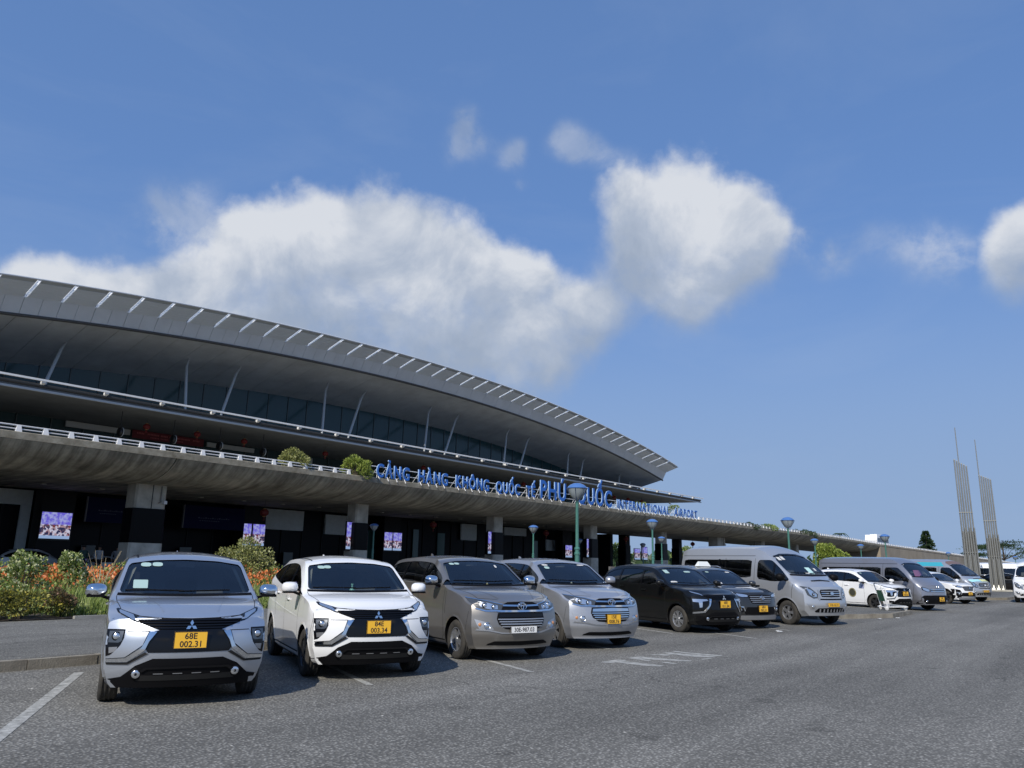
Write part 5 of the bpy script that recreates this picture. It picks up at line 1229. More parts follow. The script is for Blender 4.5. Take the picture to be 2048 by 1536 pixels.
# ---- second people-carrier shape
def car_i(name, label, paint_, plate_lines, chrome_grille=False, white_plate=False, group=None, stk=None, mirmat=None):
    e, sk = base_car(dict(name=name, label=label, cat='car', paint=paint_, shape='mpv2', group=group)); P = lambda *a, **k: sk.patch(*a, **k)
    glazing(e, sk, 'mpv2', [[], [-1.52, -2.48]], mGlassS)
    hood_line(e, sk, [(.62, .40), (.45, .70), (.0, .80), (-.33, .81)])
    LAMP = [(-.865, 1.062), (-.74, 1.035), (-.36, .955), (-.385, .90), (-.41, .853), (-.66, .862), (-.79, .90), (-.845, .98)]
    for s in (1, -1):
        f = lambda q: ([(u * s, v) for u, v in q] if s > 0 else [(u * s, v) for u, v in q][::-1])
        P('headlight', f(LAMP), M('lamp_housing', (.05, .055, .06), .25, coat=1.), e, off=.005, thick=.012, grid=.04, nmix=.2)
        P('lamp_reflector', f(grow([(-.76, 1.00), (-.60, .985), (-.44, .94), (-.45, .875), (-.62, .88), (-.74, .92)], .95)), mRefl, e, off=.009, thick=.006, grid=.04, nmix=.2)
        for u, v, r in ((-.52, .915, .042), (-.66, .938, .050)): disc_on(sk, 'lamp_bulb', u * s, v, r, mGloss, e, off=.016); disc_on(sk, 'lamp_projector', u * s, v, r * .72, mRefl, e, off=.024)
        P('lamp_brow', f([(-.865, 1.075), (-.74, 1.048), (-.36, .968), (-.36, .955), (-.74, 1.034), (-.865, 1.060)]), mChr, e, off=.010, thick=.01, grid=.04)
        P('lamp_trim', f([(-.42, .857), (-.66, .862), (-.80, .898), (-.81, .880), (-.67, .842), (-.42, .838)]), mChr, e, off=.012, thick=.01, grid=.04)
        FP = [(-.835, .715), (-.62, .655), (-.535, .545), (-.66, .530), (-.76, .545), (-.80, .62)]
        P('fog_recess', f(FP), mSatin, e, off=.003, thick=.01, grid=.04, nmix=.3)
        ring_on(sk, 'fog_lamp_ring', -.645 * s, .605, .052, .008, mChr, e, off=.014); disc_on(sk, 'fog_lamp', -.645 * s, .605, .045, mRefl, e, off=.014)
        disc_on(sk, 'indicator', -.755 * s, .625, .030, mAmber, e, off=.012)
        P('bumper_wing', f([(-.82, .530), (-.62, .520), (-.40, .478), (-.15, .474), (-.15, .49), (-.40, .50), (-.60, .542), (-.80, .556)]), mChr if chrome_grille else mSatin, e, off=.014, thick=.02, grid=.06)
    GT = full([(0, 1.005), (-.26, .998), (-.345, .965), (-.40, .86), (0, .85)])
    P('upper_grille', GT, mPla, e, off=.006, thick=.02, grid=.07)
    gl = mChr
    P('grille_bar', full([(0, .948), (-.355, .955), (-.365, .928), (0, .92)]), gl, e, off=.022, thick=.02, grid=.07)
    P('grille_bar', full([(0, .862), (-.42, .862), (-.60, .872), (-.60, .856), (-.42, .836), (0, .832)]), gl, e, off=.024, thick=.02, grid=.07)
    LO = full([(0, .83), (-.46, .82), (-.485, .72), (-.455, .63), (-.34, .555), (-.1, .535), (0, .535)])
    P('lower_grille', LO, mPla, e, off=.006, thick=.02, grid=.07)
    for i, z in enumerate((.715, .675, .635, .595)):
        w = .47 - i * .022; P('grille_bar', [(-w, z - .009), (w, z - .009), (w * .98, z + .009), (-w * .98, z + .009)], mChr if chrome_grille else mSatin, e, off=.020, thick=.02, grid=.1)
    P('grille_panel', full([(0, .815), (-.44, .80), (-.455, .745), (0, .745)]), mChr if chrome_grille else mGloss, e, off=.016, thick=.02, grid=.1)
    P('chin_intake', full([(0, .345), (-.50, .35), (-.60, .31), (-.62, .285), (0, .275)]), mPla, e, off=.006, thick=.02, grid=.1)
    hh = sk.hit('f', 1, 0, .545)
    if white_plate: plate(e, hh[0].x + .035, 0, .545, plate_lines, .53, .125, True)
    else: plate(e, hh[0].x + .035, 0, .60, plate_lines, .34, .19)
    h = sk.hit('f', 1, 0, .93); emblem(e, 'ovals', h[0].x + .035, 0, .93, .18, mChr, -.2)
    tip_mirrors(e, -.66, .955, 1.33, mirmat or mChr, 1.05)
    doors(e, sk, [[(-.42, 1.24), (-.48, .95), (-.46, .38), (-.52, .30)], [(-1.55, 1.26), (-1.60, .9), (-1.60, .30)], [(-2.50, 1.27), (-2.52, .98), (-2.34, .72)], [(-.5, .30), (-2.28, .30)], [(-.38, 1.15), (-.40, .75)]], [(-1.40, 1.10), (-2.35, 1.13)], mChr)
    for s in (-1, 1):
        sk.patch('belt_moulding', [(-.62, 1.252), (-3.2, 1.285), (-3.2, 1.268), (-.62, 1.235)], mChr, e, ax='s', sg=s, off=.006, thick=.01, grid=.2)
        sk.patch('sill', [(-.42, .21), (-2.34, .21), (-2.34, .30), (-.42, .30)], mPla, e, ax='s', sg=s, off=.006, thick=.01, grid=.2)
    for s in (-1, 1):
        sk.line('bumper_seam', [(.385, .52), (.43, .66), (.46, .84)], .007, mGap, e, 's', s); sk.line('bonnet_crease', [(.60, s * .36), (.2, s * .52), (-.28, s * .60)], .014, paint_, e, 't', off=.005)
    arch_lips(e, sk, 'mpv2', paint_, .03)
    wiper(sk, e, [(-.72, 1.315), (-.4, 1.312), (-.02, 1.305)]); wiper(sk, e, [(-.05, 1.298), (.25, 1.305), (.55, 1.312)])
    P('cowl_panel', full([(0, 1.228), (-.55, 1.236), (-.81, 1.243), (-.80, 1.278), (-.55, 1.267), (0, 1.261)]), mPla, e, off=.004, thick=0, grid=.08)
    m = MB(); h = sk.hit('t', 1, -2.9, 0)[0]; m.hexa([h + Vector((.07, -.02, -.01)), h + Vector((-.07, -.02, -.01)), h + Vector((-.07, .02, -.01)), h + Vector((.07, .02, -.01))][::-1], [h + Vector((-.03, -.006, .06)), h + Vector((-.07, -.006, .065)), h + Vector((-.07, .006, .065)), h + Vector((-.03, .006, .06))][::-1]); m.build('antenna', paint_, e)
    tails(e, sk); cabin(e, 'mpv2', x0=-1.35, rows=3, wheel_=(-.80, .36, 1.1)); rear_view(e, -1.12, 1.66)
    for s in (-1, 1): m = MB(); m.hexa([(-.55, s * .76 - .02, 1.22), (-.48, s * .76 - .02, 1.22), (-.48, s * .76 + .02, 1.22), (-.55, s * .76 + .02, 1.22)], [(-1.12, s * .64 - .02, 1.60), (-1.04, s * .64 - .02, 1.60), (-1.04, s * .64 + .02, 1.60), (-1.12, s * .64 + .02, 1.60)]); m.build('pillar_trim', mIntL, e)
    stickers(e, sk, stk or [])
    for x in (0, -2.75):
        for s in (-1, 1): wheel(e, x, s * .785, .335, .21, .205, 'twin', mRim, s, 0, rnd.uniform(0, 6))
    m = MB(); m.box(-3.3, .45, -.62, .62, .22, .31); m.build('underbody', mPla, e)
    return e
c3 = put(car_i('parked_car', 'bronze grey people carrier with white plate 30E-987.03, third from the left', pBronze, ['30E-987.03'], white_plate=True, group='people carriers parked in the row', stk=[(-.52, 1.635, .10, .035, mStick), (-.41, 1.64, .10, .035, mStick), (.42, 1.60, .05, .05, mPaper)]), 11.46, 9.30, -110.5)
c4 = put(car_i('parked_car', 'silver people carrier with bright chrome grille and yellow plate 15E 008.76', pSilver2, ['15E', '008.76'], chrome_grille=True, mirmat=pSilver2, group='people carriers parked in the row', stk=[(-.50, 1.645, .14, .03, mPaper), (-.50, 1.59, .12, .05, mStick), (.47, 1.655, .20, .025, mPaper)]), 14.42, 9.24, -112)
# ornaments on dashboards
for loc, lab, mt in (((11.46, 9.30, -110.5, -.72, .15), 'small yellow ornament on the dashboard of the bronze grey car', M('ornament_yellow', (.65, .55, .25), .5)), ((14.42, 9.24, -112, -.72, .05), 'small pale ornament on the dashboard of the silver car with chrome grille', M('ornament_pale', (.60, .62, .58), .5))):
    w = Matrix.Translation((loc[0], loc[1], 0)) @ Matrix.Rotation(math.radians(loc[2]), 4, 'Z') @ Vector((loc[3], loc[4], 1.165))
    o = empty('ornament', w, 0, lab, 'ornament'); m = MB(); m.lathe([(.001, 0), (.035, 0), (.03, .03), (.018, .05), (.028, .08), (.015, .12), (.001, .125)], 10); m.build('figure', mt, o, smooth=40)

# ---- suv shape (dark one with taxi sign, white one with black cladding)
def car_s(name, label, paint_, plate_lines, clad=False, emb='ovals', group=None, stk=None, wheelmat=None, taxi=False):
    e, sk = base_car(dict(name=name, label=label, cat='car', paint=paint_, shape='suv', group=group)); P = lambda *a, **k: sk.patch(*a, **k)
    glazing(e, sk, 'suv', [[-1.47, -2.40]], mGlassS)
    for s in (1, -1):
        f = lambda q: ([(u * s, v) for u, v in q] if s > 0 else [(u * s, v) for u, v in q][::-1])
        P('headlight', f([(-.84, 1.0), (-.62, .975), (-.43, .93), (-.42, .86), (-.60, .85), (-.80, .89)]), mGloss, e, off=.004, thick=.012, grid=.04, nmix=.2)
        P('lamp_reflector', f([(-.76, .965), (-.60, .95), (-.46, .92), (-.47, .875), (-.62, .87), (-.74, .90)]), mRefl, e, off=.009, thick=.006, grid=.04, nmix=.2)
        P('fog_recess', f([(-.84, .62), (-.62, .60), (-.58, .50), (-.70, .44), (-.83, .48)]), mPla, e, off=.005, thick=.012, grid=.05)
        P('fog_trim', f([(-.84, .635), (-.62, .615), (-.57, .50), (-.60, .49), (-.64, .59), (-.84, .61)]), mChr if not clad else mSatin, e, off=.016, thick=.012, grid=.05)
        disc_on(sk, 'fog_lamp', -.70 * s, .53, .045, mRefl, e, off=.02)
        if clad:
            P('corner_cladding', f([(-.90, .80), (-.62, .74), (-.55, .56), (-.58, .36), (-.90, .30)]), mPla, e, off=.007, thick=.02, grid=.06, nmix=.3)
            P('lamp_blade', f([(-.78, .63), (-.64, .62), (-.64, .56), (-.78, .57)]), mRefl, e, off=.014, thick=.01)
    P('upper_grille', full([(0, .94), (-.40, .925), (-.44, .84), (-.36, .70), (0, .69)]), mPla, e, off=.005, thick=.02, grid=.07)
    for z, w in ((.735, .35), (.785, .39), (.835, .41), (.885, .40)): P('grille_bar', [(-w, z - .008), (w, z - .008), (w, z + .008), (-w, z + .008)], mSatin, e, off=.018, thick=.02, grid=.1)
    P('lower_grille', full([(0, .60), (-.52, .60), (-.60, .46), (-.56, .40), (0, .40)]), mPla, e, off=.005, thick=.02, grid=.07)
    P('skid_plate', full([(0, .375), (-.66, .375), (-.74, .33), (-.68, .26), (0, .26)]), mSatin, e, off=.016, thick=.02, grid=.07)
    h = sk.hit('f', 1, 0, .56); plate(e, h[0].x + .035, 0, .56, plate_lines, .34, .18)
    h = sk.hit('f', 1, 0, .83); emblem(e, emb, h[0].x + .035, 0, .85, .16, mChr, -.15)
    tip_mirrors(e, -.50, .92, 1.21, paint_)
    for s in (-1, 1):
        P('sill', [(-.42, .24), (-2.28, .24), (-2.28, .42), (-.42, .42)], mPla, e, ax='s', sg=s, off=.008, thick=.015, grid=.2)
    doors(e, sk, [[(-.42, 1.10), (-.47, .9), (-.46, .42)], [(-1.50, 1.14), (-1.56, .9), (-1.56, .42)], [(-2.40, 1.18), (-2.42, .95), (-2.30, .76)]], [(-1.33, 1.0), (-2.25, 1.05)], mChr)
    arch_lips(e, sk, 'suv', mPla, .06)
    P('cowl_panel', full([(0, 1.155), (-.55, 1.165), (-.78, 1.17), (-.76, 1.21), (-.55, 1.203), (0, 1.197)]), mPla, e, off=.004, thick=0, grid=.08)
    for s in (-1, 1): m = MB(); m.tube([(-1.35, s * .60, 1.66), (-1.5, s * .60, 1.70), (-2.8, s * .59, 1.69), (-2.95, s * .58, 1.64)], .018, 6); m.build('roof_rail', mSatin if not clad else mPla, e)
    tails(e, sk); cabin(e, 'suv', rows=2); stickers(e, sk, stk or [])
    for x in (0, -2.68):
        for s in (-1, 1): wheel(e, x, s * .77, .345, .215, .22, 'five', wheelmat or mRim, s, 0, rnd.uniform(0, 6))
    m = MB(); m.box(-3.1, .4, -.6, .6, .24, .33); m.build('underbody', mPla, e)
    return e
c6 = put(car_s('parked_car', 'dark grey compact suv with a white roof sign, between black car and silver minibus', pGrey, ['68H', '002.31'], group='cars parked in the row', stk=[(-.42, 1.53, .12, .03, mStick), (.40, 1.53, .2, .03, mPaper), (-.40, 1.24, .2, .08, mPaper)]), 22.35, 9.1, -112)
ts = empty('roof_sign', (0, 0, 0), 0, 'small white taxi roof sign on the dark grey suv', 'roof sign'); ts.location = Matrix.Translation((22.35, 9.1, 0)) @ Matrix.Rotation(math.radians(-112), 4, 'Z') @ Vector((-1.5, 0, 1.685)); ts.rotation_euler = (0, 0, math.radians(-112))
m = MB(); m.hexa([(-.09, -.26, 0), (.09, -.26, 0), (.09, .26, 0), (-.09, .26, 0)], [(-.03, -.17, .15), (.03, -.17, .15), (.03, .17, .15), (-.03, .17, .15)]); m.build('sign_box', M('sign_white', (.75, .78, .78), .3), ts); m = MB(); m.box(-.1, .1, -.28, .28, -.02, .004); m.build('sign_foot', mPla, ts)
w = Matrix.Translation((22.35, 9.1, 0)) @ Matrix.Rotation(math.radians(-112), 4, 'Z')
pp = tag(raw_mesh and mkobj('paper_sheet', MB().add([w @ Vector((.15, -.35, 1.115)), w @ Vector((.45, -.35, 1.072)), w @ Vector((.45, .30, 1.080)), w @ Vector((.15, .30, 1.128))], [(0, 1, 2, 3)]).mesh('paper_sheet', mPaper)), 'white sheet lying on the bonnet of the dark grey suv', 'paper')
c10 = put(car_s('parked_car', 'white compact suv with black bumper cladding, right of the grey van', pWhite, ['68E', '010.25'], clad=True, emb='diamonds', group='cars parked in the row', wheelmat=mDRim), 49.3, 7.85, -114)

# ---- tall minibus
def bus_t(name, label, paint_, plate_lines, up=None, hood=None, group=None, band=False, stk=None, detail=True, rimstyle='five'):
    e, sk = base_car(dict(name=name, label=label, cat='minibus', paint=paint_, shape='minibus', group=group)); P = lambda *a, **k: sk.patch(*a, **k)
    glazing(e, sk, 'minibus', [[-.50], [-2.9]], mGlassS if detail else mGlassS)
    for s in (1, -1):
        f = lambda q: ([(u * s, v) for u, v in q] if s > 0 else [(u * s, v) for u, v in q][::-1])
        P('headlight', f([(-.90, 1.16), (-.74, 1.13), (-.52, .93), (-.52, .82), (-.68, .80), (-.84, .90)]), M('lamp_housing', (.05, .055, .06), .25, coat=1.), e, off=.006, thick=.012, grid=.05, nmix=.2)
        P('lamp_reflector', f(grow([(-.84, 1.10), (-.72, 1.06), (-.56, .92), (-.57, .85), (-.68, .84), (-.78, .92)], .95)), mRefl, e, off=.011, thick=.006, grid=.05, nmix=.2)
        disc_on(sk, 'lamp_bulb', -.66 * s, .92, .06, mGloss, e, off=.018); disc_on(sk, 'lamp_projector', -.66 * s, .92, .042, mRefl, e, off=.026)
        P('fog_recess', f([(-.90, .66), (-.66, .60), (-.60, .47), (-.78, .48)]), mSatin, e, off=.006, thick=.012, grid=.05)
        disc_on(sk, 'fog_lamp', -.72 * s, .56, .05, mRefl, e, off=.018)
        P('grille_flank', f([(-.52, 1.06), (-.47, 1.06), (-.44, .84), (-.50, .74), (-.56, .80), (-.52, .92)]), mSatin, e, off=.01, thick=.015, grid=.06)
    P('upper_grille', full([(0, 1.075), (-.40, 1.065), (-.445, 1.0), (-.40, .85), (0, .84)]), mPla, e, off=.006, thick=.02, grid=.08)
    for z in (.895, .955, 1.015): P('grille_bar', [(-.40, z - .012), (.40, z - .012), (.41, z + .012), (-.41, z + .012)], mSatin if z != .955 else mChr, e, off=.02, thick=.02, grid=.1)
    P('bumper_step', full([(0, .80), (-.46, .80), (-.50, .765), (0, .76)]), mPla, e, off=.010, thick=.02, grid=.08)
    P('lower_grille', full([(0, .53), (-.55, .52), (-.66, .43), (-.62, .40), (0, .39)]), mPla, e, off=.006, thick=.02, grid=.08)
    for k in range(8):
        y = -.49 + k * .14; P('grille_tooth', [(y - .022, .40), (y + .022, .40), (y + .015, .50), (y - .015, .50)], mSatin, e, off=.016, thick=.02)
    P('bonnet_scoop', full([(0, 1.345), (-.40, 1.325), (-.42, 1.30), (0, 1.315)]), mPla, e, off=.012, thick=.02, grid=.08)
    h = sk.hit('f', 1, 0, .62); plate(e, h[0].x + .035, 0, .62, plate_lines, .50, .12)
    h = sk.hit('f', 1, 0, .955); emblem(e, 'oval', h[0].x + .04, 0, .955, .16, mChr, -.1)
    for s in (-1, 1): car_mirror(e, .02, s * 1.06, 1.42, s, mPla, 1.35)
    for s in (-1, 1):
        sk.line('door_seam', [(.28, 1.25), (.22, 1.0), (.20, .45)], .012, mGap, e, 's', s); sk.line('door_seam', [(-1.28, 1.98), (-1.28, .38)], .012, mGap, e, 's', s); sk.line('door_seam', [(-2.60, 1.98), (-2.60, .38)], .012, mGap, e, 's', s)
        sk.line('roof_seam', [(-1.3, 2.06), (-4.75, 2.06)], .014, mGap, e, 's', s); sk.line('side_rail', [(-2.6, 1.20), (-4.7, 1.20)], .02, mGap, e, 's', s)
        P('rub_strip', [(-.55, .60), (-3.25, .60), (-3.25, .68), (-.55, .68)], mPla, e, ax='s', sg=s, off=.012, thick=.02, grid=.3)
        h = sk.hit('s', s, -1.13, 1.12); m = MB(); y = h[0].y; m.box(-1.22, -1.04, *sorted((y, y + s * .03)), 1.10, 1.14); m.build('door_handle', mPla, e)
        if not band: pass
    P('window_tint_band', [(-2.86, 1.95), (-2.94, 1.95), (-2.94, 1.34), (-2.86, 1.34)], mGloss, e, ax='s', sg=-1, off=.004, thick=.01)
    arch_lips(e, sk, 'minibus', paint_, .04)
    P('cowl_panel', full([(0, 1.445), (-.55, 1.455), (-.84, 1.465), (-.83, 1.51), (-.55, 1.502), (0, 1.495)]), mPla, e, off=.004, thick=0, grid=.08)
    P('windscreen_header', full([(0, 2.10), (-.40, 2.09), (-.74, 2.01), (-.72, 2.06), (-.38, 2.135), (0, 2.145)]), mGloss, e, off=.004, thick=0, grid=.08)
    wiper(sk, e, [(-.75, 1.53), (-.4, 1.55), (.0, 1.55)]); wiper(sk, e, [(.02, 1.52), (.35, 1.54), (.68, 1.56)])
    if up:
        for s in (-1, 1): P('side_livery', [(-.95, 2.0), (-4.78, 2.0), (-4.78, 2.24), (-1.15, 2.24)], up, e, ax='s', sg=s, off=.004, thick=0, grid=.15); P('side_livery', [(-1.3, .45), (-4.7, .45), (-4.7, 1.30), (-1.3, 1.30)], up, e, ax='s', sg=s, off=.004, thick=0, grid=.15)
        P('roof_front_livery', full([(0, 2.16), (-.40, 2.15), (-.70, 2.08), (-.72, 2.2), (-.5, 2.30), (0, 2.33)]), M('livery_brown', (.16, .11, .10), .5), e, off=.005, thick=0, grid=.08)
        P('bonnet_livery', [(.98 * .0 - .80, 1.12), (-.05, 1.12), (-.05, 1.29), (-.80, 1.27)], M('livery_pale_blue', (.35, .68, .75), .5), e, off=.004, thick=0, grid=.08)
        P('bonnet_livery', [(-.02, 1.12), (.78, 1.12), (.78, 1.27), (-.02, 1.29)], M('livery_yellow', (.72, .72, .30), .5), e, off=.004, thick=0, grid=.08)
        for y in (.12, .30, .48): P('bonnet_lettering', [(y, 1.18), (y + .09, 1.17), (y + .10, 1.21), (y + .01, 1.22)], M('livery_green', (.30, .42, .25), .5), e, off=.007, thick=0)
    stickers(e, sk, stk or [])
    seats(e, [(-.95, .45), (-.95, -.45), (-1.9, .5), (-1.9, -.5), (-2.8, .5), (-2.8, -.5)], 1.25, mSeat, x_wheel=(-.40, .45, 1.45))
    m = MB(); m.hexa([(-.45, -.9, 1.0), (.0, -.9, 1.0), (.0, .9, 1.0), (-.45, .9, 1.0)], [(-.38, -.88, 1.34), (-.1, -.88, 1.34), (-.1, .88, 1.34), (-.38, .88, 1.34)]); m.build('dashboard', mInt, e)
    for y in (-.5, .5): sk.patch('tail_lamp', [(y - .08, .9), (y + .08, .9), (y + .08, 1.4), (y - .08, 1.4)], mTail, e, ax='b', off=.008)
    for x in (0, -3.75):
        for s in (-1, 1): wheel(e, x, s * .87, .36, .23, .215, rimstyle, mRim, s, 0, rnd.uniform(0, 6))
    m = MB(); m.box(-4.6, .4, -.7, .7, .27, .42); m.build('underbody', mPla, e)
    return e
c7 = put(bus_t('parked_minibus', 'silver high-roof minibus with yellow plate beside the kerbed island', pVan, ['51B-162.31'], group='minibuses on the lot', stk=[(-.60, 1.98, .12, .10, mPaper), (-.44, 2.0, .12, .10, mPaper), (.20, 1.62, .22, .20, M('pale_cyan', (.45, .68, .66), .5)), (.05, 1.55, .35, .05, mPaper), (.52, 1.66, .1, .08, mPaper)]), 25.50, 8.16, -112.5)
c11 = put(bus_t('parked_minibus', 'minibus in turquoise and pale livery with brown roof front, beyond the white suv', pVan, ['51B-204.66'], up=pTurq, group='minibuses on the lot'), 53.9, 7.75, -115)
c12 = put(bus_t('parked_minibus', 'white minibus facing the camera, cut off by the right edge of the photo', pWhite, ['51B-118.20'], group='minibuses on the lot'), 55.5, 4.75, -179)
c13 = put(bus_t('parked_minibus', 'white high-roof minibus seen side-on behind the right tower of poles', pWhite, ['51B-330.17'], group='minibuses on the lot'), 90.6, 7.1, -84); c13.scale = (1.1, 1.1, 1.1)

# ---- grey van
def van_h():
    e, sk = base_car(dict(name='parked_van', label='grey high-roof van with pink sunshade and yellow plate, behind the luggage trolley', cat='van', paint=pVanGrey, shape='van')); P = lambda *a, **k: sk.patch(*a, **k)
    glazing(e, sk, 'van', [[], [-2.5]], mGlassS)
    for s in (1, -1):
        f = lambda q: ([(u * s, v) for u, v in q] if s > 0 else [(u * s, v) for u, v in q][::-1])
        P('headlight', f([(-.86, 1.02), (-.66, .98), (-.52, .92), (-.50, .80), (-.66, .80), (-.84, .88)]), mGloss, e, off=.006, thick=.012, grid=.05, nmix=.2)
        P('lamp_reflector', f([(-.82, .99), (-.66, .955), (-.54, .91), (-.53, .82), (-.66, .82), (-.80, .89)]), mRefl, e, off=.011, thick=.006, grid=.05, nmix=.2)
        disc_on(sk, 'fog_lamp', -.70 * s, .42, .045, mRefl, e, off=.02)
    P('upper_grille', full([(0, .93), (-.48, .93), (-.48, .80), (0, .80)]), mPla, e, off=.006, thick=.02, grid=.08)
    for z in (.83, .90): P('grille_bar', [(-.48, z - .018), (.48, z - .018), (.48, z + .018), (-.48, z + .018)], mChr, e, off=.02, thick=.02, grid=.1)
    P('bumper', full([(0, .66), (-.80, .66), (-.90, .60), (-.90, .30), (0, .30)]), mPla, e, off=.006, thick=.02, grid=.08)
    P('bumper_fin', full([(0, .74), (-.40, .74), (-.40, .665), (0, .665)]), pVanGrey, e, off=.03, thick=.03, grid=.08)
    h = sk.hit('f', 1, .08, .52); plate(e, h[0].x + .035, .12, .50, ['68E', '006.20'], .34, .19)
    h = sk.hit('f', 1, 0, 1.03); emblem(e, 'ovals', h[0].x + .035, 0, 1.02, .15, mChr, -.25)
    for s in (-1, 1): car_mirror(e, .33, s * .99, 1.32, s, mPla, 1.15)
    for s in (-1, 1):
        sk.line('door_seam', [(.62, 1.2), (.52, .5)], .012, mGap, e, 's', s); sk.line('door_seam', [(-.9, 2.0), (-.9, .38)], .012, mGap, e, 's', s); sk.line('roof_seam', [(-.2, 1.98), (-4.3, 1.98)], .02, mGap, e, 's', s); sk.line('door_seam', [(-2.1, 1.9), (-2.1, .38)], .012, mGap, e, 's', s)
    arch_lips(e, sk, 'van', pVanGrey, .04)
    P('cowl_panel', full([(0, 1.40), (-.55, 1.41), (-.79, 1.42), (-.78, 1.465), (-.55, 1.455), (0, 1.447)]), mPla, e, off=.004, thick=0, grid=.08)
    P('windscreen_header', full([(0, 2.0), (-.40, 1.99), (-.70, 1.93), (-.68, 1.97), (-.38, 2.03), (0, 2.04)]), mGloss, e, off=.004, thick=0, grid=.08)
    m = MB(); m.hexa([(.12, -.05, 1.45), (.14, -.05, 1.45), (.14, .62, 1.45), (.12, .62, 1.45)], [(-.02, .02, 1.72), (.0, .02, 1.72), (.0, .55, 1.72), (-.02, .55, 1.72)]); m.build('sunshade', M('pink_cloth', (.62, .22, .42), .8), e)
    stickers(e, sk, [(-.62, 1.96, .14, .05, mPaper)])
    seats(e, [(-.4, .42), (-.4, -.42), (-1.5, .45), (-1.5, -.45)], 1.2, mSeat, x_wheel=(.1, .42, 1.35))
    for x in (0, -3.1):
        for s in (-1, 1): wheel(e, x, s * .82, .345, .21, .20, 'many', mRim, s, 0, .3)
    m = MB(); m.box(-4.2, .5, -.65, .65, .26, .4); m.build('underbody', mPla, e)
    return e
c9 = put(van_h(), 39.25, 7.85, -112)

# ---- hatchbacks
def hatch(name, label, paint_, group=None, wheels='many'):
    e, sk = base_car(dict(name=name, label=label, cat='car', paint=paint_, shape='hatch', group=group)); P = lambda *a, **k: sk.patch(*a, **k)
    glazing(e, sk, 'hatch', [[-1.65]], mGlassS)
    for s in (1, -1):
        f = lambda q: ([(u * s, v) for u, v in q] if s > 0 else [(u * s, v) for u, v in q][::-1])
        P('headlight', f([(-.80, .74), (-.60, .72), (-.45, .66), (-.50, .60), (-.70, .62), (-.80, .66)]), mRefl, e, off=.006, thick=.012, grid=.05, nmix=.2)
    P('lower_grille', full([(0, .56), (-.42, .56), (-.5, .36), (0, .34)]), mPla, e, off=.006, thick=.02, grid=.08)
    tip_mirrors(e, -.62, .88, 1.04, paint_)
    doors(e, sk, [[(-.55, .95), (-.56, .32)], [(-1.65, .97), (-1.68, .28)], [(-2.6, .98), (-2.5, .6)]], [(-1.5, .86), (-2.35, .88)], paint_)
    arch_lips(e, sk, 'hatch', paint_, .03); tails(e, sk, .76, .8, .95)
    for x in (0, -2.6):
        for s in (-1, 1): wheel(e, x, s * .75, .315, .2, .20, wheels, mRim, s, 0, .5)
    m = MB(); m.box(-3, .4, -.6, .6, .2, .3); m.build('underbody', mPla, e)
    return e
h1 = hatch('parked_car', 'pale grey hatchback under the viaduct behind the flower bed, facing left', M('silver_matt', (.52, .56, .58), .4, metal=.5, coat=.5)); h1.location = (15.4, 47.5, .5); h1.rotation_euler = (0, 0, math.radians(176))
h2 = hatch('parked_car', 'pale hatchback under the viaduct just left of the silver car roof', M('pale_matt', (.42, .44, .44), .4, metal=.3, coat=.5)); h2.scale = (.8, .8, .8); h2.location = (19.2, 46, .5); h2.rotation_euler = (0, 0, math.radians(184))
h3 = hatch('parked_car', 'black hatchback standing behind the right tower of poles', pBlack); h3.location = (83.8, 7.4, 0); h3.rotation_euler = (0, 0, math.radians(-84)); h3.scale = (1.15, 1.15, 1.15)
# ---- white coach on the ramp
ch = empty('coach', (187, 44.0, 6.3), 0, 'small white bus driving on the elevated ramp', 'bus')
m = MB(); m.prism([(-5.2, .5), (5.2, .5), (5.3, 2.2), (5.1, 2.95), (-4.9, 3.0), (-5.4, 1.9)], -1.2, 1.2, ax='y'); m.build('body', pWhite, ch)
m = MB(); m.prism([(-4.7, 1.5), (4.9, 1.5), (4.9, 2.35), (-4.6, 2.35)], -1.215, 1.215, ax='y'); m.build('window_band', mGlassS if False else mGloss, ch)
m = MB(); m.box(-3, 3, -.7, .7, 3.0, 3.2); m.build('roof_unit', mWhite, ch)
for x in (-3.4, 3.2):
    for s in (-1, 1): wheel(ch, x, s * 1.05, .46, .28, .27, 'many', mRim, s)
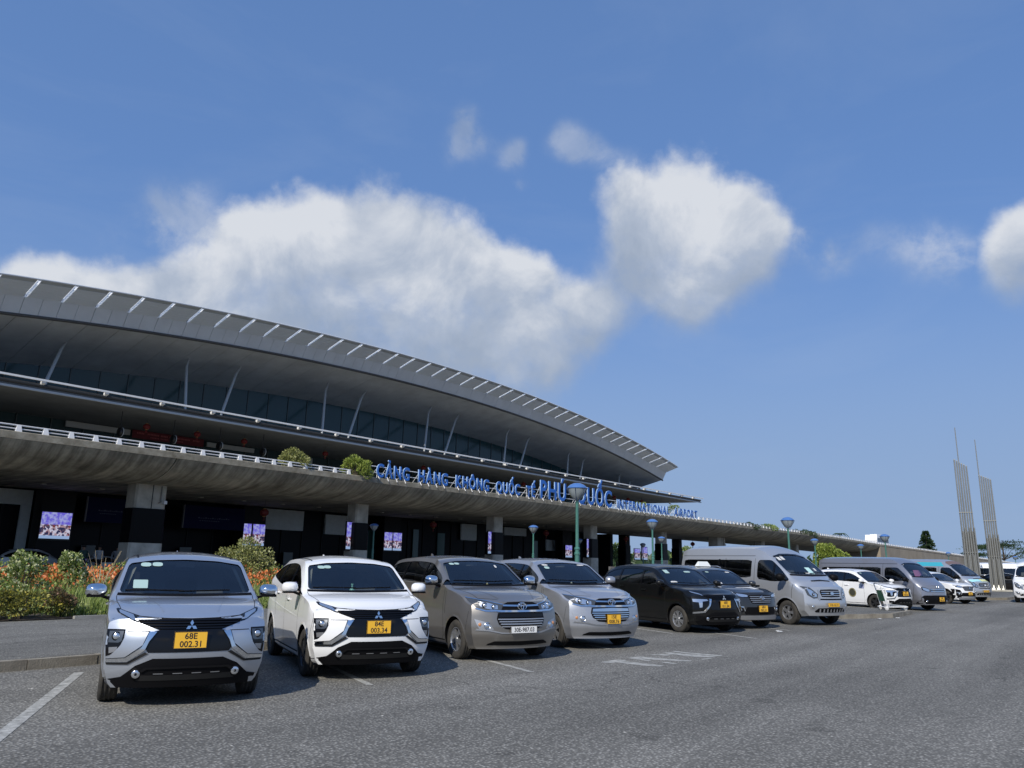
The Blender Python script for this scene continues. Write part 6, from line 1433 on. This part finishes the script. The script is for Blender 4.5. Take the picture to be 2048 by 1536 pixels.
# ================================================================ street lamps
mPole = M('pole_green', (.065, .20, .165), .45, coat=.2, var=.25, vs=3); mBlueL = M('lamp_blue', (.07, .17, .43), .3, coat=.5); mBowl = M('lamp_bowl', (.26, .30, .32), .15, coat=.8)
LP = {}
def street_lamp(x, y, z0, H, lab, low=None, rot=0.):
    t = empty('street_lamp', (x, y, z0), rot, lab, 'street lamp', 'green street lamps with blue discs')
    if 'm' not in LP:
        a = MB(); a.lathe([(.001, 0), (.11, 0), (.11, .03), (.075, .05), (.070, 1.95), (.088, 1.96), (.088, 2.01), (.066, 2.03), (.064, 2.10), (.084, 2.11), (.084, 2.15), (.052, 2.18), (.046, 3.58), (.05, 3.60)], 16); LP['pole'] = a.mesh('pole', mPole, 40)
        b = MB(); b.lathe([(.05, 3.56), (.11, 3.62), (.20, 3.71), (.25, 3.82), (.285, 3.92), (.24, 3.93)], 24)
        LP['bowl'] = b.mesh('bowl', mBowl, 40)
        c = MB(); c.lathe([(.24, 3.925), (.30, 3.925), (.308, 3.945), (.28, 3.99), (.20, 4.05), (.10, 4.09), (.001, 4.10)], 28); LP['cap'] = c.mesh('cap', mBlueL, 50)
        d = MB()
        for k in range(4):
            an = math.pi / 2 * k + .4; ca, sa = math.cos(an), math.sin(an); d.tube([(ca * .05, sa * .05, 3.50), (ca * .16, sa * .16, 3.66), (ca * .27, sa * .27, 3.84), (ca * .318, sa * .318, 3.94)], .011, 6)
        LP['strut'] = d.mesh('bracket', M('lamp_bracket', (.05, .075, .14), .4), 40)
        LP['m'] = 1
    for k in ('pole', 'bowl', 'cap', 'strut'): o = mkobj({'strut': 'bracket'}.get(k, k), LP[k], t); o.scale = (1, 1, H / 4.1)
for x, y, z0, lab in ((19.76, 13.06, .0, 'big nearest green street lamp in front of the tall blue letters'), (35.1, 39.3, .5, 'small street lamp behind the roof of the white people carrier'), (40.05, 29.8, .3, 'street lamp above the roof of the silver car with chrome grille'),
                      (36.9, 19.66, .15, 'street lamp above the black car, left one of two close together'), (58.7, 30.45, .3, 'small street lamp between the black car and silver minibus, right one of two'), (37.65, 12.8, .0, 'street lamp rising above the front of the silver minibus'),
                      (64.6, 19.9, .15, 'street lamp right of the silver minibus beside the round tree'), (113.97, 35.1, .3, 'tiny far street lamp just below the lamp right of the silver minibus'), (57.3, 13.0, 0, 'street lamp in front of the small bus on the ramp'), (78.6, 20, .15, 'street lamp left of the small bus on the ramp'),
                      (109.8, 17.8, 0, 'small street lamp against the ramp wall left of the towers'), (74.75, 41, .5, 'thin street lamp under the viaduct above the black car'), (61.8, 40.6, .5, 'small street lamp peeping out behind the biggest street lamp'), (132.7, 13.1, 0, 'tiny street lamp at the far right against the ramp')):
    street_lamp(x, y, z0, 4.1 - z0, lab)
# ================================================================ towers of poles
mTw = M('galvanised_steel', (.36, .37, .36), .42, metal=.55, var=.35, vs=.5, stretch=(1, 1, .3), col2=(.26, .25, .21))
def tower(x, y, rz, n, Hs, w, lab, mast=None):
    t = empty('pole_tower', (x, y, .15), rz, lab, 'sculpture', 'pair of towers made of steel poles')
    m = MB(); m.box(-1.0, 1.0, -.6, .6, -.1, .12); m.build('plinth', mConc, t)
    m = MB(); m.hexa([(-w * .55, -.3, .12), (w * .55, -.3, .12), (w * .55, .3, .12), (-w * .55, .3, .12)], [(-w * .50, -.2, .5), (w * .50, -.2, .5), (w * .50, .2, .5), (-w * .50, .2, .5)]); m.build('socket', mTw, t)
    for i in range(n):
        u = -w / 2 + w * i / (n - 1); h = lerp(Hs[0], Hs[1], i / (n - 1)); s = .035 if False else 0
        m = MB(); m.tube([(u * 1.05, .05, .1), (u, 0, h)], .062, 8); m.box(u - .05, u + .05, -.05, .05, h, h + .06); m.build('pole', mTw, t, smooth=40)
        m = MB(); h2 = Hs[1] * (.50 if i % 2 else .47); m.tube([(u * 1.1 + .06, -.22, .1), (u + .06, -.16, h2)], .055, 8); m.build('front_pole', mTw, t, smooth=40)
        if i % 2 == 0: m = MB(); m.tube([(u * 1.15 - .05, -.34, .1), (u - .04, -.28, Hs[1] * .28)], .055, 8); m.build('front_pole', mTw, t, smooth=40)
    for h in (.30, .62): m = MB(); m.box(-w / 2 - .08, w / 2 + .08, -.09, .07, Hs[1] * h, Hs[1] * h + .07); m.build('tie_plate', mTw, t)
    if mast: m = MB(); m.tube([(mast[0], .3, .1), (mast[0], .3, mast[1])], [.07, .035], 8); m.build('mast', mTw, t, smooth=40)
TW = {}
# ================================================================ vegetation
def leaf_mat(name, c1, c2, c3=None, tr=.25):
    m = bpy.data.materials.new(name); m.use_nodes = True; nt = m.node_tree; N = nt.nodes; L = nt.links.new; b = N['Principled BSDF']; b.inputs['Roughness'].default_value = .5
    g = N.new('ShaderNodeNewGeometry'); cr = N.new('ShaderNodeValToRGB'); L(g.outputs['Random Per Island'], cr.inputs[0]); e = cr.color_ramp.elements
    e[0].color = (*c1, 1); e[1].color = (*c2, 1)
    if c3: e[1].position = .75; k = e.new(1.); k.color = (*c3, 1)
    L(cr.outputs[0], b.inputs['Base Color'])
    t = N.new('ShaderNodeBsdfTranslucent'); L(cr.outputs[0], t.inputs[0]); mx = N.new('ShaderNodeMixShader'); mx.inputs[0].default_value = tr
    L(b.outputs[0], mx.inputs[1]); L(t.outputs[0], mx.inputs[2]); L(mx.outputs[0], N['Material Output'].inputs[0]); MT[name] = m; return m
mLf = leaf_mat('leaf_green', (.08, .14, .03), (.27, .35, .09), (.46, .52, .20)); mLfD = leaf_mat('leaf_dark', (.018, .04, .014), (.06, .10, .03)); mLfY = leaf_mat('leaf_olive', (.13, .15, .04), (.36, .38, .13), (.48, .47, .22))
mCro = leaf_mat('leaf_croton', (.05, .06, .02), (.24, .24, .05), (.66, .56, .08)); mGrs = leaf_mat('grass_blade', (.11, .17, .03), (.30, .38, .09), (.46, .47, .22), .3); mOr = leaf_mat('orange_petal', (.72, .16, .04), (.85, .32, .10), (.75, .38, .20), .3)
mWf = leaf_mat('pale_blossom', (.55, .58, .30), (.72, .72, .50)); mBk = M('bark', (.10, .08, .06), .9, var=.4, vs=6); mCon = leaf_mat('conifer_green', (.02, .05, .02), (.06, .10, .035)); mBr = leaf_mat('leaf_bright', (.13, .19, .03), (.34, .42, .08), (.46, .50, .14))
nr = np.random.RandomState(11)
def leaves(P, D, size, asp=.45, fold=.18, jit=.35):
    """one folded pointed leaf (4 tris) per point; D: preferred outward direction"""
    n = len(P); D = D / (np.linalg.norm(D, axis=1, keepdims=True) + 1e-9); D = D + nr.normal(0, jit, (n, 3)); D /= np.linalg.norm(D, axis=1, keepdims=True)
    U = nr.normal(0, 1, (n, 3)); S = np.cross(D, U); S /= np.linalg.norm(S, axis=1, keepdims=True) + 1e-9; Nn = np.cross(S, D)
    sz = (size * nr.uniform(.6, 1.25, n))[:, None]; w = sz * asp * .5
    a = P; b = P + D * sz * .45 + S * w + Nn * w * fold * 2; c = P + D * sz; d = P + D * sz * .45 - S * w + Nn * w * fold * 2
    V = np.stack([a, b, c, d], 1).reshape(-1, 3); o = np.arange(n)[:, None] * 4
    F = np.concatenate([o + np.array([[0, 1, 2]]), o + np.array([[0, 2, 3]])], 1).reshape(-1, 3); return V, F
def clump_points(n, R, clumps, sq=(1, 1, 1), hollow=.55, base=0.):
    """leaf positions around lumpy clump centres of a crown with radii R"""
    C = nr.normal(0, 1, (clumps, 3)); C /= np.linalg.norm(C, axis=1, keepdims=True); C[:, 2] = np.where(C[:, 2] < -.35, -C[:, 2], C[:, 2]); C *= nr.uniform(hollow, 1., (clumps, 1)); r = nr.uniform(.22, .42, clumps)
    k = nr.randint(0, clumps, n); q = nr.normal(0, 1, (n, 3)); q /= np.linalg.norm(q, axis=1, keepdims=True); q *= nr.uniform(.5, 1, (n, 1)) ** .5
    P = C[k] + q * r[k][:, None]; return P * np.array(R), (P * .6 + q)
def shrub(name, x, y, z, R, n, size, mat, lab, cat='shrub', clumps=14, stems=7, blossoms=0, bm_=None, group=None, asp=.45, lift=None):
    t = empty(name, (x, y, z), 0, lab, cat, group); P, D = clump_points(n, R, clumps); P[:, 2] += lift if lift is not None else R[2] * .85; k = P[:, 2] > .02; P, D = P[k], D[k]
    V, F = leaves(P, D, size, asp); mkobj('foliage', raw_mesh('foliage', V, F, mat), t)
    m = MB()
    for i in range(stems):
        a = rnd.uniform(0, 6.28); r = rnd.uniform(.3, .8); m.tube([(0, 0, -.05), (R[0] * r * .4 * math.cos(a), R[1] * r * .4 * math.sin(a), R[2] * .6), (R[0] * r * math.cos(a), R[1] * r * math.sin(a), R[2] * 1.3)], [.03, .02, .008], 5)
    m.build('stem', mBk, t)
    if blossoms:
        k = nr.choice(len(P), blossoms); V, F = leaves(P[k] * np.array([1.04, 1.04, 1.0]) + np.array([0, 0, .02]), D[k] + np.array([0, 0, .8]), size * .8, .9); mkobj('blossom', raw_mesh('blossom', V, F, bm_), t)
    return t
# front bed
shrub('shrub', 9.3, 25.2, .25, (.50, .55, .74), 1900, .11, mLf, 'leafy green shrub with pale tips, left one in front of the grey hatchback', blossoms=520, bm_=mWf)
shrub('shrub', 11.35, 27.0, .25, (.42, .45, .76), 1500, .11, mLf, 'leafy green shrub with pale tips, right one in front of the grey hatchback', blossoms=420, bm_=mWf)
shrub('croton_bush', 7.75, 20.95, .15, (.95, .55, .36), 4200, .075, mCro, 'low yellow-green croton bush at the left edge by the sidewalk', blossoms=0)
shrub('croton_bush', 6.3, 21.0, .15, (.8, .5, .34), 2600, .075, mCro, 'low croton bush cut off by the left edge of the photo')
shrub('croton_bush', 8.75, 21.1, .15, (.48, .42, .34), 1800, .075, leaf_mat('leaf_brownish', (.05, .05, .03), (.16, .12, .05), (.30, .15, .10)), 'small brownish bush between croton bush and tall grass')
shrub('shrub', 19.45, 29.6, .3, (1.2, 1.0, 1.08), 4200, .115, mLfY, 'large olive-leaved shrub between the silver and white people carriers', clumps=22, blossoms=200, bm_=mWf)
shrub('shrub', 20.9, 28.4, .3, (.7, .5, .52), 700, .12, mLfD, 'thin dark shrub with pale flowers left of the white people carrier', blossoms=70, bm_=leaf_mat('white_petal', (.6, .62, .62), (.75, .76, .76)), clumps=9)
shrub('shrub', 18.0, 27.5, .3, (.6, .5, .30), 1200, .09, mLfY, 'low olive shrub beside the roof of the silver people carrier', clumps=9)
def flowers(name, n, x0, x1, y0, y1, h0, h1, mat, lab, size, up=1.):
    X = nr.uniform(x0, x1, n); Y = nr.uniform(y0, y1, n); hh = h0 + (h1 - h0) * nr.uniform(0, 1, n); hh *= (.82 + .22 * np.sin(X * 2.1) * np.sin(Y * 1.7 + X)); Z = .16 + (Y - 20.5) * .023 + hh
    V, F = leaves(np.stack([X, Y, Z], 1), np.stack([nr.normal(0, .5, n), nr.normal(0, .5, n), np.full(n, up)], 1), size, .7); o = mkobj(name, raw_mesh(name, V, F, mat)); return tag(o, lab, None, None, 'stuff')
flowers('hedge_leaves', 26000, 4, 42, 28.0, 31.6, .0, .78, mLf, 'green leaves of the flowering hedge', .13); flowers('hedge_flowers', 15000, 4, 42, 28.0, 31.4, .52, .92, mOr, 'orange flower heads covering the hedge', .12)
flowers('hedge_top', 7500, 4, 46, 32.2, 33.3, .3, .98, mBr, 'clipped bright green strip behind the orange flowers', .10); flowers('bed_flowers', 900, 8.2, 26, 25.5, 27.8, .3, .55, mOr, 'loose orange flowers in the bed', .10)
flowers('ground_cover', 30000, -2, 40, 20.8, 28.5, 0, .22, mLf, 'low green ground cover of the flower bed', .10)
def grass(name, n, x0, x1, y0, y1, h, lab):
    X = nr.uniform(x0, x1, n); Y = nr.uniform(y0, y1, n); Z = .16 + (Y - 20.5) * .023; H = h * nr.uniform(.4, 1, n) * (.75 + .4 * np.sin(X * 1.9 + 1) * np.cos(Y * 2.3)); a = nr.uniform(0, 6.28, n); l = nr.uniform(.1, .55, n) * H
    B = np.stack([X, Y, Z], 1); s = np.stack([np.cos(a), np.sin(a), 0 * a], 1); q = np.stack([-np.sin(a), np.cos(a), 0 * a], 1); w = .012
    M1 = B + q * (l * .35)[:, None] + np.array([0, 0, 1]) * (H * .62)[:, None]; T = B + q * l[:, None] + np.array([0, 0, 1]) * H[:, None]
    V = np.stack([B - s * w, B + s * w, M1 + s * w * .8, M1 - s * w * .8, T], 1).reshape(-1, 3); o = np.arange(n)[:, None] * 5
    F = np.concatenate([o + np.array([[0, 1, 2]]), o + np.array([[0, 2, 3]]), o + np.array([[3, 2, 4]])], 1).reshape(-1, 3); return tag(mkobj(name, raw_mesh(name, V, F, mGrs)), lab, None, None, 'stuff')
grass('tall_grass', 17000, 8.6, 24, 20.9, 26.5, .66, 'tall green grass growing in the flower bed'); grass('tall_grass', 7000, 5, 9, 22.3, 26.5, .62, 'tall grass behind the croton bushes')
# dry stalks
t = empty('dry_stalks', (11.6, 25.6, .3), 0, 'bare dry stalks sticking up beside the leafy shrub left of the silver car', 'plant'); m = MB()
for k in range(9):
    a = rnd.uniform(-.9, 1.1); m.tube([(rnd.uniform(-.2, .2), 0, 0), (.25 * a, rnd.uniform(-.1, .1), .7), (.75 * a, rnd.uniform(-.2, .2), rnd.uniform(1.1, 1.55))], [.012, .009, .004], 4)
m.build('stalk', M('dry_stalk', (.40, .33, .22), .9), t)
# round bushes in the viaduct planters
shrub('bush', 27.75, 38.4, 6.6, (.92, .8, .74), 3600, .13, mLfY, 'rounded olive bush on the viaduct behind the guard rail', clumps=16)
shrub('bush', 32.0, 37.75, 6.6, (.92, .75, .80), 3800, .13, mBr, 'bright green round bush at the viaduct edge left of the lettering', clumps=18)
shrub('bush', 70.0, 38.4, 7.0, (1.1, .6, .55), 800, .13, mLf, 'small bush behind the middle of the last blue words', clumps=8); shrub('bush', 77.2, 38.3, 7.0, (1.2, .6, .65), 1100, .13, mLf, 'small bush behind the end of the last blue words', clumps=8)
shrub('bush', 97.0, 38.0, 6.35, (3.2, .7, .50), 2000, .2, mLfD, 'low dark bush on the viaduct edge right of the lettering', clumps=16); shrub('bush', 104.5, 38.0, 6.5, (3.2, .7, .5), 1300, .2, mLf, 'thin bush along the viaduct guard rail, middle one', clumps=14); shrub('bush', 119.0, 38.0, 6.35, (5.0, .8, .52), 2000, .22, mLfD, 'long dark bush on the viaduct edge above the round tree', clumps=20)
def tree(x, y, z, h, R, n, size, mat, lab, kind='tree', clumps=26, trunk=.16, cat='tree', group=None):
    t = empty(kind, (x, y, z), 0, lab, cat, group); P, D = clump_points(n, R, clumps); P[:, 2] += h - R[2]; V, F = leaves(P, D, size, .6); mkobj('crown', raw_mesh('crown', V, F, mat), t)
    m = MB(); m.tube([(0, 0, -.2), (.05, 0, h * .3), (0, .05, h * .6), (.05, 0, h - R[2] * .6)], [trunk * 1.3, trunk, trunk * .8, trunk * .4], 8)
    for k in range(6):
        a = k * 1.05; m.tube([(0, 0, h - R[2] * 1.5), (R[0] * .35 * math.cos(a), R[1] * .35 * math.sin(a), h - R[2]), (R[0] * .75 * math.cos(a), R[1] * .75 * math.sin(a), h - R[2] * .6)], [trunk * .5, trunk * .35, trunk * .1], 5)
    m.build('trunk', mBk, t); return t
tree(70.6, 20.6, .2, 3.35, (1.75, 1.5, 1.35), 7000, .17, mBr, 'bright green round tree between the silver minibus and the grey van', clumps=26)
for i, (x, y, h, r, lab) in enumerate(((98, 58, 4.6, 2.0, 'tree seen under the viaduct left of the black car roof'), (121, 58, 4.6, 2.4, 'tree seen under the viaduct between the two small lamps'), (108, 52, 2.9, 1.8, 'pale shrubby tree under the viaduct right of the screens'), (124, 52, 4.6, 2.6, 'tree seen under the viaduct left of the silver minibus'), (150, 64, 5, 3, 'tree under the viaduct hidden behind the silver minibus'))):
    tree(x, y, .2, h, (r, r, h * .34), 2600, .28, mLf if i != 2 else mLfY, lab, group='trees behind the viaduct')
# conifer beyond the ramp
t = empty('conifer', (257, 47, 2.2), 0, 'dark layered conifer standing beyond the ramp left of the towers', 'tree'); P = []; D = []
for k in range(15):
    zz = 2.2 + k * .62; r = 3.6 * (1 - k / 15.5) ** .85 + .15
    for j in range(7):
        a = nr.uniform(0, 6.28); n = 130; u = nr.uniform(.1, 1, n); P.append(np.stack([np.cos(a + nr.normal(0, .16, n)) * u * r, np.sin(a + nr.normal(0, .16, n)) * u * r, zz - u * .25 + nr.normal(0, .14, n)], 1)); D.append(np.stack([np.cos(a) * np.ones(n), np.sin(a) * np.ones(n), .5 * np.ones(n)], 1))
V, F = leaves(np.concatenate(P), np.concatenate(D), .42, .5); mkobj('crown', raw_mesh('crown', V, F, mCon), t); m = MB(); m.tube([(0, 0, -2), (0, 0, 11.3)], [.3, .06], 7); m.build('trunk', mBk, t)
# broad layered tree behind the right tower
def layered(x, y, z, h, R, lab):
    t = empty('tree', (x, y, z), 0, lab, 'tree'); P = []; D = []
    for k in range(26):
        a = nr.uniform(0, 6.28); u0 = nr.uniform(.15, 1) ** .6; cz = h * (1 - .55 * u0 ** 1.6) * nr.uniform(.82, 1.02); n = 230; q = nr.normal(0, 1, (n, 3)) * np.array([R * .2, R * .2, .25])
        P.append(q + np.array([np.cos(a) * u0 * R, np.sin(a) * u0 * R, cz])); D.append(q * .3 + np.array([np.cos(a), np.sin(a), .9]))
    V, F = leaves(np.concatenate(P), np.concatenate(D), .5, .6); mkobj('crown', raw_mesh('crown', V, F, mCon), t)
    m = MB(); m.tube([(0, 0, -3), (.2, 0, h * .5), (0, 0, h * .9)], [.45, .3, .08], 7)
    for k in range(7): a = k * .9; m.tube([(0, 0, h * .35), (R * .7 * math.cos(a), R * .7 * math.sin(a), h * .62)], [.2, .04], 5)
    m.build('trunk', mBk, t)
# palm
t = empty('palm_tree', (202, 56, 4), 0, 'palm crown showing above the ramp guard rail', 'tree'); m = MB()
for k in range(11):
    a = k * 2 * math.pi / 11; dx, dy = math.cos(a), math.sin(a); pr = None
    for j in range(8):
        u = j / 7; p = Vector((dx * u * 2.2, dy * u * 2.2, 6.2 + .75 * math.sin(u * 2.4) - 1.25 * u * u)); q = Vector((-dy, dx, 0)) * (.22 * math.sin(math.pi * min(1, u + .12)))
        if pr: m.add([pr[0] - pr[1] - Vector((0, 0, .12)), pr[0], p, p - q - Vector((0, 0, .12))], [(0, 1, 2, 3)]); m.add([pr[0], pr[0] + pr[1] - Vector((0, 0, .12)), p + q - Vector((0, 0, .12)), p], [(0, 1, 2, 3)])
        pr = (p, q)
m.build('frond', mLfD, t); m = MB(); m.tube([(.3, 0, -4), (.1, 0, 3), (0, 0, 6.2)], [.2, .15, .13], 8); m.build('trunk', mBk, t)
# far tree belt beyond everything
P = []; n = 15000; X = nr.uniform(140, 900, n); Y = 70 + nr.uniform(0, 60, n) + .02 * X; hh = 2.6 + 1.3 * np.abs(np.sin(X * .043)) + .8 * np.sin(X * .19); Z = nr.uniform(0, 1, n) ** .7 * hh
V, F = leaves(np.stack([X, Y, Z], 1), np.stack([nr.normal(0, .5, n), nr.normal(0, .5, n), np.ones(n)], 1), 2.2, .8); tag(mkobj('far_woods', raw_mesh('far_woods', V, F, mCon)), 'low far-off belt of trees on the horizon', None, None, 'stuff')
# ================================================================ luggage trolley
tr = empty('luggage_trolley', (34.35, 7.75, .15), math.radians(-54), 'white airport luggage trolley with green advertising panel on the island', 'trolley'); tr.scale = (1., 1., 1.)
m = MB(); a = .022
m.tube([(-.42, -.30, .12), (.50, -.24, .14)], a, 7); m.tube([(-.42, .30, .12), (.50, .24, .14)], a, 7); m.tube([(-.42, -.30, .12), (-.42, .30, .12)], a, 7); m.tube([(.50, -.24, .14), (.50, .24, .14)], a, 7)
for x in (-.2, .05, .28): m.tube([(x, -.28, .13), (x, .28, .13)], .014, 6)
m.build('frame', mWhite, tr, smooth=60)
m = MB(); m.hexa([(-.30, -.24, .20), (.48, -.20, .16), (.48, .20, .16), (-.30, .24, .20)], [(-.30, -.24, .225), (.48, -.20, .185), (.48, .20, .185), (-.30, .24, .225)]); m.build('load_bed', M('galvanised_pale', (.55, .57, .58), .35, metal=.4), tr)
for s in (-1, 1):
    m = MB(); m.tube([(-.30, s * .30, .14), (-.46, s * .30, .80), (-.52, s * .28, .98)], .020, 7); m.build('upright', mWhite, tr, smooth=60)
m = MB(); m.tube([(-.52, -.28, .98), (-.56, -.10, 1.03), (-.56, .10, 1.03), (-.52, .28, .98)], .024, 8); m.build('handle', M('trolley_handle', (.45, .47, .48), .4), tr, smooth=60)
m = MB(); m.hexa([(-.37, -.26, .34), (-.35, -.26, .34), (-.35, .26, .34), (-.37, .26, .34)], [(-.46, -.26, .76), (-.44, -.26, .76), (-.44, .26, .76), (-.46, .26, .76)]); m.build('advert_panel', M('panel_green', (.015, .11, .055), .4), tr)
m = MB(); m.hexa([(-.334, .02, .42), (-.330, .02, .42), (-.330, .16, .42), (-.334, .16, .42)], [(-.366, .05, .60), (-.362, .05, .60), (-.362, .12, .60), (-.366, .12, .60)]); m.build('panel_mark', mPaper, tr)
m = MB(); m.tube([(-.47, -.25, .80), (-.30, -.24, .84), (-.30, .24, .84), (-.47, .25, .80)], .012, 6); m.tube([(-.46, -.25, .70), (-.30, -.24, .70), (-.30, .24, .70), (-.46, .25, .70)], .012, 6); m.tube([(-.30, -.24, .70), (-.30, -.24, .84)], .012, 6); m.tube([(-.30, .24, .70), (-.30, .24, .84)], .012, 6); m.build('basket', mWhite, tr, smooth=60)
for x, y in ((-.34, -.32), (-.34, .32), (.46, -.14), (.46, .14)):
    w = empty('wheel', (x, y, .075), 0, parent=tr); m = MB(); m.lathe([(.05, -.016), (.075, -.012), (.075, .012), (.05, .016), (.02, .018), (.02, -.018)], 18, ax='y', closed=True); m.build('tyre', M('trolley_tyre', (.50, .51, .50), .5), w, smooth=40); m = MB(); m.box(-.03, .03, -.024, -.019, -.01, .08); m.box(-.03, .03, .019, .024, -.01, .08); m.build('fork', mWhite, w)
# ================================================================ litter, low green parasol between the cars
for x, y, lab, s in ((21.55, 7.75, 'crumpled white paper lying on the asphalt before the dark grey suv', .10), (31.3, 6.9, 'white scrap of litter at the foot of the island kerb, right one', .08), (30.2, 7.25, 'tiny scrap of litter at the foot of the island kerb, left one', .07)):
    bm = bmesh.new(); bmesh.ops.create_icosphere(bm, subdivisions=2, radius=s)
    for v in bm.verts: v.co *= rnd.uniform(.6, 1.15); v.co.z = max(-.012, v.co.z * .3)
    me = bpy.data.meshes.new('litter'); bm.to_mesh(me); bm.free(); me.materials.append(mPaper); tag(mkobj('litter', me, None, (x, y, .015)), lab, 'litter')
t = empty('covered_stand', (26.6, 20.5, .15), 0, 'small green-roofed stand behind the silver car with chrome grille', 'stand'); m = MB(); m.hexa([(-.6, -.5, 1.05), (.6, -.5, 1.05), (.6, .5, 1.05), (-.6, .5, 1.05)], [(-.35, -.3, 1.35), (.35, -.3, 1.35), (.35, .3, 1.35), (-.35, .3, 1.35)]); m.build('canopy', M('canopy_green', (.03, .36, .24), .6), t)
m = MB()
for x in (-.5, .5):
    for y in (-.4, .4): m.tube([(x, y, 0), (x, y, 1.06)], .02, 6)
m.build('leg', mTube, t)
# ================================================================ people under the viaduct
mSkin = M('skin', (.35, .20, .13), .6)
def person(x, y, z, rz, pose, top, trousers, lab):
    t = empty('person', (x, y, z), rz, lab, 'person', 'people under the viaduct')
    if pose == 'sit': J = dict(pel=(0, 0, .52), ch=(0, .02, .92), nk=(0, .02, 1.06), hd=(0, .0, 1.22), sl=(-.19, .02, 1.02), el=(-.24, -.06, .78), hl=(-.12, -.28, .72), sr=(.19, .02, 1.02), er=(.24, -.06, .78), hr=(.10, -.28, .72), tl=(-.10, 0, .50), kl=(-.13, -.42, .50), fl=(-.13, -.42, .06), ol=(-.13, -.56, .04), tr=(.10, 0, .50), kr=(.13, -.42, .50), fr=(.13, -.42, .06), or_=(.13, -.56, .04))
    else: J = dict(pel=(0, 0, .92), ch=(0, 0, 1.30), nk=(0, 0, 1.46), hd=(0, -.01, 1.62), sl=(-.20, 0, 1.40), el=(-.26, .02, 1.12), hl=(-.24, -.08, .86), sr=(.20, 0, 1.40), er=(.26, .02, 1.12), hr=(.24, -.08, .86), tl=(-.10, 0, .88), kl=(-.11, -.02, .48), fl=(-.11, .02, .07), ol=(-.12, -.14, .04), tr=(.10, 0, .88), kr=(.12, -.06, .48), fr=(.12, .0, .07), or_=(.13, -.16, .04))
    E = [('pel', 'ch'), ('ch', 'nk'), ('nk', 'hd'), ('ch', 'sl'), ('sl', 'el'), ('el', 'hl'), ('ch', 'sr'), ('sr', 'er'), ('er', 'hr'), ('pel', 'tl'), ('tl', 'kl'), ('kl', 'fl'), ('fl', 'ol'), ('pel', 'tr'), ('tr', 'kr'), ('kr', 'fr'), ('fr', 'or_')]
    Rr = dict(pel=.14, ch=.16, nk=.055, hd=.10, sl=.07, el=.045, hl=.03, sr=.07, er=.045, hr=.03, tl=.09, kl=.06, fl=.045, ol=.035, tr=.09, kr=.06, fr=.045, or_=.035)
    ks = list(J); me = bpy.data.meshes.new('body'); me.from_pydata([J[k] for k in ks], [(ks.index(a), ks.index(b)) for a, b in E], [])
    o = bpy.data.objects.new('tmp', me); COL.objects.link(o); md = o.modifiers.new('s', 'SKIN'); sv = me.skin_vertices[0].data
    for i, k in enumerate(ks): sv[i].radius = (Rr[k], Rr[k] * (.75 if k in ('ch', 'pel') else 1)); 
    sv[0].use_root = True; ss = o.modifiers.new('u', 'SUBSURF'); ss.levels = 2; ss.render_levels = 2
    dg = bpy.context.evaluated_depsgraph_get(); out = bpy.data.meshes.new_from_object(o.evaluated_get(dg)); bpy.data.objects.remove(o)
    out.materials.clear(); [out.materials.append(q) for q in (top, trousers, mSkin, mBlack)]
    pz = J['pel'][2]; ft = .12
    for p in out.polygons:
        c = p.center; i = 0
        if c.z > J['nk'][2] - .01 or (abs(c.x) > .17 and (Vector(c) - Vector(J['hl' if c.x < 0 else 'hr'])).length < .14): i = 2
        elif c.z < pz + .04 and (abs(c.x) < .22) and not (pose == 'sit' and c.z > pz + .02): i = 1
        if c.z < .10: i = 3
        p.material_index = i; p.use_smooth = True
    mkobj('body', out, t)
    m = MB(); h = J['hd']; m.sph((h[0], h[1] + .015, h[2] + .045), (.105, .112, .09), 12, 8); m.build('hair', M('black_hair', (.01, .009, .008), .6), t, smooth=60)
mSh = M('white_shirt', (.62, .63, .64), .8); mTr = M('dark_trousers', (.02, .022, .03), .8)
for a in ((20.0, 44.6, .52, .3, 'stand', mSh, mTr, 'person standing in a white shirt under the viaduct, middle of three'), (20.8, 44.2, .5, -.4, 'stand', M('grey_shirt', (.30, .31, .34), .8), mTr, 'person standing in a grey shirt under the viaduct, right one of three'), (18.9, 44, .5, .2, 'stand', M('dull_green_shirt', (.05, .10, .09), .8), mTr, 'person standing in dark green under the viaduct, left one of three')): person(*a)
bn2 = empty('bench', (19.9, 43.3, .5), 0, 'low dark bench under the viaduct in front of the standing people', 'bench'); m = MB(); m.box(-1.0, .9, -.2, .3, .38, .44); m.build('seat', mBlack, bn2)
for x in (-.85, .75): m = MB(); m.box(x, x + .08, -.15, .25, 0, .38); m.build('leg', mBlack, bn2)
# towers placed last
tower(80.1, 9.45, math.radians(-80), 6, (10.0, 9.6), .82, 'right tower of slanting steel poles with a tall mast', mast=(-.40, 13.3))
tower(76.7, 10.75, math.radians(-80), 6, (11.1, 10.5), .86, 'left tower of slanting steel poles, its foot hidden by the minibus', mast=(-.1, 14.0))
layered(330, 36, 2, 12.5, 11, 'broad dark layered tree behind the right tower beyond the ramp')
# white booth and board on the left under the viaduct
t = empty('white_booth', (11.6, 39.4, .5), 0, 'small white kiosk board standing left under the viaduct', 'kiosk'); m = MB(); m.box(-.5, .5, 0, .12, .6, 1.5); m.build('panel', mPP, t)
for x in (-.45, .4): m = MB(); m.box(x, x + .06, .02, .1, 0, .6); m.build('leg', mTube, t)
